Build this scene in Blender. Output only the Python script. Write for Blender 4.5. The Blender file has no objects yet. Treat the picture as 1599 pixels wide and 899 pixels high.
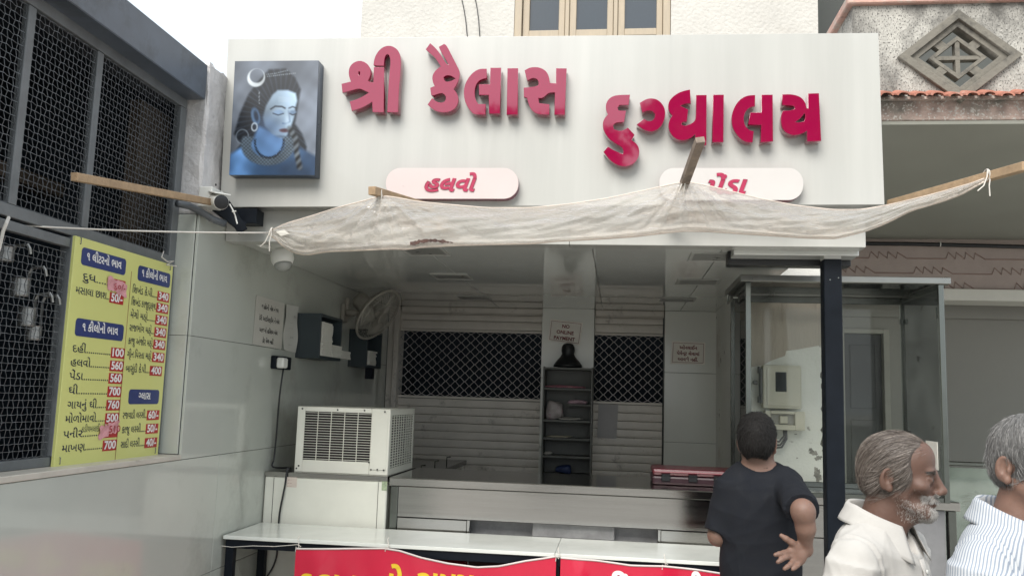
import bpy, bmesh, math, random
import numpy as np
from mathutils import Vector, Matrix
PI = math.pi
R = math.radians
scene = bpy.context.scene
COL = scene.collection

# ------------------------------------------------------------------ camera
EYE = Vector((0.0, 0.0, 1.70))
FPX = 1347.28            # focal length in pixels of a 1599 px wide picture
CAMROT = ((0.9921573, 0.12093036, 0.03161851),      # right
          (0.01596655, 0.12827148, -0.99161056),    # down
          (-0.12397158, 0.9843385, 0.12533465))     # forward
rt, dn, fw = [Vector(v) for v in CAMROT]
cam_data = bpy.data.cameras.new("camera")
cam = bpy.data.objects.new("camera", cam_data)
COL.objects.link(cam)
cam_data.sensor_width = 36.0
cam_data.lens = FPX / 1599.0 * 36.0
cam_data.clip_start = 0.05
cam_data.clip_end = 800.0
m3 = Matrix((rt, -dn, -fw)).transposed()
cam.matrix_world = Matrix.Translation(EYE) @ m3.to_4x4()
scene.camera = cam

# ------------------------------------------------------------------ world, sun, exposure
SUN_EL, SUN_AZ = R(46), R(196)       # high, from behind the camera, slightly left
world = bpy.data.worlds.new("World")
scene.world = world
world.use_nodes = True
wn = world.node_tree
bg = wn.nodes["Background"]
sky = wn.nodes.new("ShaderNodeTexSky")
sky.sky_type = 'NISHITA'
sky.sun_disc = False
sky.sun_elevation = SUN_EL
sky.sun_rotation = SUN_AZ
sky.air_density = 1.0
sky.dust_density = 4.0
tcw = wn.nodes.new("ShaderNodeTexCoord")
nzw = wn.nodes.new("ShaderNodeTexNoise")
nzw.inputs["Scale"].default_value = 2.2
nzw.inputs["Detail"].default_value = 5
rmpw = wn.nodes.new("ShaderNodeMapRange")
rmpw.inputs["From Min"].default_value = 0.3
rmpw.inputs["From Max"].default_value = 0.7
rmpw.inputs["To Min"].default_value = 0.72
rmpw.inputs["To Max"].default_value = 0.96
mixw = wn.nodes.new("ShaderNodeMix")
mixw.data_type = 'RGBA'
mixw.inputs[7].default_value = (6.0, 6.55, 7.0, 1)     # the cloud deck, in the sky texture's own units
wn.links.new(tcw.outputs["Generated"], nzw.inputs["Vector"])
wn.links.new(nzw.outputs["Fac"], rmpw.inputs["Value"])
wn.links.new(rmpw.outputs["Result"], mixw.inputs[0])
wn.links.new(sky.outputs["Color"], mixw.inputs[6])
wn.links.new(mixw.outputs[2], bg.inputs["Color"])
bg.inputs["Strength"].default_value = 0.11

sun_data = bpy.data.lights.new("sun", 'SUN')
sun_data.energy = 2.5
sun_data.angle = R(40)
sun_data.color = (1.0, 0.96, 0.90)
sun = bpy.data.objects.new("sun", sun_data)
COL.objects.link(sun)
sd = Vector((math.sin(SUN_AZ) * math.cos(SUN_EL), math.cos(SUN_AZ) * math.cos(SUN_EL), math.sin(SUN_EL)))
sun.rotation_euler = (-sd).to_track_quat('-Z', 'Y').to_euler()

scene.view_settings.view_transform = 'Standard'
scene.view_settings.look = 'None'
scene.view_settings.gamma = 1.0
scene.view_settings.exposure = 0.90
scene.view_settings.use_curve_mapping = False
scene.cycles.max_bounces = 14
scene.cycles.diffuse_bounces = 10
scene.cycles.glossy_bounces = 6
scene.cycles.transparent_max_bounces = 16
scene.cycles.use_denoising = True

# ------------------------------------------------------------------ geometry helpers
def ray(x, y):
    return rt * ((x - 800) / FPX) + dn * ((y - 450) / FPX) + fw

def at(x, y, Y):            # the point at depth Y seen at photo position x, y
    d = ray(x, y)
    return EYE + d * (Y / d.y)

def on_x(x, y, X):
    d = ray(x, y)
    return EYE + d * (X / d.x)

def on_z(x, y, Z):
    d = ray(x, y)
    return EYE + d * ((Z - EYE.z) / d.z)

def origin_of(o):
    v = Vector((0, 0, 0))
    while o is not None:
        v = v + o.location
        o = o.parent
    return v

def link_mesh(name, me, mat=None, parent=None, smooth=False):
    o = bpy.data.objects.new(name, me)
    COL.objects.link(o)
    if mat is not None:
        me.materials.append(mat)
    if parent is not None:
        off = origin_of(parent)
        me.transform(Matrix.Translation(-off))
        o.parent = parent
    if smooth:
        me.polygons.foreach_set("use_smooth", [True] * len(me.polygons))
    return o

def obj(name, bm, mat=None, parent=None, smooth=False):
    me = bpy.data.meshes.new(name)
    bmesh.ops.recalc_face_normals(bm, faces=bm.faces)
    bm.to_mesh(me)
    bm.free()
    return link_mesh(name, me, mat, parent, smooth)

def tag(o, label=None, cat=None, group=None, kind=None):
    if label: o["label"] = label
    if cat: o["category"] = cat
    if group: o["group"] = group
    if kind: o["kind"] = kind
    return o

def thing(name, label, cat, loc=(0, 0, 0), group=None):
    o = bpy.data.objects.new(name, None)
    o.empty_display_size = 0.1
    o.location = loc
    COL.objects.link(o)
    return tag(o, label, cat, group)

def copy_tree(o, parent=None):
    c = o.copy()
    COL.objects.link(c)
    if parent is not None:
        c.parent = parent
    for ch in list(o.children):
        copy_tree(ch, c)
    return c

def BM():
    return bmesh.new()

def box(bm, lo, hi, bev=0.0, M=None, seg=1):
    lo = Vector(lo); hi = Vector(hi)
    r = bmesh.ops.create_cube(bm, size=1.0)
    vs = r["verts"]
    S = hi - lo
    c = (hi + lo) / 2
    for v in vs:
        v.co = Vector((v.co.x * S.x, v.co.y * S.y, v.co.z * S.z)) + c
    if bev > 0:
        es = list({e for v in vs for e in v.link_edges})
        g = bmesh.ops.bevel(bm, geom=es, offset=bev, segments=seg, affect='EDGES', profile=0.5)
        vs = list({v for f in g["faces"] for v in f.verts} | {v for v in vs if v.is_valid})
    if M is not None:
        vv = set()
        st = [v for v in vs if v.is_valid]
        while st:
            v = st.pop()
            if v in vv: continue
            vv.add(v)
            st.extend(e.other_vert(v) for e in v.link_edges)
        for v in vv: v.co = M @ v.co
    return bm

def frame_of(a, b, up=Vector((0, 0, 1))):
    a = Vector(a); b = Vector(b)
    z = (b - a).normalized()
    if abs(z.dot(up)) > 0.98: up = Vector((0, 1, 0))
    x = up.cross(z).normalized()
    y = z.cross(x)
    return x, y, z

def beam(bm, a, b, w, h, up=Vector((0, 0, 1)), bev=0.0):     # a rectangular bar from a to b
    a = Vector(a); b = Vector(b)
    x, y, z = frame_of(a, b, up)
    L = (b - a).length
    M = Matrix((x, y, z)).transposed().to_4x4()
    M.translation = a
    box(bm, (-w / 2, -h / 2, 0), (w / 2, h / 2, L), bev, M)

def tube(bm, pts, r, n=6, cap=True):
    pts = [Vector(p) for p in pts]
    rs = r if isinstance(r, (list, tuple)) else [r] * len(pts)
    rings = []
    x0 = None
    for i, p in enumerate(pts):
        t = (pts[min(i + 1, len(pts) - 1)] - pts[max(i - 1, 0)])
        if t.length < 1e-9: t = Vector((0, 0, 1))
        t.normalize()
        if x0 is None:
            x0 = t.orthogonal().normalized()
        x0 = (x0 - t * x0.dot(t))
        if x0.length < 1e-6: x0 = t.orthogonal()
        x0.normalize()
        y0 = t.cross(x0)
        rings.append([bm.verts.new(p + (x0 * math.cos(2 * PI * k / n) + y0 * math.sin(2 * PI * k / n)) * rs[i]) for k in range(n)])
    for a, b in zip(rings, rings[1:]):
        for k in range(n):
            bm.faces.new((a[k], a[(k + 1) % n], b[(k + 1) % n], b[k]))
    if cap:
        bm.faces.new(rings[0][::-1]); bm.faces.new(rings[-1])

def lathe(bm, prof, c, n=24, axis=Vector((0, 0, 1))):
    c = Vector(c)
    z = Vector(axis).normalized()
    x = z.orthogonal().normalized()
    y = z.cross(x)
    rings = []
    for (r, h) in prof:
        rings.append([bm.verts.new(c + z * h + (x * math.cos(2 * PI * k / n) + y * math.sin(2 * PI * k / n)) * max(r, 1e-4)) for k in range(n)])
    for a, b in zip(rings, rings[1:]):
        for k in range(n):
            bm.faces.new((a[k], a[(k + 1) % n], b[(k + 1) % n], b[k]))
    bm.faces.new(rings[0][::-1]); bm.faces.new(rings[-1])

def torus(bm, c, axis, Rr, r, n=40, m=6):
    c = Vector(c); z = Vector(axis).normalized(); x = z.orthogonal().normalized(); y = z.cross(x)
    rings = []
    for i in range(n):
        a = 2 * PI * i / n
        d = x * math.cos(a) + y * math.sin(a)
        rings.append([bm.verts.new(c + d * (Rr + r * math.cos(2 * PI * k / m)) + z * (r * math.sin(2 * PI * k / m))) for k in range(m)])
    for i in range(n):
        a, b = rings[i], rings[(i + 1) % n]
        for k in range(m):
            bm.faces.new((a[k], a[(k + 1) % m], b[(k + 1) % m], b[k]))

def poly_prism(polys, fn, depth, bev=0.0, name="t"):
    """polys: closed 2D outlines (holes allowed) -> mesh with a front face at 0 and thickness depth;
    fn maps (u, v, w) to a point, w running from the front (0) to the back (depth)."""
    cu = bpy.data.curves.new(name, 'CURVE')
    cu.dimensions = '2D'
    cu.fill_mode = 'BOTH'
    cu.extrude = max(depth / 2 - bev, 1e-4)
    cu.bevel_depth = bev
    cu.bevel_resolution = 1
    cu.offset = -bev
    for p in polys:
        sp = cu.splines.new('POLY')
        sp.points.add(len(p) - 1)
        for q, uv in zip(sp.points, p):
            q.co = (uv[0], uv[1], 0, 1)
        sp.use_cyclic_u = True
    o = bpy.data.objects.new(name, cu)
    me = bpy.data.meshes.new_from_object(o)
    for v in me.vertices:
        v.co = fn(v.co.x, v.co.y, depth / 2 - v.co.z)
    bpy.data.objects.remove(o)
    bpy.data.curves.remove(cu)
    return me

def grid_mesh(name, P, closed_u=False):
    """P: array (n, m, 3)"""
    n, m = P.shape[:2]
    me = bpy.data.meshes.new(name)
    idx = np.arange(n * m).reshape(n, m)
    if closed_u:
        a = idx; b = np.roll(idx, -1, axis=0)
        q = np.stack([a[:, :-1], b[:, :-1], b[:, 1:], a[:, 1:]], -1).reshape(-1, 4)
    else:
        q = np.stack([idx[:-1, :-1], idx[1:, :-1], idx[1:, 1:], idx[:-1, 1:]], -1).reshape(-1, 4)
    me.from_pydata([tuple(map(float, p)) for p in P.reshape(-1, 3)], [], q.tolist())
    return me

# ------------------------------------------------------------------ writing
def _font_mesh(s, bold=0.0, shear=0.0, ext=0.0):
    cu = bpy.data.curves.new("writing", 'FONT')
    cu.body = s
    cu.size = 1.0
    cu.offset = bold
    cu.shear = shear
    cu.extrude = ext
    cu.resolution_u = 3
    o = bpy.data.objects.new("writing", cu)
    me = bpy.data.meshes.new_from_object(o)
    bpy.data.objects.remove(o)
    bpy.data.curves.remove(cu)
    return me

def text_bm(s, bold=0.0, shear=0.0, ext=0.0, gap=0.06, space=0.25):
    """one line of text at size 1 in the xy plane; '~' before a letter asks for its half form"""
    bm = BM()
    x = 0.0
    segs = []
    cur = ""
    i = 0
    while i < len(s):
        if s[i] == "~":
            if cur: segs.append((cur, 0)); cur = ""
            segs.append((s[i + 1], 1)); i += 2
        elif s[i] == " ":
            if cur: segs.append((cur, 0)); cur = ""
            segs.append((" ", 2)); i += 1
        else:
            cur += s[i]; i += 1
    if cur: segs.append((cur, 0))
    for t, k in segs:
        if k == 2:
            x += space; continue
        me = _font_mesh(t, bold, shear, ext)
        b2 = BM(); b2.from_mesh(me); bpy.data.meshes.remove(me)
        if not b2.verts: b2.free(); continue
        lo = min(v.co.x for v in b2.verts); hi = max(v.co.x for v in b2.verts)
        if k == 1:
            cut = lo + (hi - lo) * 0.70
            bmesh.ops.bisect_plane(b2, geom=b2.verts[:] + b2.edges[:] + b2.faces[:], plane_co=(cut, 0, 0), plane_no=(1, 0, 0), clear_outer=True)
            hi = cut - 0.05
        for v in b2.verts: v.co.x += x - lo
        x += hi - lo + gap
        me2 = bpy.data.meshes.new("t"); b2.to_mesh(me2); b2.free()
        bm.from_mesh(me2); bpy.data.meshes.remove(me2)
    # every separate stroke a hair proud of the next, so that overlapping marks never lie in one plane
    bm.verts.ensure_lookup_table()
    seen = set(); kk = 0
    for v0 in bm.verts:
        if v0 in seen: continue
        st = [v0]; dz = 0.006 * (kk % 4); kk += 1
        while st:
            v = st.pop()
            if v in seen: continue
            seen.add(v); v.co.z += dz
            st.extend(e.other_vert(v) for e in v.link_edges)
    return bm

def put_text(bm_out, s, o, u, v, h, width=None, align='L', bold=0.0, shear=0.0, ext=0.0, maxw=None, lift=None):
    """write s with its baseline at o, running along u, up along v, size h metres"""
    o = Vector(o); u = Vector(u).normalized(); v = Vector(v).normalized()
    n = u.cross(v)
    b = text_bm(s, bold, shear, ext)
    if not b.verts: b.free(); return 0
    lo = min(q.co.x for q in b.verts); hi = max(q.co.x for q in b.verts)
    w = (hi - lo) * h
    sx = h
    if width: sx = width / (hi - lo)
    elif maxw and w > maxw: sx = maxw / (hi - lo)
    w = (hi - lo) * sx
    ox = {'L': 0, 'C': -w / 2, 'R': -w}[align]
    for q in b.verts:
        q.co = o + u * (ox + (q.co.x - lo) * sx) + v * (q.co.y * h) + n * (q.co.z * h)
    me = bpy.data.meshes.new("t"); b.to_mesh(me); b.free()
    bm_out.from_mesh(me); bpy.data.meshes.remove(me)
    return w

# ------------------------------------------------------------------ materials
def nd(nt, t, **kw):
    n = nt.nodes.new(t)
    for k, v in kw.items():
        setattr(n, k, v)
    return n

def mat(name, c, rough=0.5, metal=0.0, var=0.12, vscale=6.0, bump=0.0, bscale=60.0, spec=0.5, stain=None, sscale=3.0, sth=0.55, coat=0.0, ior=None,
        stretch=None, sss=0.0, speck=None):
    m = bpy.data.materials.new(name)
    m.use_nodes = True
    nt = m.node_tree
    p = nt.nodes["Principled BSDF"]
    p.inputs["Roughness"].default_value = rough
    p.inputs["Metallic"].default_value = metal
    p.inputs["Specular IOR Level"].default_value = spec
    if ior: p.inputs["IOR"].default_value = ior
    if coat:
        p.inputs["Coat Weight"].default_value = coat
        p.inputs["Coat Roughness"].default_value = 0.03
    if sss:
        p.inputs["Subsurface Weight"].default_value = sss
        p.inputs["Subsurface Radius"].default_value = (0.012, 0.004, 0.002)
        p.inputs["Subsurface Scale"].default_value = 0.6
    tc = nd(nt, "ShaderNodeTexCoord")
    vec = tc.outputs["Object"]
    if stretch:
        mp = nd(nt, "ShaderNodeMapping")
        mp.inputs["Scale"].default_value = stretch
        nt.links.new(vec, mp.inputs["Vector"])
        vec = mp.outputs["Vector"]
    n1 = nd(nt, "ShaderNodeTexNoise")
    n1.inputs["Scale"].default_value = vscale
    n1.inputs["Detail"].default_value = 8
    n1.inputs["Roughness"].default_value = 0.65
    nt.links.new(vec, n1.inputs["Vector"])
    r1 = nd(nt, "ShaderNodeMapRange")
    r1.inputs["From Min"].default_value = 0.28
    r1.inputs["From Max"].default_value = 0.72
    r1.inputs["To Min"].default_value = 1 - var
    r1.inputs["To Max"].default_value = 1 + var
    nt.links.new(n1.outputs["Fac"], r1.inputs["Value"])
    mul = nd(nt, "ShaderNodeVectorMath", operation='SCALE')
    mul.inputs[0].default_value = c[:3]
    nt.links.new(r1.outputs["Result"], mul.inputs["Scale"])
    out = mul.outputs["Vector"]
    def over(out, col, fac_socket):
        mx = nd(nt, "ShaderNodeMix", data_type='RGBA')
        nt.links.new(fac_socket, mx.inputs[0])
        nt.links.new(out, mx.inputs[6])
        mx.inputs[7].default_value = (*col, 1)
        return mx.outputs[2]
    if stain:
        n2 = nd(nt, "ShaderNodeTexNoise")
        n2.inputs["Scale"].default_value = sscale
        n2.inputs["Detail"].default_value = 10
        n2.inputs["Roughness"].default_value = 0.7
        nt.links.new(vec, n2.inputs["Vector"])
        r2 = nd(nt, "ShaderNodeMapRange")
        r2.inputs["From Min"].default_value = sth
        r2.inputs["From Max"].default_value = sth + 0.16
        nt.links.new(n2.outputs["Fac"], r2.inputs["Value"])
        out = over(out, stain, r2.outputs["Result"])
    if speck:
        n3 = nd(nt, "ShaderNodeTexNoise")
        n3.inputs["Scale"].default_value = speck[1]
        n3.inputs["Detail"].default_value = 3
        nt.links.new(vec, n3.inputs["Vector"])
        r3 = nd(nt, "ShaderNodeMapRange")
        r3.inputs["From Min"].default_value = speck[2]
        r3.inputs["From Max"].default_value = speck[2] + 0.06
        nt.links.new(n3.outputs["Fac"], r3.inputs["Value"])
        out = over(out, speck[0], r3.outputs["Result"])
    nt.links.new(out, p.inputs["Base Color"])
    # a little unevenness in the gloss
    r4 = nd(nt, "ShaderNodeMapRange")
    r4.inputs["From Min"].default_value = 0.3
    r4.inputs["From Max"].default_value = 0.7
    r4.inputs["To Min"].default_value = max(0.02, rough * 0.85)
    r4.inputs["To Max"].default_value = min(1.0, rough * 1.2)
    nt.links.new(n1.outputs["Fac"], r4.inputs["Value"])
    nt.links.new(r4.outputs["Result"], p.inputs["Roughness"])
    if bump:
        nb = nd(nt, "ShaderNodeTexNoise")
        nb.inputs["Scale"].default_value = bscale
        nb.inputs["Detail"].default_value = 6
        nt.links.new(vec, nb.inputs["Vector"])
        b = nd(nt, "ShaderNodeBump")
        b.inputs["Strength"].default_value = bump
        b.inputs["Distance"].default_value = 0.01
        nt.links.new(nb.outputs["Fac"], b.inputs["Height"])
        nt.links.new(b.outputs["Normal"], p.inputs["Normal"])
    return m

def glass_mat(name, tint=(0.85, 0.95, 0.9), refl=0.08, haze=0.06):
    m = bpy.data.materials.new(name)
    m.use_nodes = True
    nt = m.node_tree
    nt.nodes.clear()
    o = nd(nt, "ShaderNodeOutputMaterial")
    tr = nd(nt, "ShaderNodeBsdfTransparent"); tr.inputs[0].default_value = (*tint, 1)
    gl = nd(nt, "ShaderNodeBsdfGlossy"); gl.inputs["Roughness"].default_value = 0.02
    df = nd(nt, "ShaderNodeBsdfDiffuse"); df.inputs[0].default_value = (0.6, 0.65, 0.6, 1)
    fr = nd(nt, "ShaderNodeFresnel"); fr.inputs["IOR"].default_value = 1.3
    ad = nd(nt, "ShaderNodeMath", operation='ADD'); ad.inputs[1].default_value = refl
    m1 = nd(nt, "ShaderNodeMixShader"); m2 = nd(nt, "ShaderNodeMixShader")
    tc = nd(nt, "ShaderNodeTexCoord"); nz = nd(nt, "ShaderNodeTexNoise")
    nz.inputs["Scale"].default_value = 4; nz.inputs["Detail"].default_value = 8
    mr = nd(nt, "ShaderNodeMapRange")
    mr.inputs["From Min"].default_value = 0.35; mr.inputs["From Max"].default_value = 0.75
    mr.inputs["To Min"].default_value = haze * 0.5; mr.inputs["To Max"].default_value = haze * 2
    nt.links.new(tc.outputs["Object"], nz.inputs["Vector"])
    nt.links.new(nz.outputs["Fac"], mr.inputs["Value"])
    nt.links.new(fr.outputs[0], ad.inputs[0])
    nt.links.new(mr.outputs[0], m1.inputs[0])
    nt.links.new(tr.outputs[0], m1.inputs[1]); nt.links.new(df.outputs[0], m1.inputs[2])
    nt.links.new(ad.outputs[0], m2.inputs[0])
    nt.links.new(m1.outputs[0], m2.inputs[1]); nt.links.new(gl.outputs[0], m2.inputs[2])
    nt.links.new(m2.outputs[0], o.inputs[0])
    return m
# ------------------------------------------------------------------ shared materials
XW = -1.993          # the tiled side wall
YB = 7.30            # back of the shop
ZC = 2.455           # shop ceiling
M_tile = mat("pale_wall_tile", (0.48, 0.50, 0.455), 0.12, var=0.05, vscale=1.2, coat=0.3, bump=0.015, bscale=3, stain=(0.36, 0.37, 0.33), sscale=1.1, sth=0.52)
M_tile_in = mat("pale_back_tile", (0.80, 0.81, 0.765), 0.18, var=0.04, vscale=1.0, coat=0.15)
M_grout = mat("grout", (0.06, 0.06, 0.055), 0.9)
M_plaster = mat("rough_plaster", (0.60, 0.58, 0.57), 0.9, var=0.15, vscale=4, bump=0.55, bscale=45, stain=(0.30, 0.29, 0.30), sscale=2.2, sth=0.56)
M_white_rough = mat("rough_white_render", (0.49, 0.475, 0.44), 0.92, var=0.10, vscale=3, bump=0.9, bscale=38, stain=(0.42, 0.40, 0.36), sscale=1.4, sth=0.60)
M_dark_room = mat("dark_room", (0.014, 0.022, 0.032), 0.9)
M_steel_frame = mat("painted_grey_steel", (0.135, 0.145, 0.15), 0.45, var=0.2, vscale=9, bump=0.05)
M_wire = mat("galvanised_wire", (0.17, 0.18, 0.19), 0.5, metal=0.6, var=0.3, vscale=30)
M_stainless = mat("brushed_steel", (0.40, 0.392, 0.375), 0.12, metal=1.0, var=0.10, vscale=3, stretch=(0.4, 1, 12), bump=0.02, bscale=40)
M_stainless_tube = mat("steel_tube", (0.17, 0.18, 0.165), 0.22, metal=1.0, var=0.1)
M_black_steel = mat("black_painted_steel", (0.004, 0.0065, 0.011), 0.45, spec=0.2, var=0.25, vscale=12, bump=0.03)
M_white_metal = mat("cream_painted_sheet", (0.67, 0.67, 0.60), 0.38, var=0.05, vscale=5, stain=(0.42, 0.38, 0.28), sscale=9, sth=0.66)
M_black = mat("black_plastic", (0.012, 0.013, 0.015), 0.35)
M_paper = mat("paper", (0.62, 0.60, 0.55), 0.8, var=0.06, vscale=8)
M_white_plastic = mat("white_plastic", (0.70, 0.70, 0.66), 0.35, var=0.05)

# ------------------------------------------------------------------ ground
bm = BM()
N = 60
for i in range(1):
    vs = [bm.verts.new(p) for p in ((-250, -250, -0.004), (250, -250, -0.004), (250, 250, -0.004), (-250, 250, -0.004))]
    bm.faces.new(vs)
M_asphalt = mat("dusty_concrete_paving", (0.42, 0.40, 0.365), 0.85, var=0.25, vscale=3, bump=0.4, bscale=120, stain=(0.2, 0.19, 0.17), sscale=0.7, sth=0.5)
tag(obj("ground", bm, M_asphalt), kind="structure")
bm = BM()
box(bm, (-1.99, 4.12, 0.0), (1.9, 7.28, 0.16), 0.006)
M_floor = mat("shop_floor_tile", (0.55, 0.54, 0.5), 0.3, var=0.12)
tag(obj("shop_floor", bm, M_floor), kind="structure")

# ------------------------------------------------------------------ side wall with the barred window
side = thing("side_wall", "pale tiled side wall at the left with a big dark barred window", "wall", (XW, 3.0, 0))
bm = BM()
T = 0.012
def slab(y0, y1, z0, z1):
    box(bm, (XW - T, y0 + 0.0011, z0 + 0.0011), (XW, y1 - 0.0011, z1 - 0.0011), 0.0012)
yj = [0.2, 1.8, 4.22, 6.6, 7.295]
for (y0, y1) in zip(yj, yj[1:]):
    for (z0, z1) in ((0.0, 0.22), (0.22, 0.795), (0.795, 1.366)):
        slab(y0, y1, z0, z1)
for (y0, y1) in ((3.824, 6.6), (6.6, 7.295)):
    for (z0, z1) in ((1.366, 1.938), (1.938, ZC - 0.003 if y0 > 5 else 2.515)):
        slab(y0, y1, z0, z1)
# the window reveal at the far end
for (z0, z1) in ((1.392, 1.938), (1.938, 2.515)):
    box(bm, (XW - 0.115, 3.812, z0 + 0.001), (XW - T - 0.001, 3.822, z1 - 0.001), 0.001)
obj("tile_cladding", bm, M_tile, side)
bm = BM()
box(bm, (XW - 0.25, 0.2, 0), (XW - T - 0.002, 3.83, 1.355))
box(bm, (XW - 0.25, 3.826, 0), (XW - T - 0.002, 7.4, 2.512))
obj("backing", bm, M_grout, side)
bm = BM()                                # plaster pillar above the tiles
P = [(-0.060, 3.71, 3.285), (0.0, 3.72, 3.245), (0.0, 4.2, 3.36), (-0.060, 4.2, 3.36)]
rnd = random.Random(4)
box(bm, (XW - 0.12, 3.818, 2.517), (XW - 0.003, 4.25, 3.27), 0.012, seg=2)
bmesh.ops.subdivide_edges(bm, edges=[e for e in bm.edges if e.calc_length() > 0.1], cuts=9, use_grid_fill=True)
for v in bm.verts:
    if v.co.z > 2.53:
        v.co.x += rnd.uniform(-0.004, 0.004); v.co.y += rnd.uniform(-0.006, 0.006)
    if v.co.z > 3.26: v.co.z += rnd.uniform(-0.025, 0.012)
obj("plaster_pillar", bm, M_plaster, side)
bm = BM()                                # eave / lintel over the window
M_eave = mat("blue_grey_eave_sheet", (0.10, 0.12, 0.15), 0.38, var=0.25, vscale=2, stain=(0.04, 0.045, 0.05), sscale=1.5, sth=0.5, spec=0.6)
p0 = on_x(150, 0, XW + 0.05); p1 = on_x(313, 92, XW + 0.05)
box(bm, (XW - 0.14, 0.4, 3.072), (XW - 0.004, 3.80, 3.246), 0.004)
obj("eave", bm, M_eave, side)
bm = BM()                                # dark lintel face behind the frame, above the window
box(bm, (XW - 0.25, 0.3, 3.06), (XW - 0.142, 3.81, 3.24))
obj("lintel", bm, mat("dark_plaster", (0.03, 0.035, 0.042), 0.8, var=0.3), side)
bm = BM()                                # sill
box(bm, (XW - 0.20, 0.3, 1.367), (XW + 0.004, 3.823, 1.390), 0.003)
obj("sill", bm, mat("cream_sill", (0.52, 0.49, 0.43), 0.4, var=0.12, stain=(0.3, 0.25, 0.2), sscale=8, sth=0.6), side)
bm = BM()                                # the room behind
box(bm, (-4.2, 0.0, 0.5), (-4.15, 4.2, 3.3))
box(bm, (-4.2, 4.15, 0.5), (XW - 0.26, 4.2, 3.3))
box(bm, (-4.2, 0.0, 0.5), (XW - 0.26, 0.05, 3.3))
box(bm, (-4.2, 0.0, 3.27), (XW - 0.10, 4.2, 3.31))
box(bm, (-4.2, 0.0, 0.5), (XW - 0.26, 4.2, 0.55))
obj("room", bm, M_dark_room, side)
bm = BM()
box(bm, (-3.0, 0.3, 2.66), (-2.9, 4.1, 2.73)); box(bm, (-2.42, 3.86, 1.3), (-2.36, 4.14, 3.1))
obj("inner_board", bm, mat("brown_board", (0.10, 0.075, 0.055), 0.7, var=0.3), side)
XF = XW - 0.111
win = None
bm = BM()
fr = lambda y0, y1, z0, z1, t=0.02: box(bm, (XF - t, y0, z0), (XF + t * 0.6, y1, z1), 0.002)
fr(0.5, 3.811, 3.03, 3.075); fr(0.5, 3.811, 2.262, 2.305); fr(0.5, 3.811, 1.391, 1.425)
fr(3.755, 3.811, 1.43, 3.028, 0.022)
for y in (2.70, 3.112, 2.0, 1.3): fr(y - 0.02, y + 0.02, 2.307, 3.028, 0.016)
fr(0.5, 3.03, 2.215, 2.25, 0.018)
fr(3.030, 3.068, 1.427, 2.260, 0.03)
win = obj("window_frame", bm, M_steel_frame, side)
# crimped wire mesh
bm = BM()
def wires(y0, y1, z0, z1, pitch=0.0255):
    ny = int((y1 - y0) / pitch); nz = int((z1 - z0) / pitch)
    r = 0.00130
    def ribbon(pts):
        # four-sided wire
        tube(bm, pts, r, 4, cap=False)
    for i in range(ny + 1):
        y = y0 + i * pitch
        pts = [(XF + 0.0032 * (1 if (i + j) % 2 else -1), y + (0.0009 if j % 2 else -0.0009), z0 + j * pitch) for j in range(nz + 1)]
        ribbon(pts)
    for j in range(nz + 1):
        z = z0 + j * pitch
        pts = [(XF + 0.0032 * (-1 if (i + j) % 2 else 1), y0 + i * pitch, z + (0.0007 if i % 2 else -0.0007)) for i in range(ny + 1)]
        ribbon(pts)
wires(1.35, 3.755, 2.31, 3.03)
wires(1.9, 3.03, 1.43, 2.215)
obj("wire_mesh", bm, M_wire, win)

# ------------------------------------------------------------------ the shop
shop = thing("shop", "small dairy shop front with white ceiling, closed rolling shutters and pale tiled walls", "shop", (-0.4, 5.6, 0))
bm = BM()      # back wall pieces
box(bm, (-2.1, YB + 0.02, ZC), (1.3, YB + 0.2, 3.2))
pil = (-0.645, -0.207)
PZ_ = [0.16, 0.70, 1.30, 1.87, ZC]
for z0, z1 in zip(PZ_, PZ_[1:]):
    box(bm, (pil[0], YB - 0.06, z0 + 0.0011), (pil[1], YB + 0.19, z1 - 0.0011), 0.0015)
xr0, xr1 = 0.377, 1.30
jz = [0.16, at(1100, 796, YB).z, at(1100, 692, YB).z, at(1100, 583.5, YB).z, ZC]
for z0, z1 in zip(jz, jz[1:]):
    box(bm, (xr0, YB - 0.03, z0 + 0.0013), (xr1, YB + 0.19, z1 - 0.0013), 0.0015)
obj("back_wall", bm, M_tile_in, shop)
bm = BM()
box(bm, (pil[0] + 0.01, YB - 0.05, 0.16), (pil[1] - 0.01, YB + 0.18, ZC - 0.01))
box(bm, (xr0 + 0.01, YB - 0.02, 0.16), (xr1 - 0.01, YB + 0.18, ZC - 0.01))
obj("grout", bm, M_grout, shop)
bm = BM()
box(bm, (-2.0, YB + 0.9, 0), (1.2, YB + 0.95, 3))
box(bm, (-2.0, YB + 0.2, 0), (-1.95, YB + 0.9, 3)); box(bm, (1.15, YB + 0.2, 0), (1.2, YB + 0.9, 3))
obj("room_behind_shutter", bm, M_dark_room, shop)

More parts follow.
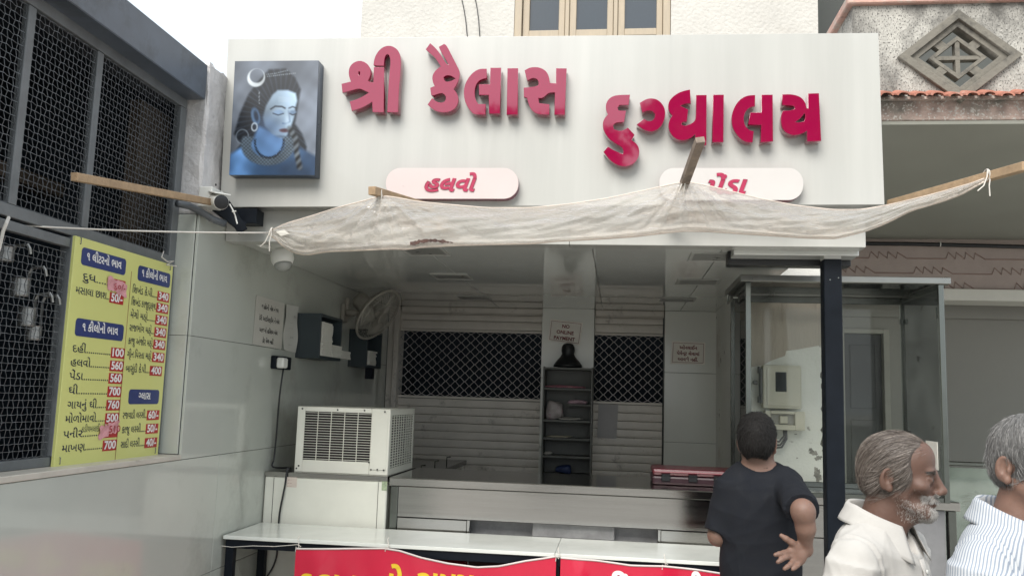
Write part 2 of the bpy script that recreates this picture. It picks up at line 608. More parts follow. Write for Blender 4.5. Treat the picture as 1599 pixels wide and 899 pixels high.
M_ceiling = mat("glossy_white_ceiling_panel", (0.64, 0.65, 0.62), 0.05, var=0.04, vscale=2, coat=0.5, ior=1.65, bump=0.006, bscale=5)
bm = BM()
xbe = at(1351, 383, 4.12).x - 0.004
xs = [-1.990, -1.02, -0.14, 0.50, 0.93]
box(bm, (0.932, 5.47, ZC), (xbe, YB + 0.19, ZC + 0.02), 0.0015)
for a, b in zip(xs, xs[1:]):
    box(bm, (a + 0.002, 4.202, ZC), (b - 0.002, YB + 0.19, ZC + 0.02), 0.0015)
obj("ceiling", bm, M_ceiling, shop)
bm = BM()
box(bm, (XW - 0.1, 4.21, ZC + 0.022), (0.93, 7.6, 2.9)); box(bm, (0.931, 5.56, ZC + 0.022), (xbe, 7.6, 2.9))  # gap added above the display case so sky light reaches the wall
obj("roof_slab", bm, M_plaster, shop)
M_acp = mat("white_composite_panel", (0.445, 0.445, 0.42), 0.22, var=0.06, vscale=3.5, coat=0.25, stretch=(2.2, 1, 0.12))
bm = BM()
xb = at(1351, 383, 4.12).x
for a, b in ((XW + 0.003, at(890, 380, 4.12).x), (at(890, 380, 4.12).x, xb)):
    box(bm, (a + 0.001, 4.10, 2.437), (b - 0.001, 4.20, 2.66), 0.002)
obj("fascia_beam", bm, M_acp, shop)
# drop panel under the ceiling at the right; black box behind it mimics a dark reflection
bm = BM()
q0 = on_z(1152, 386, 2.43); q1 = on_z(1133, 425, 2.43)
box(bm, (q0.x, 4.205, 2.415), (xbe, 4.33, 2.452), 0.003)
obj("ceiling_drop_panel", bm, M_ceiling, shop)
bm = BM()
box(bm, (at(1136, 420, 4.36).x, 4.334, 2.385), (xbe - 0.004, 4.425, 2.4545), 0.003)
obj("ceiling_dark_reflection", bm, M_black, shop)
# ceiling lights: unlit recessed frames
M_diff = mat("unlit_diffuser", (0.22, 0.22, 0.21), 0.3)
M_lframe = mat("light_frame", (0.40, 0.40, 0.38), 0.3)
for (x, y, sx, sy) in ((664, 392, 0.115, 0.13), (706, 432, 0.12, 0.12), (741, 465, 0.12, 0.11), (1117, 401, 0.13, 0.13), (1090, 440, 0.13, 0.12), (1058, 468, 0.13, 0.11)):
    c = on_z(x, y, ZC)
    bm = BM()
    for (a, b) in (((-1, -1), (1, -0.86)), ((-1, 0.86), (1, 1)), ((-1, -0.86), (-0.86, 0.86)), ((0.86, -0.86), (1, 0.86))):
        box(bm, (c.x + a[0] * sx, c.y + a[1] * sy, ZC - 0.006), (c.x + b[0] * sx, c.y + b[1] * sy, ZC - 0.0005), 0.001)
    L = obj("ceiling_light", bm, M_lframe, shop)
    bm = BM()
    box(bm, (c.x - 0.85 * sx, c.y - 0.85 * sy, ZC - 0.003), (c.x + 0.85 * sx, c.y + 0.85 * sy, ZC - 0.0007))
    obj("diffuser", bm, M_diff, L)
# rolling shutters
M_shut = mat("greyed_shutter_slat", (0.64, 0.60, 0.55), 0.42, metal=0.1, var=0.12, vscale=3, stain=(0.2, 0.18, 0.16), sscale=5, sth=0.58)
M_lattice = mat("shutter_lattice", (0.42, 0.40, 0.40), 0.45, metal=0.5, var=0.2, vscale=20)
zl0, zl1 = 1.690, 2.243
def shutter(x0, x1):
    bm = BM()
    z = 0.16
    Y0 = YB + 0.03
    def slat(z0, z1):
        n = 5
        prof = [(Y0 + 0.010, z0), (Y0 + 0.0005, z0 + 0.003), (Y0 - 0.0012, z0 + (z1 - z0) * 0.3), (Y0 - 0.0016, z0 + (z1 - z0) * 0.7), (Y0 + 0.000, z1 - 0.004), (Y0 + 0.010, z1 - 0.001)]
        a = [bm.verts.new((x0, y, zz)) for y, zz in prof]; b = [bm.verts.new((x1, y, zz)) for y, zz in prof]
        for k in range(len(prof) - 1): bm.faces.new((a[k], b[k], b[k + 1], a[k + 1]))
    zz = zl0 - 0.022
    while zz > 0.2:
        slat(zz - 0.068, zz); zz -= 0.068
    zz = zl1 + 0.022
    for h in (0.075, 0.055, 0.055, 0.09):
        slat(zz, zz + h); zz += h
    s = obj("rolling_shutter", bm, M_shut, shop)
    bm = BM(); box(bm, (x0, Y0 - 0.008, zl1), (x1, Y0 + 0.012, zl1 + 0.02), 0.002); obj("lattice_rail", bm, M_shut, s)
    bm = BM(); box(bm, (x0, Y0 - 0.008, zl0 - 0.02), (x1, Y0 + 0.012, zl0), 0.002); obj("lattice_rail", bm, M_shut, s)
    bm = BM()
    px, pz = 0.0875, 0.0368
    n = int(round((zl1 - zl0) / pz)); pz = (zl1 - zl0) / n
    nx = int((x1 - x0) / px) + 1; px = (x1 - x0) / nx
    for r_ in range(n + 1):
        zc = zl0 + r_ * pz
        for sgn in (1,):
            pts = []
            for k in range(nx * 2 + 1):
                up = 1 if (k + r_) % 2 else -1
                xx = x0 + k * px / 2
                dz = up * pz * 0.45
                for fx in (-0.13, 0.13):
                    X = min(max(xx + fx * px / 2, x0), x1)
                    Z = min(max(zc + dz, zl0), zl1)
                    pts.append((X, Y0 + 0.002 * up, Z))
            tube(bm, pts, 0.0032, 5, cap=False)
    obj("lattice", bm, M_lattice, s)
    return s
shutter(-1.885, pil[0] - 0.002)
shutter(pil[1] + 0.002, xr0 - 0.012)
bm = BM()
box(bm, (-1.985, YB - 0.02, 0.16), (-1.885, YB + 0.15, ZC - 0.002), 0.004)
box(bm, (-1.93, YB - 0.045, 0.16), (-1.885, YB - 0.021, ZC - 0.1), 0.004)
obj("shutter_guide", bm, M_shut, shop)
bm = BM()
box(bm, (-1.88, YB - 0.01, zl1 + 0.16), (pil[0] - 0.003, YB + 0.1, ZC - 0.001), 0.006)
obj("shutter_box", bm, M_shut, shop); bm = BM()
box(bm, (pil[1] + 0.003, YB - 0.01, zl1 + 0.16), (xr0 - 0.003, YB + 0.1, ZC - 0.001), 0.006)
obj("shutter_box", bm, M_shut, shop)
# the storey above, set back
YU = 6.5
xl, xr = at(563, 60, YU).x, at(1278, 40, YU).x
w0, w1 = at(803, 40, YU).x, at(1048, 40, YU).x
zb = 4.33
bm = BM()
box(bm, (xl, YU, 2.9), (w0, YU + 0.25, 6.2))
box(bm, (w1, YU, 2.9), (xr, YU + 0.25, 6.2))
box(bm, (w0, YU, 2.9), (w1, YU + 0.25, zb)); box(bm, (w0, YU, 5.45), (w1, YU + 0.25, 6.2))
obj("upper_wall", bm, M_white_rough, shop)
bm = BM()
box(bm, (xl, YU + 0.25, 2.9), (xl + 0.2, 9.0, 6.2)); box(bm, (xr - 0.2, YU + 0.25, 2.9), (xr, 9.0, 6.2)); box(bm, (xl, YU, 6.2), (xr, 9, 6.3))
obj("upper_side_wall", bm, M_white_rough, shop)
M_wood_paint = mat("beige_painted_wood", (0.36, 0.30, 0.22), 0.55, var=0.12, vscale=6, stain=(0.2, 0.15, 0.1), sscale=9, sth=0.63, stretch=(6, 6, 1))
M_pane = mat("window_pane", (0.02, 0.03, 0.04), 0.04, var=0.0, spec=0.9, coat=0.6)
bm = BM()
D = YU + 0.035
def vbar(pa, pb, z0=zb, z1=5.45, dy=0.0, w=0.05):
    box(bm, (at(pa, 30, YU).x, D + dy, z0), (at(pb, 30, YU).x, D + dy + w, z1), 0.004)
vbar(803.5, 815, dy=-0.03, w=0.1); vbar(1036, 1047.5, dy=-0.03, w=0.1)
vbar(882.5, 889, dy=-0.012, w=0.07); vbar(958.5, 965, dy=-0.012, w=0.07)
UW = obj("upper_window", bm, M_wood_paint, shop)
for (a, b) in ((816, 882), (889.5, 958), (965.5, 1035.5)):
    bm = BM()
    pa0, pa1 = a + 10.5, b - 9.5
    zp = at(900, 44, YU).z
    vbar(a, pa0); vbar(pa1, b)
    box(bm, (at(pa0, 30, YU).x, D + 0.001, zp - 0.055), (at(pa1, 30, YU).x, D + 0.049, zp), 0.003)
    box(bm, (at(pa0, 30, YU).x, D + 0.012, zb), (at(pa1, 30, YU).x, D + 0.04, zp - 0.056), 0.003)
    box(bm, (at(pa0, 30, YU).x, D + 0.001, 5.38), (at(pa1, 30, YU).x, D + 0.049, 5.45), 0.003)
    s_ = obj("sash", bm, M_wood_paint, UW)
    bm = BM()
    box(bm, (at(pa0, 30, YU).x, D + 0.03, zp), (at(pa1, 30, YU).x, D + 0.036, 5.38))
    obj("pane", bm, M_pane, s_)
bm = BM()
box(bm, (w0, YU + 0.09, zb), (w1, YU + 0.1, 5.45))
obj("curtain", bm, M_dark_room, UW)

# dividing wall between the shop and the next house, meter on it
M_div = mat("white_wall_peeling", (0.82, 0.82, 0.78), 0.75, var=0.06, vscale=3, bump=0.35, bscale=60, stain=(0.52, 0.43, 0.38), sscale=1.6, sth=0.60, speck=((0.22, 0.20, 0.18), 9, 0.68))
YD = 5.45
dx0, dx1 = at(1170, 600, YD).x, at(1291, 600, YD).x
divw = thing("dividing_wall", "bright white peeling wall behind the glass cabinet carrying the electricity meter", "wall", ((dx0 + dx1) / 2, 6.4, 0))
bm = BM()
box(bm, (dx0, YD, 0), (dx1, YB - 0.04, 3.1), 0.01)
obj("wall_core", bm, M_div, divw)
bm = BM()     # unpainted beige plaster skin on the upper half with a slanting ragged lower edge
pts = [(1171, 440), (1290, 440), (1290, 538), (1272, 541), (1250, 545), (1228, 548), (1226, 556), (1205, 563), (1192, 570), (1171, 574)]
fnp = [(at(x, y, YD).x, at(x, y, YD).z) for x, y in pts]
me = poly_prism([fnp], lambda u, v, w: Vector((u, YD - 0.006 + w, v)), 0.0075)
M_beige = mat("bare_beige_plaster", (0.50, 0.44, 0.38), 0.85, var=0.14, vscale=2.5, bump=0.5, bscale=22, stretch=(5, 1, 0.7), stain=(0.36, 0.31, 0.27), sscale=2.5, sth=0.55)
link_mesh("bare_plaster", me, M_beige, divw)
bm = BM()
M_grime = mat("dark_grime", (0.10, 0.095, 0.085), 0.9, var=0.4, vscale=18)
rnd = random.Random(3)
prev = None
pts = []
for i in range(28):
    y = 556 + i * 5.5
    pts.append((1284 + rnd.uniform(-3, 2.5), y))
outl = [(at(x, y, YD).x, at(x, y, YD).z) for x, y in pts] + [(at(1290.3, y, YD).x, at(1290.3, y, YD).z) for y in (704, 556)]
link_mesh("worn_corner", poly_prism([outl], lambda u, v, w: Vector((u, YD - 0.004 + w, v)), 0.0055), M_grime, divw)
M_scuff = mat("rubbed_grime", (0.30, 0.285, 0.26), 0.9, var=0.5, vscale=30, stain=(0.12, 0.115, 0.105), sscale=22, sth=0.5)
for (cx, cy, rx, ry, sd_) in ((1271, 707, 7, 6, 1), (1278, 715, 8, 4, 5), (1277, 741, 8, 13, 2), (1266, 702, 3, 4, 7), (1243, 678, 2.5, 1.2, 4), (1245, 715, 1.4, 1.4, 8)):
    rnd = random.Random(sd_)
    o_ = []; f1, f2, f3 = rnd.uniform(0, 6), rnd.uniform(0, 6), rnd.uniform(0, 6)
    for k in range(40):
        a = 2 * PI * k / 40; q = 0.75 + .18 * math.sin(2 * a + f1) + .12 * math.sin(5 * a + f2) + .09 * math.sin(11 * a + f3)
        p = at(cx + rx * q * math.cos(a), cy + ry * q * math.sin(a), YD); o_.append((p.x, p.z))
    link_mesh("scuff", poly_prism([o_], lambda u, v, w: Vector((u, YD - 0.002 - 0.0004 * sd_ + w, v)), 0.0065), M_scuff, divw)

# ------------------------------------------------------------------ the house next door
M_bal = mat("weathered_balcony_plaster", (0.40, 0.385, 0.35), 0.95, var=0.30, vscale=7, bump=1.0, bscale=60, stain=(0.12, 0.115, 0.105), sscale=2.6, sth=0.44, speck=((0.10, 0.097, 0.09), 120, 0.56), stretch=(1.3, 1, 0.75))
M_bal_frame = mat("grey_cast_concrete", (0.175, 0.162, 0.135), 0.85, var=0.2, vscale=9, bump=0.4, bscale=60, stain=(0.09, 0.085, 0.075), sscale=9, sth=0.5)
M_terra = mat("faded_terracotta", (0.36, 0.145, 0.10), 0.8, var=0.3, vscale=14, stain=(0.40, 0.33, 0.29), sscale=8, sth=0.55, bump=0.3)
M_pinkish = mat("faded_pink_coping", (0.48, 0.30, 0.25), 0.85, var=0.2, vscale=10, stain=(0.42, 0.38, 0.34), sscale=8, sth=0.52, bump=0.4)
M_soffit = mat("grey_soffit_paint", (0.29, 0.29, 0.25), 0.7, var=0.08, vscale=2)
M_frieze = mat("dusty_pink_plaster", (0.40, 0.33, 0.30), 0.8, var=0.1, vscale=4, bump=0.2)
M_groove = mat("frieze_relief", (0.29, 0.205, 0.18), 0.85, var=0.2)
M_band = mat("white_band", (0.66, 0.64, 0.58), 0.7, var=0.06)
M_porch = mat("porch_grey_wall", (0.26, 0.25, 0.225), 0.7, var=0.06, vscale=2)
YN = 4.40
house = thing("neighbour_house", "house on the right with weathered balcony, diamond vent, pink tiles and a shaded porch", "house", (2.6, 6.0, 0))
zt, zs0, zs1 = at(1450, 154, YN).z, at(1490, 188, YN).z, at(1490, 162, YN).z
ztop = at(1450, 8, YN).z
dc = at(1497, 90, YN)
hw, hh = 0.296, 0.243
xL = 1.165
dia = lambda s, t=None: [(dc.x - hw * s, dc.z), (dc.x, dc.z + hh * s), (dc.x + hw * s, dc.z), (dc.x, dc.z - hh * s)]
bm = BM()
par = poly_prism([[(xL, zs1 + 0.03), (4.6, zs1 + 0.03), (4.6, ztop), (xL, ztop)], dia(0.93)], lambda u, v, w: Vector((u, YN + w, v)), 0.10)
link_mesh("balcony_parapet", par, M_bal, house)
bm = BM()
box(bm, (xL, YN + 0.102, zs1 + 0.03), (xL + 0.1, 7.3, ztop), 0.004)
obj("balcony_side", bm, M_bal, house)
bm = BM()
box(bm, (xL - 0.03, YN - 0.03, ztop + 0.001), (4.6, YN + 0.13, ztop + 0.05), 0.006)
box(bm, (xL - 0.03, YN + 0.131, ztop + 0.001), (xL + 0.13, 7.3, ztop + 0.05), 0.006)
obj("coping", bm, M_pinkish, house)
# the diamond vent
dv = link_mesh("diamond_vent", poly_prism([dia(1.0), dia(0.80)], lambda u, v, w: Vector((u, YN - 0.025 + w, v)), 0.05, 0.003), M_bal_frame, house)
link_mesh("inner_frame", poly_prism([dia(0.799), dia(0.65)], lambda u, v, w: Vector((u, YN - 0.005 + w, v)), 0.07, 0.002), M_bal_frame, dv)
link_mesh("inner_diamond", poly_prism([dia(0.47), dia(0.37)], lambda u, v, w: Vector((u, YN + 0.005 + w, v)), 0.05, 0.002), M_bal_frame, dv)
bm = BM()
Yd = YN + 0.03
beam(bm, (dc.x, Yd, dc.z - hh * 0.375), (dc.x, Yd, dc.z + hh * 0.375), 0.022, 0.04)
beam(bm, (dc.x - hw * 0.375, Yd + 0.001, dc.z), (dc.x + hw * 0.375, Yd + 0.001, dc.z), 0.043, 0.020)
for sx in (-1, 1):
    for sz in (-1, 1):
        a = Vector((dc.x + sx * hw * 0.225, Yd - 0.002, dc.z + sz * hh * 0.225)); b = Vector((dc.x + sx * hw * 0.335, Yd - 0.002, dc.z + sz * hh * 0.335))
        beam(bm, a, b, 0.04, 0.045)
obj("vent_bars", bm, M_bal_frame, dv)
# tile course
bm = BM()
rnd = random.Random(9)
x = 1.22
while x < 4.5:
    w = 0.062
    z = zt + rnd.uniform(-0.006, 0.006)
    tilt = rnd.uniform(-0.02, 0.02)
    for (r_, dz) in ((w * 0.55, 0.0),):
        n = 8
        A = []
        for yy, zo in ((YN - 0.10, -0.022), (YN + 0.0, 0.018)):
            ring_o = [bm.verts.new((x + r_ * math.cos(PI * k / n) + tilt * (YN - yy), yy, z + zo + r_ * 0.62 * math.sin(PI * k / n))) for k in range(n + 1)]
            ring_i = [bm.verts.new((x + (r_ - 0.009) * math.cos(PI * k / n) + tilt * (YN - yy), yy, z + zo + (r_ - 0.009) * 0.6 * math.sin(PI * k / n) - 0.002)) for k in range(n + 1)]
            A.append((ring_o, ring_i))
        for k in range(n):
            bm.faces.new((A[0][0][k], A[0][0][k + 1], A[1][0][k + 1], A[1][0][k]))
            bm.faces.new((A[0][1][k + 1], A[0][1][k], A[1][1][k], A[1][1][k + 1]))
            bm.faces.new((A[0][0][k + 1], A[0][0][k], A[0][1][k], A[0][1][k + 1]))
    x += w + 0.018 + rnd.uniform(-0.004, 0.004)
obj("tile_course", bm, M_terra, house)
bm = BM()
box(bm, (xL, YN - 0.03, zs1 + 0.012), (4.6, YN - 0.001, zs1 + 0.028), 0.002)
box(bm, (xL + 0.02, YN + 0.005, zs0 + 0.001), (4.6, YN + 0.12, zs1 + 0.028), 0.004)
obj("balcony_edge_beam", bm, mat("pinkish_worn_beam", (0.38, 0.29, 0.25), 0.9, var=0.35, vscale=10, bump=0.8, bscale=60, stain=(0.20, 0.19, 0.165), sscale=4, sth=0.46, speck=((0.5, 0.48, 0.44), 90, 0.58)), house)
bm = BM()
box(bm, (1.3, YN + 0.01, zs0 - 0.02), (4.6, 7.5, zs0), 0.002)
obj("soffit", bm, M_soffit, house)
YP = 7.48
zA = at(1420, 383, YP).z; zB_ = at(1420, 452, YP).z; zC_ = at(1420, 469, YP).z
bm = BM()
box(bm, (dx1 + 0.02, YP, zB_), (4.6, YP + 0.3, zs0 - 0.021))
obj("frieze", bm, M_frieze, house)
bm = BM()
px_ = 111.0 / FPX * YP
for row, (zr, off) in enumerate(((at(1420, 404, YP).z, 0.0), (at(1420, 427, YP).z, 0.42), (at(1420, 450, YP).z, 0.15))):
    x = 1.15 - px_ * off
    pts = []
    while x < 4.5:
        teeth = [(0.0, 0), (0.50, 0), (0.535, 0.055), (0.62, 0.0), (0.635, 0.055), (0.74, 0.0), (0.755, 0.055), (0.86, 0.0), (0.875, 0.05), (1.0, 0.0)]
        for (u, v) in teeth[:-1]:
            if x + u * px_ > dx1 + 0.03: pts.append((x + u * px_, YP - 0.001, zr + v))
        x += px_
    tube(bm, pts, 0.0055, 5)
obj("zigzag_moulding", bm, M_groove, house)
bm = BM()
box(bm, (dx1 + 0.02, YP - 0.05, zC_), (4.6, YP + 0.3, zB_ + 0.004), 0.004)
obj("white_band", bm, M_band, house)
YQ = 8.0
dxa, dxb, dz1 = at(1318, 525, YQ).x, at(1379, 525, YQ).x, at(1350, 521, YQ).z
bm = BM()
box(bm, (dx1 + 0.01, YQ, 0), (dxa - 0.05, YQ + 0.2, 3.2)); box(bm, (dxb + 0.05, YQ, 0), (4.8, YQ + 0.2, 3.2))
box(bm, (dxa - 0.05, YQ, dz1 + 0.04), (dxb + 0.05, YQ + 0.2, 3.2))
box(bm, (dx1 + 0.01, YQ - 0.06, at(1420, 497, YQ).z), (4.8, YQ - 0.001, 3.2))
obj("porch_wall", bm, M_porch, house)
bm = BM()
box(bm, (dxa - 0.05, YQ - 0.02, 0), (dxa, YQ + 0.1, dz1 + 0.04), 0.003); box(bm, (dxb, YQ - 0.02, 0), (dxb + 0.05, YQ + 0.1, dz1 + 0.04), 0.003)
box(bm, (dxa, YQ - 0.02, dz1), (dxb, YQ + 0.1, dz1 + 0.04), 0.003)
dfm = obj("door_frame", bm, mat("door_frame_paint", (0.30, 0.29, 0.25), 0.5), house)
bm = BM()
box(bm, (dxa, YQ + 0.05, 0), (dxb, YQ + 0.09, dz1), 0.002)
for (z0, z1) in ((0.2, 0.95), (1.05, 1.6), (1.7, dz1 - 0.1)):
    box(bm, (dxa + 0.06, YQ + 0.04, z0), (dxb - 0.06, YQ + 0.052, z1), 0.004)
obj("door", bm, mat("dark_door", (0.018, 0.018, 0.018), 0.4), house)
bm = BM()
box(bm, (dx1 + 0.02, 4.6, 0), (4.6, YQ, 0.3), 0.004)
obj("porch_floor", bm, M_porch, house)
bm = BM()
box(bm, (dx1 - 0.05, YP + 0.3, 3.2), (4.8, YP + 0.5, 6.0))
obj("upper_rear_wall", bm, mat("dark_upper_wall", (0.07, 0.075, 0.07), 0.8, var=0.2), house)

# black service pipe under the porch soffit
bm = BM()
za, zb2 = at(1352, 379, 7.35), at(1599, 385, 7.35)
tube(bm, [(dx1 + 0.03, 7.40, za.z), (2.4, 7.40, za.z), (3.0, 7.40, (za.z + zb2.z) / 2), (4.5, 7.40, zb2.z - 0.02)], 0.017, 10)
pipe = obj("service_pipe", bm, M_black, smooth=True)
tag(pipe, "thin black service pipe running along the top of the pink zigzag band", "pipe")
bm = BM()
pc = at(1471, 381, 7.36)
torus(bm, (pc.x, 7.40, pc.z + 0.004), (1, 0, 0.02), 0.019, 0.004, 16, 6)
obj("clip", bm, M_white_plastic, pipe)

# two loose wires on the wall above the sign
for k, (xa, xb_) in enumerate(((738, 752), (716, 733))):
    bm = BM()
    p = [at(xa + (xb_ - xa) * t + (1.5 if 0.3 < t < 0.7 else 0), -30 + 105 * t, YU - 0.012) for t in (0, .2, .4, .6, .8, 1)]
    tube(bm, p, 0.004, 5)
    tag(obj("loose_wire", bm, M_black), ("thin dark wire on the white wall above the sign, nearer the wooden window", "thin dark wire on the white wall above the sign, further from the window")[k], "wire", "loose wires on the upper wall")

# glass balustrade in front of the porch
rail = thing("glass_balustrade", "pale green glass balustrade with thin steel rail on the porch, behind the grey haired man", "balustrade", (2.6, 5.6, 0))
YG = 6.0
zr = at(1540, 724, YG).z
bm = BM()
box(bm, (1.75, YG - 0.02, zr - 0.02), (4.5, YG + 0.02, zr + 0.008), 0.006)
for x in (1.77, 2.95, 4.1): box(bm, (x - 0.018, YG - 0.018, 0.3), (x + 0.018, YG + 0.018, zr - 0.021), 0.003)
obj("rail", bm, M_stainless_tube, rail)
bm = BM()
box(bm, (1.79, YG - 0.004, 0.4), (2.93, YG + 0.004, zr - 0.03), 0.001)
box(bm, (2.97, YG - 0.004, 0.4), (4.08, YG + 0.004, zr - 0.03), 0.001)
obj("glass_panel", bm, glass_mat("green_tinted_glass", (0.62, 0.74, 0.66), 0.12, 0.14), rail)
# plant added behind the glass in place of a leafy reflection
pl = thing("reflection_plant", "made-up leafy pot plant standing in for a green reflection in the balustrade glass", "plant", (at(1532, 772, 6.3).x, 6.3, 0.3))
M_leaf = mat("leaf_green", (0.10, 0.17, 0.035), 0.5, var=0.4, vscale=12)
c = at(1530, 770, 6.3)
bm = BM()
rnd = random.Random(21)
for k in range(46):
    a = rnd.uniform(0, 2 * PI); rr = rnd.uniform(0.02, 0.15)
    b0 = Vector((c.x + math.cos(a) * rr * 0.5, 6.3 + math.sin(a) * rr * 0.4, c.z - 0.06 + rnd.uniform(-0.04, 0.05)))
    d = Vector((math.cos(a), math.sin(a) * 0.8, rnd.uniform(-0.2, 0.5))).normalized()
    s = d.cross(Vector((0, 0, 1))).normalized() * rnd.uniform(0.012, 0.022)
    L = rnd.uniform(0.07, 0.14)
    v = [bm.verts.new(b0), bm.verts.new(b0 + d * L * 0.45 + s), bm.verts.new(b0 + d * L + Vector((0, 0, -0.02))), bm.verts.new(b0 + d * L * 0.45 - s)]
    bm.faces.new(v)
obj("foliage", bm, M_leaf, pl)
bm = BM()
lathe(bm, [(0.09, 0.0), (0.12, 0.22), (0.13, 0.24), (0.10, 0.24)], (c.x, 6.3, 0.3), 16)
obj("pot", bm, M_terra, pl)
bm = BM()
tube(bm, [(c.x, 6.3, 0.5), (c.x + 0.01, 6.31, 0.75), (c.x, 6.3, c.z - 0.05)], [0.012, 0.009, 0.005], 6)
obj("stem", bm, M_wood_paint, pl)
# ------------------------------------------------------------------ the sign board
YS = 4.0
sign = thing("sign_board", "long white shop sign board carrying raised magenta letters", "sign", (-0.4, YS, 2.6))
cs = [at(356.5, 61.6, YS), at(1372, 52, YS), at(1382, 320, YS), at(344, 324, YS)]
me = poly_prism([[(p.x, p.z) for p in cs]], lambda u, v, w: Vector((u, YS + w, v)), 0.09, 0.002)
link_mesh("panel", me, M_acp, sign)
M_letter = mat("magenta_acrylic", (0.25, 0.004, 0.042), 0.05, var=0.03, coat=1.0, ior=1.5, bump=0.012, bscale=7, spec=0.6)
M_letter.node_tree.nodes["Principled BSDF"].inputs["Coat IOR"].default_value = 1.5
L1 = 0.057
YF = YS - L1
def rounded_off(p, it=2, lim=50):
    for _ in range(it):
        q = []
        n = len(p)
        for i in range(n):
            a, b, c = Vector(p[i - 1]), Vector(p[i]), Vector(p[(i + 1) % n])
            u, v = b - a, c - b
            if u.length > 1e-9 and v.length > 1e-9 and math.degrees(abs(u.angle(v))) < lim:
                q += [tuple(b - u * .25), tuple(b + v * .25)]
            else:
                q.append(tuple(b))
        p = q
    return p
def letters(polys, ox, oy, sc, name="raised_letter"):
    P = []
    for p in polys:
        q = []
        for x, y in rounded_off(p):
            c = at(ox + x / sc, oy + y / sc, YF)
            q.append((c.x, c.z))
        P.append(q)
    me = poly_prism(P, lambda u, v, w: Vector((u, YF + w, v)), L1 + 0.001, 0.0012)
    return link_mesh(name, me, M_letter, sign)
A = (520, 60, 6.4222)
letters([[(88, 460), (182, 437), (168, 402), (158, 350), (165, 300), (190, 262), (230, 236), (275, 227), (320, 240), (355, 268), (377, 305), (384, 345), (372, 395), (352, 428), (372, 442), (408, 445), (412, 292), (515, 292), (512, 745), (425, 745), (398, 742), (395, 642), (300, 700), (192, 733), (170, 637), (270, 605), (362, 548), (310, 525), (265, 505), (180, 530), (97, 551)],
         [(258, 338), (274, 338), (272, 372), (258, 374)],
         [(408, 272), (413, 225), (433, 165), (480, 107), (530, 80), (585, 78), (635, 102), (668, 145), (683, 210), (680, 350), (664, 500), (655, 745), (545, 745), (560, 450), (578, 260), (576, 205), (565, 175), (550, 163), (533, 172), (518, 205), (514, 280), (430, 280)]], *A)
B = (660, 60, 6.4208)
letters([[(78, 52), (130, 97), (190, 175), (240, 262), (262, 268), (225, 200), (182, 132), (165, 90), (218, 58), (242, 73), (290, 165), (345, 275), (372, 325), (376, 375), (362, 430), (338, 480), (312, 515), (345, 548), (362, 600), (360, 650), (335, 700), (290, 735), (220, 748), (150, 740), (95, 708), (52, 668), (98, 600), (122, 627), (165, 647), (205, 648), (232, 625), (237, 590), (215, 562), (190, 552), (145, 565), (105, 580), (88, 573), (78, 500), (122, 482), (103, 440), (97, 390), (115, 345), (150, 308), (185, 285), (130, 200), (70, 148), (33, 115)],
         [(212, 395), (240, 374), (285, 378), (332, 408), (290, 430), (245, 441), (220, 425)]], *B)
letters([[(645, 308), (645, 404), (600, 412), (560, 435), (532, 480), (522, 545), (530, 612), (560, 661), (635, 662), (632, 768), (525, 768), (490, 742), (450, 690), (420, 615), (413, 520), (440, 430), (500, 350), (570, 308)],
         [(682, 298), (790, 298), (778, 758), (668, 758), (665, 572), (567, 572), (567, 465), (678, 463)]], *B)
letters([[(853, 303), (960, 303), (955, 768), (845, 768)]], *B)
letters([[(1025, 325), (1070, 298), (1130, 290), (1190, 300), (1240, 330), (1268, 380), (1280, 450), (1340, 453), (1340, 303), (1447, 305), (1428, 770), (1323, 768), (1328, 546), (1265, 549), (1225, 590), (1190, 606), (1163, 602), (1170, 652), (1275, 665), (1272, 768), (1170, 768), (1110, 740), (1075, 692), (1058, 640), (1050, 602), (1018, 592), (1015, 498), (1115, 490), (1160, 475), (1168, 445), (1150, 412), (1110, 398), (1050, 428)]], *B)
Cc = (930, 130, 4.3216)
letters([[(140, 82), (235, 80), (225, 150), (165, 150), (150, 168), (158, 187), (208, 188), (195, 265), (138, 268), (121, 287), (126, 312), (160, 325), (190, 320), (220, 302), (265, 350), (245, 386), (285, 415), (300, 460), (290, 510), (255, 550), (205, 566), (150, 557), (100, 524), (55, 466), (85, 430), (130, 458), (185, 480), (192, 460), (180, 432), (140, 412), (90, 377), (57, 325), (48, 280), (60, 240), (85, 214), (70, 178), (73, 135), (98, 100)]], *Cc)
letters([[(300, 135), (345, 108), (390, 103), (430, 118), (462, 155), (475, 200), (466, 255), (440, 300), (400, 326), (360, 329), (318, 312), (280, 281), (330, 242), (350, 258), (380, 258), (400, 240), (404, 210), (385, 190), (355, 185), (318, 200)]], *Cc)
letters([[(640, 45), (645, 138), (600, 142), (575, 156), (600, 167), (627, 180), (625, 205), (618, 262), (588, 265), (582, 280), (600, 291), (638, 280), (668, 262), (680, 235), (680, 82), (752, 82), (750, 420), (670, 420), (675, 347), (640, 377), (590, 391), (540, 378), (505, 338), (492, 290), (500, 250), (520, 222), (497, 190), (490, 150), (505, 110), (550, 72), (595, 54)]], *Cc)
letters([[(795, 80), (868, 80), (865, 400), (790, 400)]], *Cc)
letters([[(1080, 82), (1078, 157), (1040, 166), (1012, 197), (1001, 240), (1010, 290), (1040, 320), (1070, 326), (1062, 401), (1010, 401), (960, 360), (926, 300), (918, 240), (930, 180), (965, 120), (1020, 85)],
         [(1122, 80), (1198, 80), (1200, 395), (1116, 401), (1120, 285), (1032, 281), (1046, 200), (1122, 199)]], *Cc)
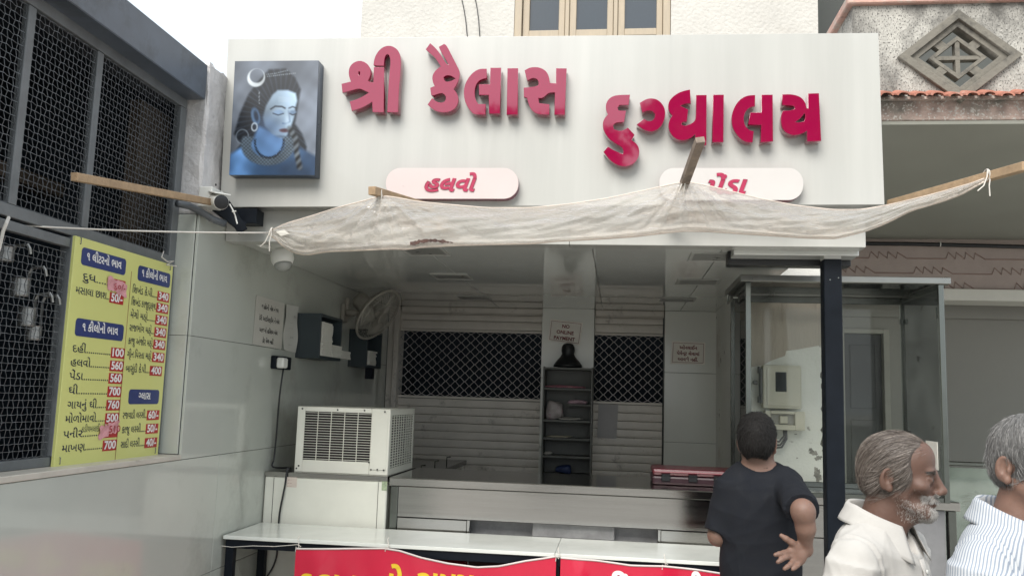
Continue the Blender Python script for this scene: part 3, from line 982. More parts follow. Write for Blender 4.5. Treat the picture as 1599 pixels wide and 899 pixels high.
letters([[(1262, 78), (1330, 76), (1390, 95), (1420, 135), (1426, 170), (1436, 172), (1436, 72), (1510, 70), (1525, 392), (1430, 395), (1428, 325), (1390, 346), (1340, 356), (1290, 341), (1260, 302), (1252, 250), (1256, 212), (1266, 188), (1320, 186), (1345, 176), (1345, 160), (1320, 152), (1262, 150)],
         [(1350, 263), (1385, 241), (1412, 205), (1420, 225), (1410, 258), (1376, 269)]], *Cc)

# the two rounded product plates
M_plate_edge = mat("magenta_plate_edge", (0.16, 0.006, 0.04), 0.25, coat=0.4)
M_plate = mat("pinkish_white_plate", (0.56, 0.475, 0.46), 0.3, var=0.02, coat=0.2)
M_plate2 = mat("white_plate", (0.53, 0.505, 0.485), 0.3, var=0.02, coat=0.2)
def rounded(x0, y0, x1, y1, r, n=8):
    p = []
    for cx, cy, a0 in ((x1 - r, y1 - r, 0), (x0 + r, y1 - r, 90), (x0 + r, y0 + r, 180), (x1 - r, y0 + r, 270)):
        for k in range(n + 1):
            a = R(a0 + 90 * k / n); p.append((cx + r * math.cos(a), cy + r * math.sin(a)))
    return p
M_vinyl = mat("magenta_vinyl", (0.34, 0.006, 0.055), 0.45)
def plate(px, txt, tx0, tx1, tb, th, label, m):
    Yp = YS - 0.045
    P = [(at(x, y, Yp).x, at(x, y, Yp).z) for x, y in rounded(*px)]
    pe = thing("product_plate", label, "sign plate", (at((px[0] + px[2]) / 2, px[3], YS).x, YS, at(px[0], px[3], YS).z), "product plates on the sign board")
    link_mesh("plate_body", poly_prism([P], lambda u, v, w: Vector((u, Yp + 0.004 + w, v)), 0.041), M_plate_edge, pe)
    link_mesh("plate_face", poly_prism([P], lambda u, v, w: Vector((u, Yp + w, v)), 0.0038, 0.0008), m, pe)
    bm = BM()
    a = at(tx0, tb, Yp - 0.0015); b = at(tx1, tb - (tx1 - tx0) * 0.003, Yp - 0.0015)
    put_text(bm, txt, a, (b - a), (0, 0, 1), th, width=(b - a).length, bold=0.035, shear=0.28, ext=0.012)
    obj("lettering", bm, M_vinyl, pe)
plate((603, 263, 810, 311, 23), "હલવો", 663, 744, 299, 0.098, "pinkish rounded plate on the sign, left one, with a short magenta word in full view", M_plate)
plate((1030, 263, 1255, 313, 23), "પેંડા", 1106, 1168, 303, 0.105, "white rounded plate on the sign, right one, half hidden by the plastic sheet", M_plate2)

# ------------------------------------------------------------------ picture box (a plain generic portrait in blue)
Ypb = YS - 0.075
pb = [at(367.5, 96.4, Ypb), at(498.2, 95.3, Ypb), at(491.8, 274, Ypb), at(358.4, 273.7, Ypb)]
pbx = thing("picture_box", "blue toned portrait of a long haired person in a shallow dark box on the sign", "picture", (at(430, 274, YS).x, YS, pb[2].z))
me = poly_prism([[(p.x, p.z) for p in pb]], lambda u, v, w: Vector((u, Ypb + 0.001 + w, v)), 0.0735, 0.002)
link_mesh("box", me, mat("dark_slate_return", (0.035, 0.05, 0.075), 0.3, var=0.15), pbx)
NU, NV = 150, 200
u, v = np.meshgrid((np.arange(NU) + .5) / NU, (np.arange(NV) + .5) / NV, indexing='ij')
X = u * 0.68; Yy = v * 0.90        # picture space of the zoomed print: 0.68 wide, 0.90 high (y down)
rs = np.random.RandomState(5)
def nz2(f, seed=0):
    r_ = np.random.RandomState(seed); s = 0
    for k in range(7):
        a, b, c = r_.uniform(-1, 1, 3)
        s = s + np.sin(f * (a * X * 9 + b * Yy * 9) + 6 * c)
    return s / 7
C = np.zeros((NU, NV, 3)); 
def ss(d, w): return np.clip(0.5 - d / w, 0, 1)
def ell(cx, cy, rx, ry, ang=0):
    a = math.radians(ang); dx = X - cx; dy = Yy - cy
    p = dx * math.cos(a) + dy * math.sin(a); q = -dx * math.sin(a) + dy * math.cos(a)
    k = np.sqrt((p / rx) ** 2 + (q / ry) ** 2)
    return (k - 1) * min(rx, ry)
def seg(pts, wd):
    d = np.full(X.shape, 9.0)
    for (ax, ay), (bx, by) in zip(pts, pts[1:]):
        px, py = X - ax, Yy - ay; ex, ey = bx - ax, by - ay
        t = np.clip((px * ex + py * ey) / (ex * ex + ey * ey), 0, 1)
        d = np.minimum(d, np.hypot(px - t * ex, py - t * ey))
    return d - wd
def poly(pts):
    inside = np.zeros(X.shape, bool); d = np.full(X.shape, 9.0)
    n = len(pts)
    for i in range(n):
        (ax, ay), (bx, by) = pts[i], pts[(i + 1) % n]
        cond = ((ay > Yy) != (by > Yy)) & (X < (bx - ax) * (Yy - ay) / (by - ay + 1e-12) + ax)
        inside ^= cond
        px, py = X - ax, Yy - ay; ex, ey = bx - ax, by - ay
        t = np.clip((px * ex + py * ey) / (ex * ex + ey * ey + 1e-12), 0, 1)
        d = np.minimum(d, np.hypot(px - t * ex, py - t * ey))
    return np.where(inside, -d, d)
def paint(m, col, a=1.0):
    global C
    m = (m * a)[..., None]
    col = np.asarray(col) if np.ndim(col) == 3 else np.array(col)[None, None, :]
    C = C * (1 - m) + col * m
bgc = np.array([0.24, 0.275, 0.33])[None, None] * (0.70 + 0.9 * nz2(0.55, 1)[..., None] + 0.5 * nz2(1.5, 2)[..., None] + 0.25 * (X / 0.68)[..., None])
C = np.clip(bgc, 0.03, 0.6)
th_ = np.arctan2(Yy - 0.46, X - 0.38); rr_h = np.hypot(Yy - 0.46, X - 0.38)
hair = poly([(0.08, 0.66), (0.02, 0.58), (0.06, 0.42), (0.12, 0.27), (0.20, 0.16), (0.28, 0.07), (0.42, 0.06), (0.50, 0.14), (0.545, 0.23), (0.53, 0.34), (0.51, 0.50), (0.57, 0.58), (0.61, 0.68), (0.60, 0.80), (0.58, 0.93), (0.02, 0.93), (0.0, 0.76)])
strand = (0.055 + 0.10 * np.clip(np.sin(46 * th_ + 16 * rr_h + 3 * nz2(1.0, 3)), 0, 1) ** 2 * (0.6 + 0.5 * nz2(0.9, 8)))[..., None] * np.array([0.85, 1.1, 1.5])
paint(ss(hair, 0.02), strand)
paint(ss(poly([(0.0, 0.74), (0.10, 0.68), (0.20, 0.62), (0.42, 0.62), (0.5, 0.66), (0.70, 0.76), (0.72, 0.95), (-0.05, 0.95)]), 0.03), np.array([0.13, 0.28, 0.50])[None, None] * (0.55 + 1.2 * np.exp(-((X - .08) / .1) ** 2) + 0.5 * nz2(1.1, 9))[..., None])
paint(ss(poly([(0.22, 0.52), (0.43, 0.60), (0.43, 0.72), (0.36, 0.80), (0.22, 0.76), (0.16, 0.66)]), 0.03), (0.16, 0.33, 0.58))
face = poly([(0.32, 0.27), (0.36, 0.235), (0.44, 0.235), (0.505, 0.26), (0.52, 0.32), (0.505, 0.39), (0.50, 0.45), (0.475, 0.53), (0.445, 0.60), (0.40, 0.615), (0.33, 0.58), (0.27, 0.52), (0.25, 0.45), (0.27, 0.36)])
fc = np.array([0.52, 0.68, 0.84])[None, None] * np.clip(0.55 + 1.9 * (X - 0.30)[..., None] + 0.6 * (0.48 - Yy)[..., None], 0.40, 1.15)
paint(ss(face, 0.018), np.clip(fc, 0, 0.85))
paint(ss(ell(0.325, 0.52, 0.10, 0.07, 25), 0.10), (0.13, 0.25, 0.45), 0.55)
for pts, w in (([(0.31, 0.385), (0.345, 0.362), (0.40, 0.365), (0.425, 0.378)], 0.006), ([(0.455, 0.378), (0.485, 0.366), (0.512, 0.376)], 0.005)):
    paint(ss(seg(pts, w), 0.008), (0.02, 0.03, 0.06), 0.9)
for cx, cy, rx, ry in ((0.372, 0.412, 0.042, 0.022), (0.488, 0.412, 0.028, 0.018)):
    paint(ss(ell(cx, cy, rx, ry), 0.012), (0.30, 0.44, 0.62))
    paint(ss(seg([(cx - rx, cy + 0.006), (cx, cy + 0.020), (cx + rx, cy + 0.008)], 0.004), 0.007), (0.02, 0.03, 0.06), 0.95)
paint(ss(seg([(0.452, 0.40), (0.462, 0.45), (0.468, 0.485), (0.435, 0.50), (0.41, 0.497)], 0.004), 0.012), (0.12, 0.22, 0.40), 0.8)
paint(ss(ell(0.447, 0.455, 0.012, 0.05), 0.03), (0.60, 0.74, 0.88), 0.7)
paint(ss(ell(0.428, 0.553, 0.040, 0.016), 0.010), (0.20, 0.09, 0.12), 0.95)
paint(ss(seg([(0.388, 0.548), (0.428, 0.552), (0.466, 0.546)], 0.002), 0.006), (0.05, 0.02, 0.04), 0.9)
paint(ss(ell(0.40, 0.60, 0.03, 0.008), 0.02), (0.08, 0.16, 0.3), 0.7)
for yy in (0.292, 0.306, 0.320):
    paint(ss(seg([(0.37, yy), (0.50, yy + 0.004)], 0.003), 0.006), (0.55, 0.66, 0.76), 0.6)
paint(ss(ell(0.19, 0.44, 0.034, 0.07, -15), 0.012), (0.14, 0.26, 0.42)); paint(ss(ell(0.195, 0.44, 0.018, 0.045, -15), 0.012), (0.04, 0.08, 0.15))
paint(ss(np.abs(ell(0.185, 0.525, 0.022, 0.03)) - 0.004, 0.006), (0.45, 0.52, 0.6))
paint(ss(np.abs(ell(0.09, 0.60, 0.05, 0.055)) - 0.003, 0.006), (0.35, 0.42, 0.5), 0.8)
moon = np.maximum(ell(0.180, 0.135, 0.072, 0.072), -ell(0.185, 0.118, 0.058, 0.058))
paint(ss(moon, 0.01), (0.72, 0.78, 0.82))
for pts in ([(0.26, 0.11), (0.34, 0.10), (0.44, 0.075)], [(0.27, 0.125), (0.36, 0.115), (0.50, 0.10)], [(0.21, 0.24), (0.215, 0.34)]):
    paint(ss(seg(pts, 0.003), 0.006) * (np.sin(X * 420 + Yy * 200) > -0.2), (0.55, 0.62, 0.68), 0.8)
neck = np.abs(ell(0.30, 0.66, 0.175, 0.135)) - 0.032
neck = np.maximum(neck, 0.60 - Yy)
sc_ = (0.22 + 0.10 * np.sin(X * 210 + 2 * nz2(2, 4)) * np.sin(Yy * 230))[..., None] * np.array([0.75, 1.0, 1.25])
paint(ss(neck, 0.015), np.clip(sc_, 0.02, 1))
bead = np.maximum(np.abs(ell(0.31, 0.64, 0.115, 0.125)) - 0.008, 0.62 - Yy)
paint(ss(bead, 0.01) * (np.sin(X * 300) * np.sin(Yy * 300) > -0.5), (0.02, 0.02, 0.03))
paint(ss(seg([(0.47, 0.54), (0.52, 0.62), (0.53, 0.72), (0.56, 0.84)], 0.022), 0.02), (0.16 + 0.12 * np.sin(90 * (X + Yy)))[..., None] * np.array([0.9, 1.05, 1.2]))
P = np.zeros((NU + 1, NV + 1, 3))
for i in range(NU + 1):
    for j in range(NV + 1):
        a, b = i / NU, j / NV
        q = (pb[0] * (1 - a) + pb[1] * a) * (1 - b) + (pb[3] * (1 - a) + pb[2] * a) * b
        P[i, j] = (q.x, Ypb - 0.0006, q.z)
me = grid_mesh("print", P)
ca = me.color_attributes.new("print_ink", 'FLOAT_COLOR', 'CORNER')
C = np.clip(C, 0, 1); lum = C.mean(-1, keepdims=True); C = (C * 0.74 + lum * 0.26) * (1 + 0.22 * nz2(3.1, 14) + 0.14 * nz2(7.0, 15))[..., None]; C = np.clip(C, 0, 1) ** 1.6 * 0.85
# average cell colours to corners so that the print is smooth
Cp = np.pad(C, ((1, 1), (1, 1), (0, 0)), mode='edge')
Cv = (Cp[:-1, :-1] + Cp[1:, :-1] + Cp[:-1, 1:] + Cp[1:, 1:]) / 4
li = np.zeros(len(me.loops), np.int32); me.loops.foreach_get("vertex_index", li)
cv = np.concatenate([np.clip(Cv.reshape(-1, 3)[li], 0, 1), np.ones((len(li), 1))], 1).astype(np.float32)
ca.data.foreach_set("color", cv.ravel())
Mp = bpy.data.materials.new("portrait_print"); Mp.use_nodes = True
an = nd(Mp.node_tree, "ShaderNodeVertexColor"); an.layer_name = "print_ink"
pp = Mp.node_tree.nodes["Principled BSDF"]; pp.inputs["Roughness"].default_value = 0.28
Mp.node_tree.links.new(an.outputs["Color"], pp.inputs["Base Color"])
link_mesh("print", me, Mp, pbx)

# ------------------------------------------------------------------ price board hung on the window bars
XM = XF + 0.03
c4 = [on_x(118, 370, XM), on_x(268, 412, XM), on_x(250, 713.5, XM), on_x(85, 735, XM)]
my0 = (c4[0].y + c4[3].y) / 2; my1 = (c4[1].y + c4[2].y) / 2
mz1 = (c4[0].z + c4[1].z) / 2; mz0 = (c4[2].z + c4[3].z) / 2
mb = thing("price_board", "yellow price board with blue headings and red price tags hung on the window bars", "price board", (XM, (my0 + my1) / 2, mz0))
bm = BM()
box(bm, (XM - 0.014, my0, mz0), (XM, my1, mz1), 0.0015)
obj("board_panel", bm, mat("pale_yellow_print", (0.64, 0.65, 0.23), 0.35, var=0.03, vscale=2, coat=0.15), mb)
BW = my1 - my0; BH = mz1 - mz0
# board coordinates: s 0..1 along the board (towards the shop), t in px-like 0..1 downwards
U = Vector((0, 1, 0)); V = Vector((0, 0, 1))
def bp(s, t, lift=0.001): return Vector((XM + lift, my0 + s * BW, mz1 - t * BH))
M_ink = mat("dark_blue_ink", (0.012, 0.02, 0.05), 0.5)
M_head = mat("navy_heading", (0.035, 0.05, 0.16), 0.35)
M_tagred = mat("red_price_tag", (0.42, 0.03, 0.03), 0.4)
M_wtext = mat("white_lettering", (0.75, 0.74, 0.72), 0.5)
M_pinkpaper = mat("pink_paper", (0.62, 0.30, 0.32), 0.75, var=0.12, vscale=30)
def quadpatch(s0, t0, s1, t1, r=None, lift=0.001, th=0.001):
    o = bp(s0, t1, lift); w = (s1 - s0) * BW; h = (t1 - t0) * BH
    pts = rounded(0, 0, w, h, r) if r else [(0, 0), (w, 0), (w, h), (0, h)]
    return poly_prism([pts], lambda a, b, d: o + U * a + V * b + Vector((-d, 0, 0)), th)
head = [(0.06, 0.040, 0.475, 0.118, "૧ લીટરનો ભાવ"), (0.605, 0.050, 0.975, 0.125, "૧ કીલોનો ભાવ"), (0.065, 0.352, 0.51, 0.430, "૧ કીલોનો ભાવ"), (0.62, 0.655, 0.955, 0.727, "ગ્લાસ")]
for s0, t0, s1, t1, tx in head:
    h_ = link_mesh("heading", quadpatch(s0, t0, s1, t1, 0.016, 0.0012), M_head, mb)
    bm = BM()
    tx = tx.replace("ગ્લા", "~ગલા")
    put_text(bm, tx, bp((s0 + s1) / 2, t1 - (t1 - t0) * 0.34, 0.0018), U, V, 0.046, align='C', bold=0.02, maxw=(s1 - s0) * BW * 0.78)
    obj("heading_lettering", bm, M_wtext, h_)
rows = [(0.085, 0.345, 0.182, "દુધ......", None), (0.04, 0.34, 0.247, "મસાલા છાશ..", "50/-"),
        (0.06, 0.40, 0.500, "દહીં............", "100"), (0.055, 0.40, 0.561, "હલવો..........", "560"), (0.055, 0.40, 0.619, "પેંડા............", "560"),
        (0.06, 0.40, 0.681, "ઘી.............", "700"), (0.06, 0.40, 0.743, "ગાયનું ઘી.....", "760"), (0.055, 0.40, 0.804, "મોળોમાવો.....", "500"),
        (0.05, 0.40, 0.868, "પનીર..........", None), (0.05, 0.40, 0.928, "માખણ.........", "700"),
        (0.565, 0.835, 0.190, "િશખંડ કે.પી.....", "340"), (0.565, 0.835, 0.250, "િશખંડ કાજુદ્ાક્ષ.", "340"), (0.565, 0.835, 0.312, "મેંગો મઠ્ઠો.......", "340"),
        (0.565, 0.835, 0.375, "રાજભોગ મઠ્ઠો...", "340"), (0.565, 0.835, 0.438, "કાજુ અંજીર મઠ્ઠો.", "340"), (0.565, 0.835, 0.503, "ગ્ીન િપ~સતા મઠ્ઠો.", "340"),
        (0.565, 0.82, 0.572, "બાસુંદી કે.પી....", "400"),
        (0.575, 0.83, 0.795, "રજવાડી લ~સસી..", "60/-"), (0.58, 0.83, 0.863, "કાજુ લ~સસી.....", "50/-"), (0.58, 0.83, 0.933, "સાદી લ~સસી.....", "40/-")]
bm = BM()
for s0, s1, t, tx, pr in rows:
    tx = tx.replace("ક્ષ", "ક્ષ").replace("ઠ્ઠ", "ઠ્")
    put_text(bm, tx, bp(s0, t, 0.0012), U, V, 0.043, width=(s1 - s0) * BW, bold=0.004)
obj("lettering", bm, M_ink, mb)
for s0, s1, t, tx, pr in rows:
    a = s1 + 0.005
    w = 0.135 if s0 < 0.5 else 0.14
    if pr is None:
        pr = ""
    tg = link_mesh("price_tag", quadpatch(a, t - 0.037, a + w, t + 0.012, None, 0.0012), M_tagred, mb)
    if pr:
        b2 = BM()
        put_text(b2, pr, bp(a + w / 2, t + 0.003, 0.0018), U, V, 0.046, align='C', bold=0.03, width=w * BW * 0.84)
        obj("price", b2, M_wtext, tg)
link_mesh("divider_line", quadpatch(0.536, 0.09, 0.5395, 0.995, None, 0.0012), mat("brown_line", (0.28, 0.14, 0.06), 0.5), mb)
bm = BM()
for s, t in ((0.04, 0.03), (0.96, 0.03), (0.04, 0.975), (0.96, 0.975)):
    tube(bm, [bp(s, t, -0.02), bp(s, t, 0.004), bp(s, t - 0.025, 0.004), bp(s, t - 0.04, -0.02)], 0.0018, 5)
tag(obj("binding_wire", bm, M_wire, mb))
# hand-written pink paper slips pasted over two prices
for (s0, t0, s1, t1, tx, lab, sl) in ((0.31, 0.140, 0.50, 0.200, "૬૦/-", "small pink paper slip pasted over the topmost price of the yellow board", 0.02), (0.355, 0.828, 0.54, 0.882, "510", "crumpled pink paper slip pasted over a price near the foot of the yellow board", -0.03)):
    n, m = 12, 7
    P = np.zeros((n, m, 3)); rr = np.random.RandomState(int(t0 * 1000))
    for i in range(n):
        for j in range(m):
            a, b = i / (n - 1), j / (m - 1)
            e = rr.uniform(-0.004, 0.004) if (i in (0, n - 1) or j in (0, m - 1)) else 0
            q = bp(s0 + (s1 - s0) * a + e * 2, t0 + (t1 - t0) * b + e * 2 + sl * a, 0.0035 + 0.0025 * math.sin(a * 9 + b * 5) + rr.uniform(0, 0.0012))
            P[i, j] = q
    ro = thing("paper_slip", lab, "paper slip", bp((s0 + s1) / 2, t1, 0.003), "pink slips on the price board")
    link_mesh("slip", grid_mesh("slip", P), M_pinkpaper, ro)
    bm = BM()
    put_text(bm, tx, bp(s0 + 0.03 + (0.05 if tx == "510" else 0.02), t1 - 0.014 + sl * 0.4, 0.0085), U, V, 0.04, width=(s1 - s0) * BW * 0.6, bold=0.0)
    obj("handwriting", bm, mat("red_marker", (0.35, 0.02, 0.03), 0.6), ro)
bm = BM()
put_text(bm, "કડીયમલાઈ", bp(0.20, 0.848, 0.0016), U, Vector((0, 0.0, 1)), 0.036, width=0.16 * BW)
obj("handwritten_note", bm, mat("pencil", (0.10, 0.12, 0.08), 0.7), mb)

# ------------------------------------------------------------------ notices
def board_on(name, label, cat, corners, nrm, th, m_face, lines, m_text, border=None, group=None, bold=0.01, curl=0.0):
    """corners TL,TR,BR,BL in space; lines: (text, u centre, v baseline from top, height fraction, width fraction)"""
    TL, TR, BR, BL = [Vector(c) for c in corners]
    nrm = Vector(nrm)
    ro = thing(name, label, cat, (TL + TR + BR + BL) / 4 - Vector((0, 0, ((TL - BL).length) / 2)), group)
    n, m = 14, 18
    P = np.zeros((n, m, 3))
    f = lambda a, b: (TL * (1 - a) + TR * a) * (1 - b) + (BL * (1 - a) + BR * a) * b
    for i in range(n):
        for j in range(m):
            a, b = i / (n - 1), j / (m - 1)
            P[i, j] = f(a, b) + nrm * (th + curl * (0.5 + 0.5 * math.sin(7 * b + 3 * a)) * (abs(a - 0.5) * 2) ** 2)
    me = grid_mesh("sheet", P)
    sh = link_mesh("sheet", me, m_face, ro)
    mod = sh.modifiers.new("thickness", 'SOLIDIFY'); mod.thickness = max(th * 0.6, 0.0006); mod.offset = 0
    u = (TR - TL).normalized(); v = (TL - BL).normalized()
    W = (TR - TL).length; H = (TL - BL).length
    bm = BM()
    for tx, cu_, cv_, hf, wf in lines:
        c = f(cu_, cv_) + nrm * (th + 0.0012 + curl * 0.4)
        put_text(bm, tx, c, u, v, hf * H, align='C', maxw=wf * W, bold=bold)
    if lines: obj("lettering", bm, m_text, ro)
    if border:
        bm = BM()
        for k, (a, b) in enumerate((((.05, .07), (.95, .07)), ((.95, .07), (.95, .93)), ((.95, .93), (.05, .93)), ((.05, .93), (.05, .07)))):
            beam(bm, f(*a) + nrm * (th + 0.0012 + 0.0001 * k), f(*b) + nrm * (th + 0.0012 + 0.0001 * k), 0.0028, 0.0006, up=nrm)
        obj("border_line", bm, border, ro)
    return ro
M_redtext = mat("dark_red_print", (0.20, 0.008, 0.012), 0.6)
M_blacktext = mat("black_marker", (0.015, 0.015, 0.018), 0.6)
M_notice = mat("white_notice_card", (0.90, 0.86, 0.80), 0.6, var=0.04)
Y1 = YB - 0.062
board_on("notice", "white notice reading NO ONLINE PAYMENT taped on the middle pillar", "notice", [at(860, 498.5, Y1), at(911, 504, Y1), at(906, 539.5, Y1), at(856, 532, Y1)], (0, -1, 0), 0.002, M_notice,
         [("NO", .5, .33, .22, .3), ("ONLINE", .5, .60, .22, .62), ("PAYMENT", .5, .87, .22, .78)], M_redtext, M_redtext, bold=0.03)
Y2 = YB - 0.032
board_on("notice", "white Gujarati notice with red writing on the right tiled wall", "notice", [at(1049.5, 532.5, Y2), at(1102, 535, Y2), at(1101, 569.5, Y2), at(1047.5, 568, Y2)], (0, -1, 0), 0.002, M_notice,
         [("ઓનલાઈન", .5, .34, .20, .62), ("પેમેન્ટ લેવામાં", .5, .60, .20, .80), ("આવશે નહીં.", .5, .86, .20, .70)], M_redtext, M_redtext, bold=0.03)
x0 = XW
board_on("paper_notice", "hand lettered Gujarati paper with four lines of black writing on the side wall", "notice", [on_x(400, 461, x0), on_x(443.5, 474, x0), on_x(438.5, 546, x0), on_x(394, 537, x0)], (1, 0, 0), 0.003, mat("greyish_paper", (0.46, 0.45, 0.41), 0.8, var=0.05),
         [("જાહેરની નોંધ નં ૧૫", .5, .24, .13, .82), ("ડેરી આઈસક્રીમ ને બંધ", .5, .48, .13, .82), ("આજનો હિસાબ બંધ", .5, .72, .13, .68), ("કેટ મેળ નહીં", .5, .93, .13, .55)], M_blacktext, bold=0.022)
board_on("paper_notice", "narrow curling printed sheet between the lettered paper and the dark wall shelf", "notice", [on_x(445, 475, x0), on_x(464.5, 479, x0), on_x(460.5, 551, x0), on_x(440.5, 546, x0)], (1, 0, 0), 0.003, mat("grey_white_paper", (0.50, 0.50, 0.47), 0.8, var=0.05),
         [("૧૫", .75, .27, .09, .3), ("૨૦  ૧૧", .6, .72, .07, .5), ("- - - - -", .5, .4, .07, .7), ("- - - - -", .5, .52, .07, .7), ("- - - - -", .5, .88, .07, .7)], mat("grey_print", (0.2, 0.2, 0.2), 0.7), curl=0.012)
Y3 = YB + 0.02
board_on("paper_notice", "faded grey sheet pasted on the right hand rolling shutter", "notice", [at(935, 630, Y3), at(966, 632, Y3), at(963, 685, Y3), at(933, 683, Y3)], (0, -1, 0), 0.006, mat("faded_paper", (0.46, 0.45, 0.46), 0.8, var=0.06),
         [("----------", .5, .25, .07, .7), ("--------", .5, .45, .07, .6), ("----------", .5, .65, .07, .7)], mat("faint_print", (0.18, 0.18, 0.19), 0.8))
# ------------------------------------------------------------------ steel counter
ZK = 1.235
YK = 4.80
ctr = thing("steel_counter", "long brushed stainless steel shop counter with dark slots below its front panel", "counter", (0.2, 5.1, 0.0))
xk0, xk1 = at(608, 745, YK).x, 1.76
bm = BM()
box(bm, (xk0, YK, ZK - 0.046), (xk1, 5.52, ZK), 0.004)
obj("counter_top", bm, M_stainless, ctr)
bm = BM()
zp0 = at(730, 812, YK).z
box(bm, (xk0 + 0.055, YK + 0.006, zp0), (1.20, YK + 0.03, ZK - 0.047), 0.002)
obj("front_panel", bm, M_stainless, ctr)
bm = BM()
box(bm, (xk0 + 0.012, YK + 0.003, 0.05), (xk0 + 0.053, YK + 0.045, ZK - 0.047), 0.003)
zl = at(730, 829, YK).z
xm0 = at(731, 820, YK).x; xm1 = at(1030, 835, YK).x
obj("counter_post", bm, M_stainless_tube, ctr)
for x in (xm0, xm1): bm = BM(); box(bm, (x - 0.008, YK + 0.008, 0.05), (x + 0.008, YK + 0.04, zp0 - 0.001), 0.002); obj("counter_post", bm, M_stainless, ctr)
bm = BM(); box(bm, (1.20, YK + 0.003, 0.05), (1.24, YK + 0.045, ZK - 0.047), 0.003)
obj("counter_post", bm, M_stainless_tube, ctr); bm = BM()
box(bm, (1.70, YK + 0.003, 0.05), (1.74, YK + 0.045, ZK - 0.047), 0.003)
obj("counter_post", bm, M_stainless_tube, ctr)
bm = BM()
box(bm, (xk0 + 0.055, YK + 0.010, zl - 0.35), (xm0 - 0.009, YK + 0.03, zp0 - 0.004), 0.002)
obj("lower_panel", bm, M_stainless, ctr); bm = BM()
box(bm, (xm1 + 0.009, YK + 0.010, zl - 0.35), (1.19, YK + 0.03, zp0 - 0.004), 0.002)
obj("lower_panel", bm, M_stainless, ctr)
bm = BM()
box(bm, (xk0 + 0.02, YK + 0.11, 0.16), (1.72, YK + 0.12, ZK - 0.05)); box(bm, (xm0 + 0.35, YK + 0.05, zl - 0.02), (xm0 + 0.8, YK + 0.109, zp0 + 0.02), 0.004)
obj("inner_back", bm, mat("dull_steel_back", (0.30, 0.30, 0.30), 0.5, metal=0.3, var=0.3, vscale=9), ctr); bm = BM()
box(bm, (xk0 + 0.06, YK + 0.035, 0.90), (1.19, YK + 0.109, 0.915))
box(bm, (1.245, YK + 0.02, 0.06), (1.69, YK + 0.03, ZK - 0.05))
obj("inner_shelf", bm, mat("dull_steel", (0.22, 0.22, 0.225), 0.5, metal=0.5, var=0.2), ctr)
M_brown = mat("brown_laminate", (0.17, 0.085, 0.045), 0.4, var=0.25, vscale=4, stretch=(6, 6, 0.6))
M_dbrown = mat("dark_brown_laminate", (0.055, 0.035, 0.03), 0.4, var=0.25, vscale=4)
xs_ = [at(612, 870, YK).x, at(727, 870, YK).x, at(1030, 880, YK).x, 1.2]
for k, (a, b) in enumerate(zip(xs_, xs_[1:])):
    bm = BM(); box(bm, (a + 0.004, YK + 0.012, 0.08), (b - 0.004, YK + 0.03, zl - 0.36 if k != 1 else 0.895), 0.002)
    obj("door", bm, (M_brown, M_dbrown, M_brown)[k], ctr)
# side counter along the left wall
sc_ = thing("side_counter", "dark topped side counter running back along the left wall behind the window air conditioner", "counter", (-1.6, 6.2, 0.16))
bm = BM()
za_ = 1.17
p_far = at(711, 693, 7.18); p_near = Vector((at(640, 742, 5.55).x, 5.55, 0))
xe = -1.24
box(bm, (XW + 0.004, 5.50, za_ - 0.04), (xe, 7.2, za_), 0.004)
obj("counter_top", bm, mat("dark_granite", (0.06, 0.06, 0.055), 0.12, var=0.3, vscale=60), sc_)
bm = BM()
box(bm, (XW + 0.004, 5.52, 0.16), (xe - 0.02, 7.18, za_ - 0.041), 0.003)
obj("cabinet_body", bm, M_white_metal, sc_)
bm = BM()
for y in (5.9, 6.35, 6.8):
    bm = BM()
    tube(bm, [(-1.33, y, za_ + 0.0005), (-1.33, y, za_ + 0.045), (-1.30, y, za_ + 0.05)], 0.005, 6)
    obj("tap_stub", bm, M_stainless_tube, sc_)

# white sheet-metal cabinet carrying the air conditioner
wc = thing("white_cabinet", "cream white sheet metal cabinet with two small stickers at the left end of the counter", "cabinet", (-1.63, 5.0, 0))
x0_, x1_ = XW + 0.006, at(606, 760, YK).x - 0.006
bm = BM()
box(bm, (x0_, YK + 0.004, 0.05), (x1_, 5.48, ZK - 0.025), 0.006)
obj("cabinet_body", bm, M_white_metal, wc)
bm = BM()
box(bm, (x0_ - 0.002, YK, ZK - 0.0245), (x1_ + 0.002, 5.49, ZK + 0.004), 0.003)
obj("steel_top", bm, M_stainless, wc)
bm = BM()
for px in (426, 590):
    xq = at(px, 780, YK).x
    box(bm, (xq - 0.001, YK + 0.001, 0.9), (xq + 0.001, YK + 0.0043, ZK - 0.03))
obj("panel_seam", bm, M_grout, wc)
for (a, b, c, d, m, tx) in ((449, 740, 463.5, 761, mat("sticker_paper", (0.60, 0.52, 0.46), 0.6), ["- ---", "--- -", "-- --", "- - -"]), (597, 751, 604.5, 766, mat("green_sticker", (0.30, 0.36, 0.24), 0.5, var=0.4, vscale=60), [])):
    p = [at(a, b, YK + 0.002), at(c, d, YK + 0.002)]
    bm = BM(); box(bm, (p[0].x, YK + 0.0022, p[1].z), (p[1].x, YK + 0.0042, p[0].z))
    st = obj("sticker", bm, m, wc)
    if tx:
        bm = BM()
        for k, t_ in enumerate(tx):
            put_text(bm, t_, Vector((p[0].x + 0.006, YK + 0.0016, p[0].z - 0.018 * (k + 1))), (1, 0, 0), (0, 0, 1), 0.016, maxw=(p[1].x - p[0].x) * 0.8)
        obj("print", bm, M_redtext, st)

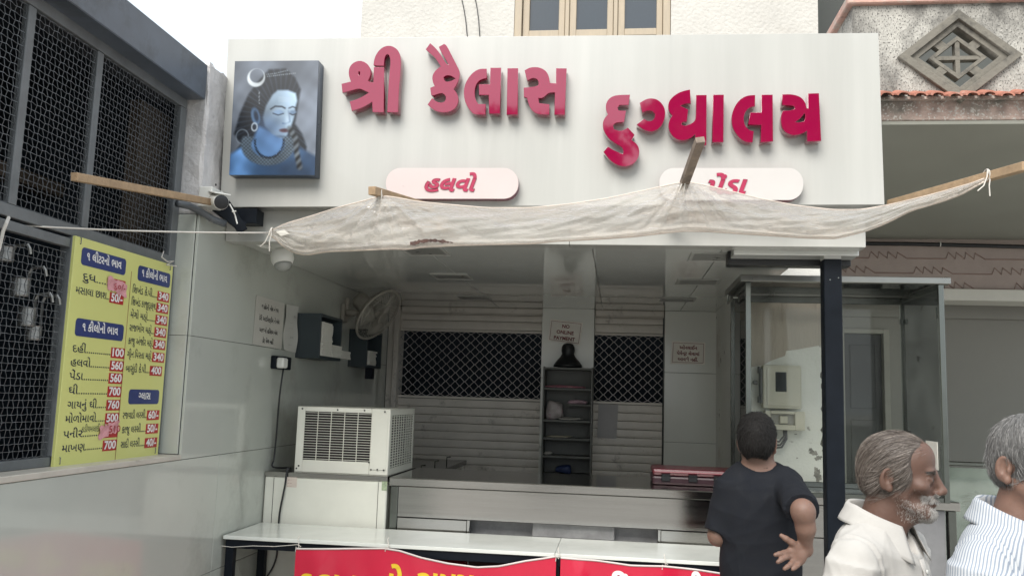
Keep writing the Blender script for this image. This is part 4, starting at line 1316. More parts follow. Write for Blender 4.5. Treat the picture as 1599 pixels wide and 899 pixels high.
# window air conditioner
ac = thing("window_air_conditioner", "old white window air conditioner with grilles standing on the white cabinet", "air conditioner", (-1.56, 5.1, ZK + 0.004))
YA = 4.85
pz0, pz1 = ZK + 0.0042, at(540, 637, YA).z
ax0, ax1 = at(462.5, 690, YA).x, at(608, 690, YA).x
dep = 0.60
bm = BM()
rim = 0.016
g = [at(477, 642, YA), at(577, 722, YA)]      # grille opening
gx0, gx1, gz0, gz1 = g[0].x, g[1].x, g[1].z, g[0].z
def fr_box(x0, x1, z0, z1, y0=YA, y1=YA + 0.012): box(bm, (x0, y0, z0), (x1, y1, z1), 0.0025)
fr_box(ax0, gx0, pz0, pz1); fr_box(gx0 + 0.0005, gx1 - 0.0005, gz1, pz1); fr_box(gx0 + 0.0005, gx1 - 0.0005, pz0, gz0)
fr_box(gx1, ax1, pz0, pz1)
box(bm, (ax0, YA + 0.0125, pz0), (ax0 + 0.004, YA + dep, pz1)); box(bm, (ax0 + 0.0045, YA + 0.0125, pz1 - 0.004), (ax1, YA + dep, pz1))
box(bm, (ax0 + 0.0045, YA + dep - 0.004, pz0), (ax1 - 0.02, YA + dep - 0.0005, pz1 - 0.0045)); box(bm, (ax0 + 0.0045, YA + 0.0125, pz0), (ax1 - 0.02, YA + dep - 0.005, pz0 + 0.004))
# side rims
vy0, vy1 = YA + 0.05, YA + dep - 0.04
box(bm, (ax1 - 0.006, YA + 0.0125, pz0), (ax1, vy0, pz1 - 0.0045), 0.001); box(bm, (ax1 - 0.006, vy1, pz0), (ax1, YA + dep - 0.006, pz1 - 0.0045), 0.001)
box(bm, (ax1 - 0.006, vy0 + 0.0005, pz0), (ax1, vy1 - 0.0005, pz0 + 0.035), 0.001); box(bm, (ax1 - 0.006, vy0 + 0.0005, pz1 - 0.035), (ax1, vy1 - 0.0005, pz1 - 0.0045), 0.001)
obj("case", bm, M_white_metal, ac)
bm = BM()
box(bm, (gx1 + 0.004, YA - 0.004, pz0 + 0.028), (ax1 - 0.012, YA - 0.0005, pz1 - 0.022), 0.0015)
obj("control_cover", bm, M_white_metal, ac)
bm = BM()
n = 19
for k in range(n):
    z = gz0 + (gz1 - gz0) * (k + 0.5) / n
    beam(bm, (gx0, YA + 0.008, z), (gx1, YA + 0.008, z), 0.009, 0.0021, up=Vector((0, 0.2, 1)))
for k in range(1, 5):
    x = gx0 + (gx1 - gx0) * k / 5
    box(bm, (x - 0.002, YA + 0.001, gz0), (x + 0.002, YA + 0.0035, gz1))
obj("front_grille", bm, M_white_metal, ac)
bm = BM()
n = 20
for k in range(n):
    z = pz0 + 0.035 + (pz1 - pz0 - 0.07) * (k + 0.5) / n
    beam(bm, (ax1 - 0.004, vy0, z), (ax1 - 0.004, vy1, z), 0.008, 0.0045)
for k in range(1, 9):
    y = vy0 + (vy1 - vy0) * k / 9
    box(bm, (ax1 - 0.005, y - 0.006, pz0 + 0.036), (ax1 - 0.001, y + 0.006, pz1 - 0.036))
obj("side_grille", bm, M_white_metal, ac)
bm = BM()
box(bm, (ax0 + 0.01, YA + 0.07, pz0 + 0.006), (ax1 - 0.05, YA + dep - 0.02, pz1 - 0.01))
obj("condenser_core", bm, mat("dark_fin_core", (0.020, 0.013, 0.015), 0.7, var=0.3, vscale=20), ac)
bm = BM()
for (x, y) in ((473, 638), (528, 640), (570, 641), (602, 643), (467, 727), (577, 722), (580, 733), (590, 733), (600, 734), (463.5, 731)):
    p = at(x, y, YA)
    lathe(bm, [(0.0048, 0), (0.0048, 0.004), (0.003, 0.0055)], (p.x, YA - 0.0042 if x > 580 else YA, p.z), 8, axis=(0, -1, 0))
obj("screw", bm, M_black, ac)

# ------------------------------------------------------------------ socket and cord
so = [on_x(423.5, 555, XW), on_x(447.5, 578, XW)]
sk = thing("wall_socket", "square black wall socket on the tiles with a white plug in it", "socket", (XW, (so[0].y + so[1].y) / 2, so[1].z))
bm = BM()
box(bm, (XW + 0.0005, so[0].y, so[1].z), (XW + 0.03, so[1].y, so[0].z), 0.005)
obj("socket_plate", bm, M_black_steel, sk)
pc = on_x(441, 567, XW + 0.05)
bm = BM()
box(bm, (XW + 0.031, pc.y - 0.045, pc.z - 0.03), (XW + 0.075, pc.y + 0.03, pc.z + 0.03), 0.008)
plug = obj("plug", bm, M_white_plastic, sk)
bm = BM()
pts = [Vector((XW + 0.06, pc.y, pc.z - 0.03)), on_x(437, 620, XW + 0.05), on_x(432, 680, XW + 0.03), on_x(428.5, 715, XW + 0.02), on_x(427, 729, XW + 0.03)]
p = [at(449, 733, YK - 0.004), at(445, 760, YK - 0.012), at(438, 795, YK - 0.012), at(435.5, 818, YK - 0.010)]
up_ = pts + [Vector((XW + 0.10, 4.95, ZK + 0.014)), Vector((p[0].x, YK + 0.02, ZK + 0.012)), p[0], p[1], p[2], p[3], at(434, 845, YK - 0.01), at(432, 870, YK - 0.02), at(424, 890, YK - 0.03), at(410, 910, YK - 0.05)]
sm = []
for i in range(len(up_) - 1):
    a0 = up_[max(i - 1, 0)]; a1 = up_[i]; a2 = up_[i + 1]; a3 = up_[min(i + 2, len(up_) - 1)]
    for t in (0, .25, .5, .75):
        sm.append(0.5 * ((2 * a1) + (a2 - a0) * t + (2 * a0 - 5 * a1 + 4 * a2 - a3) * t * t + (3 * a1 - a0 - 3 * a2 + a3) * t ** 3))
tube(bm, sm, 0.0052, 8)
tag(obj("power_cord", bm, M_black, smooth=True), "black power cord hanging from the wall plug down over the white cabinet", "cord")

# ------------------------------------------------------------------ dark wall shelves with stacked white boxes
M_slate = mat("dark_slate_laminate", (0.028, 0.040, 0.047), 0.45, var=0.15)
def wall_shelf(y0, y1, z0, z1, d, label):
    t = 0.018
    r_ = thing("wall_shelf", label, "wall shelf", (XW, (y0 + y1) / 2, z0), "open dark shelves on the side wall")
    a = XW + 0.001; b = XW + d
    bm = BM(); box(bm, (a, y0, z0), (a + t, y1, z1), 0.001); obj("back_panel", bm, M_slate, r_)
    bm = BM(); box(bm, (a + t + 0.0005, y0, z0), (b, y0 + t, z1), 0.001); obj("side_panel", bm, M_slate, r_)
    bm = BM(); box(bm, (a + t + 0.0005, y1 - t, z0), (b, y1, z1), 0.001); obj("side_panel", bm, M_slate, r_)
    bm = BM(); box(bm, (a + t + 0.0005, y0 + t + 0.0005, z0), (b, y1 - t - 0.0005, z0 + t), 0.001); obj("bottom_panel", bm, M_slate, r_)
    bm = BM(); box(bm, (a + t + 0.0005, y0 + t + 0.0005, z1 - t), (b, y1 - t - 0.0005, z1), 0.001); obj("top_panel", bm, M_slate, r_)
    return r_
c1 = on_x(463, 489, XW); c1b = on_x(463, 560, XW)
ys0 = 5.16
d1 = at(500, 530, ys0).x - XW
zs_0, zs_1 = at(480, 559, ys0).z, at(480, 489, ys0).z
y1e = on_x(534, 530, XW + d1).y
wall_shelf(ys0, y1e, zs_0, zs_1, d1, "dark grey open wall shelf holding tall white box stacks, beside the taped papers")
ys2 = 6.22
d2 = at(574, 540, ys2).x - XW
y2e = on_x(597, 540, XW + d2).y
z20, z21 = at(560, 573, ys2).z, at(560, 514, ys2).z
wall_shelf(ys2, y2e, z20, z21, d2, "dark wall shelf half hidden behind the wall fan, one short white stack inside")
bm = BM()
p = at(572, 575, 6.35); q = at(582, 592, 6.35)
box(bm, (p.x, 6.33, q.z), (q.x, 6.39, z20 - 0.002), 0.002)
tag(obj("wall_bracket", bm, M_black_steel), "small dark bracket block under the shelf behind the fan", "bracket")
M_box = mat("white_sweet_box_card", (0.64, 0.63, 0.58), 0.65, var=0.06, vscale=15)
def card_box():
    bm = BM()
    box(bm, (-0.06, -0.095, 0), (0.06, 0.095, 0.0128), 0.0012)
    return bm
bme = bpy.data.meshes.new("sweet_box"); b_ = card_box(); b_.to_mesh(bme); b_.free(); bme.materials.append(M_box)
rnd = random.Random(12)
def stack(x, y, z, n, group, label, rot=0.0):
    for k in range(n):
        o = bpy.data.objects.new("sweet_box", bme)
        o.location = (x + rnd.uniform(-0.003, 0.003), y + rnd.uniform(-0.004, 0.004), z + k * 0.0132)
        o.rotation_euler = (0, 0, rot + rnd.uniform(-0.03, 0.03))
        COL.objects.link(o); tag(o, label, "box", group)
zb1 = zs_0 + 0.0183
xb1 = XW + d1 - 0.052
stack(xb1, ys0 + 0.12, zb1, 16, "tallest box stack on the near wall shelf", "flat white sweet box in the tallest stack on the near wall shelf")
stack(xb1, ys0 + 0.325, zb1, 6, "middle box stack on the near wall shelf", "flat white sweet box in the middle stack on the near wall shelf")
stack(xb1, ys0 + 0.515, zb1, 4, "lowest box stack on the near wall shelf", "flat white sweet box in the lowest stack on the near wall shelf")
stack(XW + d2 - 0.053, ys2 + 0.14, z20 + 0.0183, 8, "box stack on the shelf behind the fan", "flat white sweet box stacked on the shelf behind the fan")

# ------------------------------------------------------------------ wall fan
YFn = 6.05
fc = at(591, 492, YFn)
fan = thing("wall_fan", "dusty white oscillating fan on the side wall, cage tipped down towards the counter", "fan", (XW, YFn, fc.z))
axis = Vector((0.80, -0.24, -0.55)).normalized()
axx = axis.orthogonal().normalized(); axy = axis.cross(axx)
M_fan = mat("dusty_fan_plastic", (0.34, 0.32, 0.28), 0.45, var=0.12, vscale=12)
M_cage = mat("fan_cage_wire", (0.30, 0.285, 0.25), 0.4, metal=0.3, var=0.2)
RF = 0.205
bm = BM()
torus(bm, fc, axis, RF, 0.0085, 48, 8)
obj("cage_rim", bm, M_fan, fan, smooth=True)
for sgn, dp, nm in ((1, 0.045, "front_cage"), (-1, 0.075, "rear_cage")):
    bm = BM()
    for k in range(56):
        a = 2 * PI * k / 56
        d0 = axx * math.cos(a) + axy * math.sin(a); d1_ = axx * math.cos(a + 0.35) + axy * math.sin(a + 0.35)
        tube(bm, [fc + d0 * RF, fc + d0 * RF * 0.86 + axis * sgn * dp * 0.62, fc + (d0 * .6 + d1_ * .4).normalized() * RF * 0.55 + axis * sgn * dp * 0.95, fc + d1_ * RF * 0.22 + axis * sgn * dp], 0.0014, 3, cap=False)
    for q, h in ((0.86, 0.62), (0.55, 0.95)): torus(bm, fc + axis * sgn * dp * h, axis, RF * q, 0.0018, 36, 4)
    lathe(bm, [(0.048, 0), (0.046, 0.006), (0.03, 0.012)], fc + axis * (sgn * dp - 0.004), 20, axis=axis)
    obj(nm, bm, M_cage, fan)
for k in range(3):
    a = 2 * PI * k / 3 + 0.4
    n, m = 8, 6
    P = np.zeros((n, m, 3))
    for i in range(n):
        for j in range(m):
            rr = 0.035 + (RF - 0.05) * i / (n - 1)
            th = a + (j / (m - 1) - 0.5) * (1.15 - 0.35 * i / (n - 1))
            q = fc + (axx * math.cos(th) + axy * math.sin(th)) * rr + axis * ((j / (m - 1) - 0.5) * 0.045)
            P[i, j] = q
    b_ = link_mesh("blade", grid_mesh("blade", P), mat("fan_blade_plastic", (0.33, 0.32, 0.28), 0.4) if k == 0 else bpy.data.materials["fan_blade_plastic"], fan, smooth=True)
    md = b_.modifiers.new("thickness", 'SOLIDIFY'); md.thickness = 0.002
bm = BM()
lathe(bm, [(0.034, -0.02), (0.034, 0.02), (0.025, 0.028), (0.01, 0.03)], fc, 20, axis=axis)
obj("hub", bm, M_fan, fan, smooth=True)
mc = fc - axis * 0.145
bm = BM()
lathe(bm, [(0.035, -0.075), (0.055, -0.068), (0.064, -0.05), (0.066, 0.05), (0.05, 0.065), (0.03, 0.07)], mc, 24, axis=axis)
obj("motor_housing", bm, M_fan, fan, smooth=True)
bs = on_x(530, 489, XW); bs.y = max(bs.y, 5.9)
base = Vector((XW, YFn - 0.02, at(530, 489, YFn).z))
bm = BM()
box(bm, (XW + 0.001, base.y - 0.05, base.z - 0.07), (XW + 0.03, base.y + 0.05, base.z + 0.06), 0.008)
obj("wall_plate", bm, M_fan, fan)
bm = BM()
neck_end = mc - axis * 0.02 + Vector((0, 0, -0.055))
tube(bm, [base + Vector((0.03, 0, 0.0)), base + Vector((0.10, 0, 0.0)), neck_end + Vector((-0.03, 0, -0.03)), neck_end], [0.024, 0.024, 0.022, 0.02], 12)
obj("arm", bm, M_fan, fan, smooth=True)
bm = BM()
kp = at(543, 470, YFn - 0.03)
lathe(bm, [(0.018, 0), (0.018, 0.03), (0.012, 0.04)], (kp.x, YFn - 0.03, kp.z - 0.02), 14)
tube(bm, [(kp.x, YFn - 0.03, kp.z - 0.02), (kp.x, YFn - 0.03, base.z + 0.02)], 0.011, 8)
obj("swing_knob", bm, M_fan, fan)

# ------------------------------------------------------------------ table in front
YT0, YT1, ZT = 4.30, 4.775, 0.958
tb = thing("front_table", "long narrow white topped table on black square steel legs in front of the counter", "table", (-0.7, 4.5, 0))
M_top = mat("white_laminate", (0.66, 0.68, 0.64), 0.22, var=0.03, coat=0.2)
xt0, xt1 = XW + 0.012, 0.72
xj = at(867, 860, YT0).x
bm = BM()
for a, b in ((xt0, xj), (xj, xt1)):
    box(bm, (a + 0.001, YT0, ZT - 0.018), (b - 0.001, YT1, ZT), 0.002)
obj("table_top", bm, M_top, tb)
bm = BM()
box(bm, (xt0 + 0.01, YT0 + 0.012, ZT - 0.062), (xt1 - 0.01, YT0 + 0.04, ZT - 0.0185), 0.002)
box(bm, (xt0 + 0.01, YT1 - 0.04, ZT - 0.062), (xt1 - 0.01, YT1 - 0.012, ZT - 0.0185), 0.002)
box(bm, (xt0 + 0.01, YT0 + 0.041, ZT - 0.062), (xt0 + 0.04, YT1 - 0.041, ZT - 0.0185), 0.002)
obj("apron_rail", bm, M_black_steel, tb)
for x in (xt0 + 0.012, xj - 0.02, xt1 - 0.055):
    for y in (YT0 + 0.013, YT1 - 0.055):
        bm = BM(); box(bm, (x, y, 0.0), (x + 0.042, y + 0.042, ZT - 0.0625), 0.002)
        obj("leg", bm, M_black_steel, tb)

# banners tied under the table edge
M_banner = mat("glossy_red_flex", (0.52, 0.012, 0.045), 0.22, var=0.08, vscale=3, coat=0.3, bump=0.03, bscale=9)
M_yel = mat("yellow_print", (0.72, 0.50, 0.03), 0.3)
M_whi = mat("white_print", (0.75, 0.74, 0.72), 0.4)
M_hem = mat("white_hem", (0.62, 0.56, 0.54), 0.6)
def banner(top, label, texts):
    """top: list of photo positions along the upper hem"""
    YBn = YT0 - 0.012
    tops = [at(x, y, YBn) for x, y in top]
    xs_ = np.array([p.x for p in tops]); zs_ = np.array([p.z for p in tops])
    ro = thing("banner", label, "banner", ((xs_[0] + xs_[-1]) / 2, YBn, zs_.min()), "red banners under the table")
    n, m = 90, 24
    zbot = 0.30
    def S(x, w):          # w 0 top..1 bottom
        zt = np.interp(x, xs_, zs_)
        k = (x - xs_[0]) / (xs_[-1] - xs_[0])
        yy = YBn - 0.004 - 0.012 * math.sin(17 * k + 3 * w) * (0.3 + 0.7 * w) - 0.010 * math.sin(41 * k - 5 * w) * w - 0.012 * math.exp(-((k - 0.1) ** 2) / 0.002) * math.sin(8 * w)
        return Vector((x, yy, zt + (zbot - zt) * w))
    P = np.zeros((n, m, 3))
    for i in range(n):
        for j in range(m): P[i, j] = S(xs_[0] + (xs_[-1] - xs_[0]) * i / (n - 1), j / (m - 1))
    sh = link_mesh("cloth", grid_mesh("cloth", P), M_banner, ro, smooth=True)
    bm = BM()
    pts = [S(xs_[0] + (xs_[-1] - xs_[0]) * i / (n - 1), 0) + Vector((0, -0.001, 0.002)) for i in range(n)]
    for a, b in zip(pts, pts[1:]): pass
    tube(bm, pts, 0.005, 5)
    obj("hem", bm, M_hem, ro, smooth=True)
    for tx, px0, px1, py, h, m_ in texts:
        b2 = BM()
        a = at(px0, py, YBn); b = at(px1, py, YBn)
        put_text(b2, tx, (a.x, 0, a.z), (1, 0, 0), (0, 0, 1), h, width=b.x - a.x, bold=0.03)
        bmesh.ops.subdivide_edges(b2, edges=[e for e in b2.edges if e.calc_length() > 0.03], cuts=2)
        for v in b2.verts:
            x, z = v.co.x, v.co.z
            zt = np.interp(x, xs_, zs_)
            w = min(max((z - zt) / (zbot - zt), 0), 1)
            q = S(x, w); v.co.y = q.y - 0.004
        bmesh.ops.delete(b2, geom=[v for v in b2.verts if v.co.z > np.interp(v.co.x, xs_, zs_) - 0.004], context='VERTS')
        obj("lettering", b2, m_, ro)
    return ro
zoff = 0
banner([(463, 857), (520, 857), (600, 856.5), (625, 860), (660, 871), (700, 880), (745, 886), (780, 884), (820, 876), (850, 872), (869, 869)],
       "red banner with large yellow Gujarati letters tied under the left part of the white table",
       [("દુકાન", 467, 562, 925, 0.155, M_yel), ("નો", 591, 632, 925, 0.155, M_yel), ("સમય", 652, 744, 925, 0.155, M_yel), ("સવારે ૭ થી રાત્ે ૯", 470, 800, 1010, 0.12, M_whi)])
banner([(876, 871), (930, 875), (985, 883), (1036, 884), (1090, 890), (1145, 898), (1190, 897)],
       "red banner with white Gujarati letters tied under the right part of the white table",
       [("દહીં", 905, 985, 934, 0.15, M_whi), ("લ~સસી", 1010, 1100, 934, 0.15, M_whi)])
bm = BM()
for k, (x, y) in enumerate(((466, 848), (605.5, 848), (871, 864), (1038, 876))):
    pass
M_twine = mat("white_twine", (0.60, 0.57, 0.52), 0.8)
for k, (x, y0, y1, lab) in enumerate(((466, 840, 857, "white twine tie at the left end of the yellow lettered banner"), (606, 842, 857, "white twine tie above the middle of the yellow lettered banner"), (872, 858, 872, "knotted white twine where the two red banners meet"), (1038, 868, 885, "looped white twine above the white lettered banner"))):
    bm = BM()
    Yt = YT0 - 0.006
    a = at(x, y0, Yt); b = at(x + 1, y1, Yt - 0.006)
    tube(bm, [a + Vector((0, 0.02, 0.006)), a, (a + b) / 2 + Vector((0.004, -0.006, 0)), b, b + Vector((0.012, -0.005, 0.014)), b + Vector((-0.004, -0.004, 0.02))], 0.0022, 5)
    tube(bm, [b + Vector((0, -.005, 0)), b + Vector((-0.012, -0.008, 0.012)), b + Vector((-0.014, -0.008, -0.012))], 0.0018, 5)
    tag(obj("twine_tie", bm, M_twine), lab, "string", "twine ties holding the banners")
bm = BM()
tube(bm, [at(347, 852, YT0 - 0.003), at(362, 854, YT0 - 0.006), at(395, 852, YT0 - 0.002), at(430, 853, YT0 - 0.003), at(466, 850, YT0 - 0.002)], 0.0018, 5)
tag(obj("twine", bm, M_twine), "thin white string stretched along the left legs of the table", "string")

# ------------------------------------------------------------------ column
col_ = thing("steel_column", "slim black square steel column holding up the front right of the canopy", "column", (1.005, 4.2, 0))
bm = BM()
cx0, cx1 = at(1289.5, 600, 4.205).x, at(1318, 600, 4.205).x
zc_ = at(1300, 405, 4.205).z
box(bm, (cx0, 4.205, 0), (cx1, 4.285, zc_), 0.003)
obj("shaft", bm, M_black_steel, col_)
bm = BM()
box(bm, (cx0 + 0.001, 4.206, zc_ + 0.0005), (cx1 - 0.001, 4.284, 2.450), 0.003)
obj("unpainted_top", bm, M_acp, col_)
bm = BM()
for (x, y) in ((1297, 437), (1310, 434)):
    p = at(x, y, 4.2); lathe(bm, [(0.004, 0), (0.004, 0.002)], (p.x, 4.2049, p.z), 8, axis=(0, -1, 0))
obj("rivet", bm, M_stainless_tube, col_)

# ------------------------------------------------------------------ glass display case
YC0, YC1 = 4.72, 5.36
dcs = thing("display_case", "tall empty glass display case with steel frame and steel rimmed roof on the counter", "display case", (1.18, 5.0, ZK))
lx = at(1165, 560, YC0).x; rx = at(1479, 600, YC0).x
zt0, zt1 = at(1300, 442, YC0).z, at(1300, 430, YC0).z
zb_ = at(1481, 797, YC0).z
bm = BM()
M_roofsteel = mat("roof_steel", (0.30, 0.30, 0.28), 0.3, metal=1.0, var=0.1)
box(bm, (lx - 0.03, YC0 - 0.02, zt0), (rx + 0.03, YC0 + 0.03, zt0 + 0.035), 0.003); box(bm, (lx - 0.03, YC1 - 0.03, zt0), (rx + 0.03, YC1 + 0.02, zt0 + 0.035), 0.003)
box(bm, (lx - 0.03, YC0 + 0.0305, zt0), (lx + 0.02, YC1 - 0.0305, zt0 + 0.035), 0.003); box(bm, (rx - 0.02, YC0 + 0.0305, zt0), (rx + 0.03, YC1 - 0.0305, zt0 + 0.035), 0.003)
rf_ = obj("roof_frame", bm, M_roofsteel, dcs)
bm = BM(); box(bm, (lx + 0.021, YC0 + 0.031, zt0 + 0.008), (rx - 0.021, YC1 - 0.031, zt0 + 0.014)); obj("added_roof_glass", bm, glass_mat("added_roof_glass", (0.95, 0.96, 0.95), 0.0, 0.02), rf_)  # clear roof added to let sky light onto the white wall
bm = BM()
bm = BM()
ps = 0.028
for (x, y) in ((lx, YC0), (rx - ps, YC0), (lx, YC1 - ps), (rx - ps, YC1 - ps)):
    b3 = BM(); box(b3, (x, y, ZK + 0.0006 if x < 1.7 else zb_), (x + ps, y + ps, zt0 - 0.0005), 0.002)
    obj("post", b3, M_stainless_tube, dcs)
bm.free()
def case_rail(lo, hi):
    b3 = BM(); box(b3, lo, hi, 0.002); obj("rail", b3, M_stainless_tube, dcs)
a, b = (lx + ps, YC1 - ps), (rx - ps, YC1)
case_rail((a[0] + 0.001, a[1] + 0.002, zt0 - 0.04), (b[0] - 0.001, b[1] - 0.002, zt0 - 0.0006))
case_rail((a[0] + 0.001, a[1] + 0.002, ZK + 0.0006), (b[0] - 0.001, b[1] - 0.002, ZK + 0.03))
case_rail((lx + ps + 0.001, YC0 + 0.002, ZK + 0.0006), (rx - ps - 0.001, YC0 + ps - 0.002, ZK + 0.025))
for x in (lx, rx - ps):
    case_rail((x + 0.002, YC0 + ps + 0.001, zt0 - 0.03), (x + ps - 0.002, YC1 - ps - 0.001, zt0 - 0.0006))
    case_rail((x + 0.002, YC0 + ps + 0.001, ZK + 0.0006), (x + ps - 0.002, YC1 - ps - 0.001, ZK + 0.025))
M_glass = glass_mat("dusty_case_glass", (0.965, 0.975, 0.96), 0.0, 0.02)
M_glass2 = glass_mat("dusty_side_glass", (0.72, 0.80, 0.74), 0.03, 0.10)
bm = BM(); box(bm, (lx + ps, YC1 - 0.018, ZK + 0.031), (rx - ps, YC1 - 0.013, zt0 - 0.041)); obj("glass_pane", bm, M_glass, dcs)
bm = BM(); box(bm, (rx - 0.017, YC0 + ps, ZK + 0.026), (rx - 0.012, YC1 - ps, zt0 - 0.031)); obj("glass_pane", bm, M_glass2, dcs)
bm = BM(); box(bm, (lx + 0.012, YC0 + ps, ZK + 0.026), (lx + 0.017, YC1 - ps, zt0 - 0.031)); obj("glass_pane", bm, M_glass, dcs)
bm = BM()
hb = at(1142, 467, YC1)
tube(bm, [(lx - 0.02, YC1 - 0.05, zt0 - 0.002), (lx - 0.02, YC1 - 0.05, zt0 - 0.05), (lx - 0.02, YC0 + 0.3, zt0 - 0.05), (lx - 0.001, YC0 + 0.3, zt0 - 0.05)], 0.008, 6)
obj("side_bracket", bm, M_stainless_tube, dcs)
bm = BM()
for z in (1.55, 2.2): box(bm, (rx - ps - 0.012, YC1 - ps - 0.02, z), (rx - ps + 0.004, YC1 - ps - 0.001, z + 0.03), 0.001)
box(bm, (rx - ps - 0.004, YC0 + ps + 0.001, 2.18), (rx - ps + 0.006, YC0 + ps + 0.025, 2.24), 0.001)
obj("hinge", bm, M_stainless_tube, dcs)
a_, b_ = at(1452, 690, YC0 + 0.3), at(1470, 733, YC0 + 0.3)
bm = BM()
box(bm, (rx - 0.022, YC0 + 0.10, at(1460, 734, YC0 + .1).z), (rx - 0.0185, YC0 + 0.27, at(1460, 690, YC0 + .1).z), 0.0005)
st_ = obj("paper_card", bm, M_notice)
tag(st_, "white card stuck inside the case glass, seen just past the bearded man's face", "card")

# ------------------------------------------------------------------ electricity meter
YM = YD
m0, m1 = at(1188, 570.5, YM), at(1248, 639, YM)
me_ = thing("electricity_meter", "cream electricity meter box with small dark window on the peeling white wall", "meter", ((m0.x + m1.x) / 2, YM, at(1220, 672, YM).z))
M_cream = mat("cream_abs", (0.62, 0.59, 0.49), 0.4, var=0.05, stain=(0.5, 0.46, 0.36), sscale=10, sth=0.6)
yf = YM - 0.085
bm = BM(); box(bm, (m0.x, yf, m1.z), (m1.x, YM - 0.007, m0.z), 0.008, seg=2); mb_ = obj("meter_case", bm, M_cream, me_)
bm = BM(); box(bm, (m0.x + 0.022, yf - 0.006, m1.z + 0.014), (m1.x - 0.006, yf - 0.0005, m0.z - 0.014), 0.004); obj("lid", bm, M_cream, me_)
w0_, w1_ = at(1211, 581, yf), at(1228.5, 612, yf)
bm = BM(); box(bm, (w0_.x, yf - 0.008, w1_.z), (w1_.x, yf - 0.0062, w0_.z), 0.001); obj("window", bm, M_pane, me_)
bm = BM()
t0_ = at(1217, 630, yf)
put_text(bm, "- - - - -", (t0_.x, yf - 0.0066, t0_.z), (1, 0, 0), (0, 0, 1), 0.012); put_text(bm, "- - - - -", (t0_.x, yf - 0.0066, t0_.z - 0.016), (1, 0, 0), (0, 0, 1), 0.012)
obj("print", bm, M_blacktext, me_)
l0, l1 = at(1192, 640, YM), at(1253, 672, YM)
bm = BM()
lo = at(1204, 646, yf); hi = at(1242, 664, yf)
for (x0, x1, z0, z1) in ((l0.x, lo.x, l1.z, l0.z - 0.003), (hi.x, l1.x, l1.z, l0.z - 0.003), (lo.x + .0005, hi.x - .0005, l1.z, hi.z), (lo.x + .0005, hi.x - .0005, lo.z, l0.z - 0.003)):
    box(bm, (x0, yf - 0.004, z0), (x1, YM - 0.007, z1), 0.003)
tc_ = obj("terminal_box", bm, M_cream, me_)
bm = BM(); box(bm, (lo.x, yf + 0.03, hi.z), (hi.x, yf + 0.035, lo.z)); obj("terminal_back", bm, mat("smoky_plastic", (0.34, 0.33, 0.30), 0.3), tc_)
bm = BM(); cz = (lo.z + hi.z) / 2; box(bm, (lo.x + 0.055, yf + 0.005, cz - 0.025), (lo.x + 0.10, yf + 0.029, cz + 0.02), 0.004); obj("breaker", bm, M_cream, tc_)
bm = BM()
box(bm, (m0.x - 0.014, yf + 0.005, m1.z + 0.03), (m0.x - 0.0005, YM - 0.02, m0.z - 0.02), 0.003)
for z in (m0.z - 0.03, m1.z + 0.05): box(bm, (m0.x - 0.024, yf + 0.012, z - 0.02), (m0.x - 0.0145, YM - 0.03, z + 0.02), 0.003)
lathe(bm, [(0.014, 0), (0.014, 0.02), (0.008, 0.03)], (m0.x - 0.025, yf + 0.04, at(1184, 597, yf).z), 10, axis=(-1, 0, 0))
obj("hinge", bm, mat("grey_hinge", (0.16, 0.16, 0.16), 0.5), me_)
bm = BM()
for dx, L in ((0.0, 0.075), (0.018, 0.095), (0.036, 0.11)):
    s_ = Vector((at(1226, 672, yf).x + dx * 0.4, yf + 0.03, l1.z + 0.002))
    tube(bm, [s_, s_ + Vector((0.0, -0.005, -L * 0.5)), s_ + Vector((-0.03, -0.01, -L * 0.95)), s_ + Vector((-0.07, 0.0, -L)), s_ + Vector((-0.11, 0.03, -L * 0.8))], 0.006, 8)
obj("cable", bm, mat("grey_cable", (0.10, 0.10, 0.11), 0.5), me_, smooth=True)
# ------------------------------------------------------------------ maroon case on the counter
Yc = 5.05
a, b = at(1019, 757, Yc), at(1140, 768, Yc)
h_ = at(1019, 731, Yc).z - ZK
M_mar = mat("maroon_moulded_plastic", (0.11, 0.012, 0.022), 0.3, var=0.15, coat=0.2)
kc = thing("maroon_case", "flat maroon hard case with black clasps lying on the steel counter", "case", ((a.x + b.x) / 2, Yc, ZK))
bm = BM(); box(bm, (a.x, Yc, ZK + 0.001), (b.x + 0.06, Yc + 0.32, ZK + h_ * 0.55), 0.012, seg=2); obj("lower_shell", bm, mat("dark_maroon_plastic", (0.035, 0.012, 0.018), 0.35), kc)
bm = BM(); box(bm, (a.x, Yc - 0.002, ZK + h_ * 0.57), (b.x + 0.06, Yc + 0.32, ZK + h_), 0.016, seg=2); obj("lid", bm, M_mar, kc)
bm = BM(); box(bm, (a.x + 0.012, Yc - 0.006, ZK + h_ * 0.78), (b.x + 0.05, Yc - 0.0025, ZK + h_ * 0.83), 0.001); obj("lid_rib", bm, mat("pink_rib", (0.42, 0.16, 0.18), 0.35), kc)
for x in (a.x + 0.05, a.x + 0.20, a.x + 0.34):
    bm = BM(); box(bm, (x, Yc - 0.014, ZK + h_ * 0.25), (x + 0.05, Yc - 0.003, ZK + h_ * 0.7), 0.003); box(bm, (x + 0.01, Yc - 0.018, ZK + h_ * 0.55), (x + 0.04, Yc - 0.0145, ZK + h_ * 0.62), 0.001)
    obj("clasp", bm, M_black, kc)

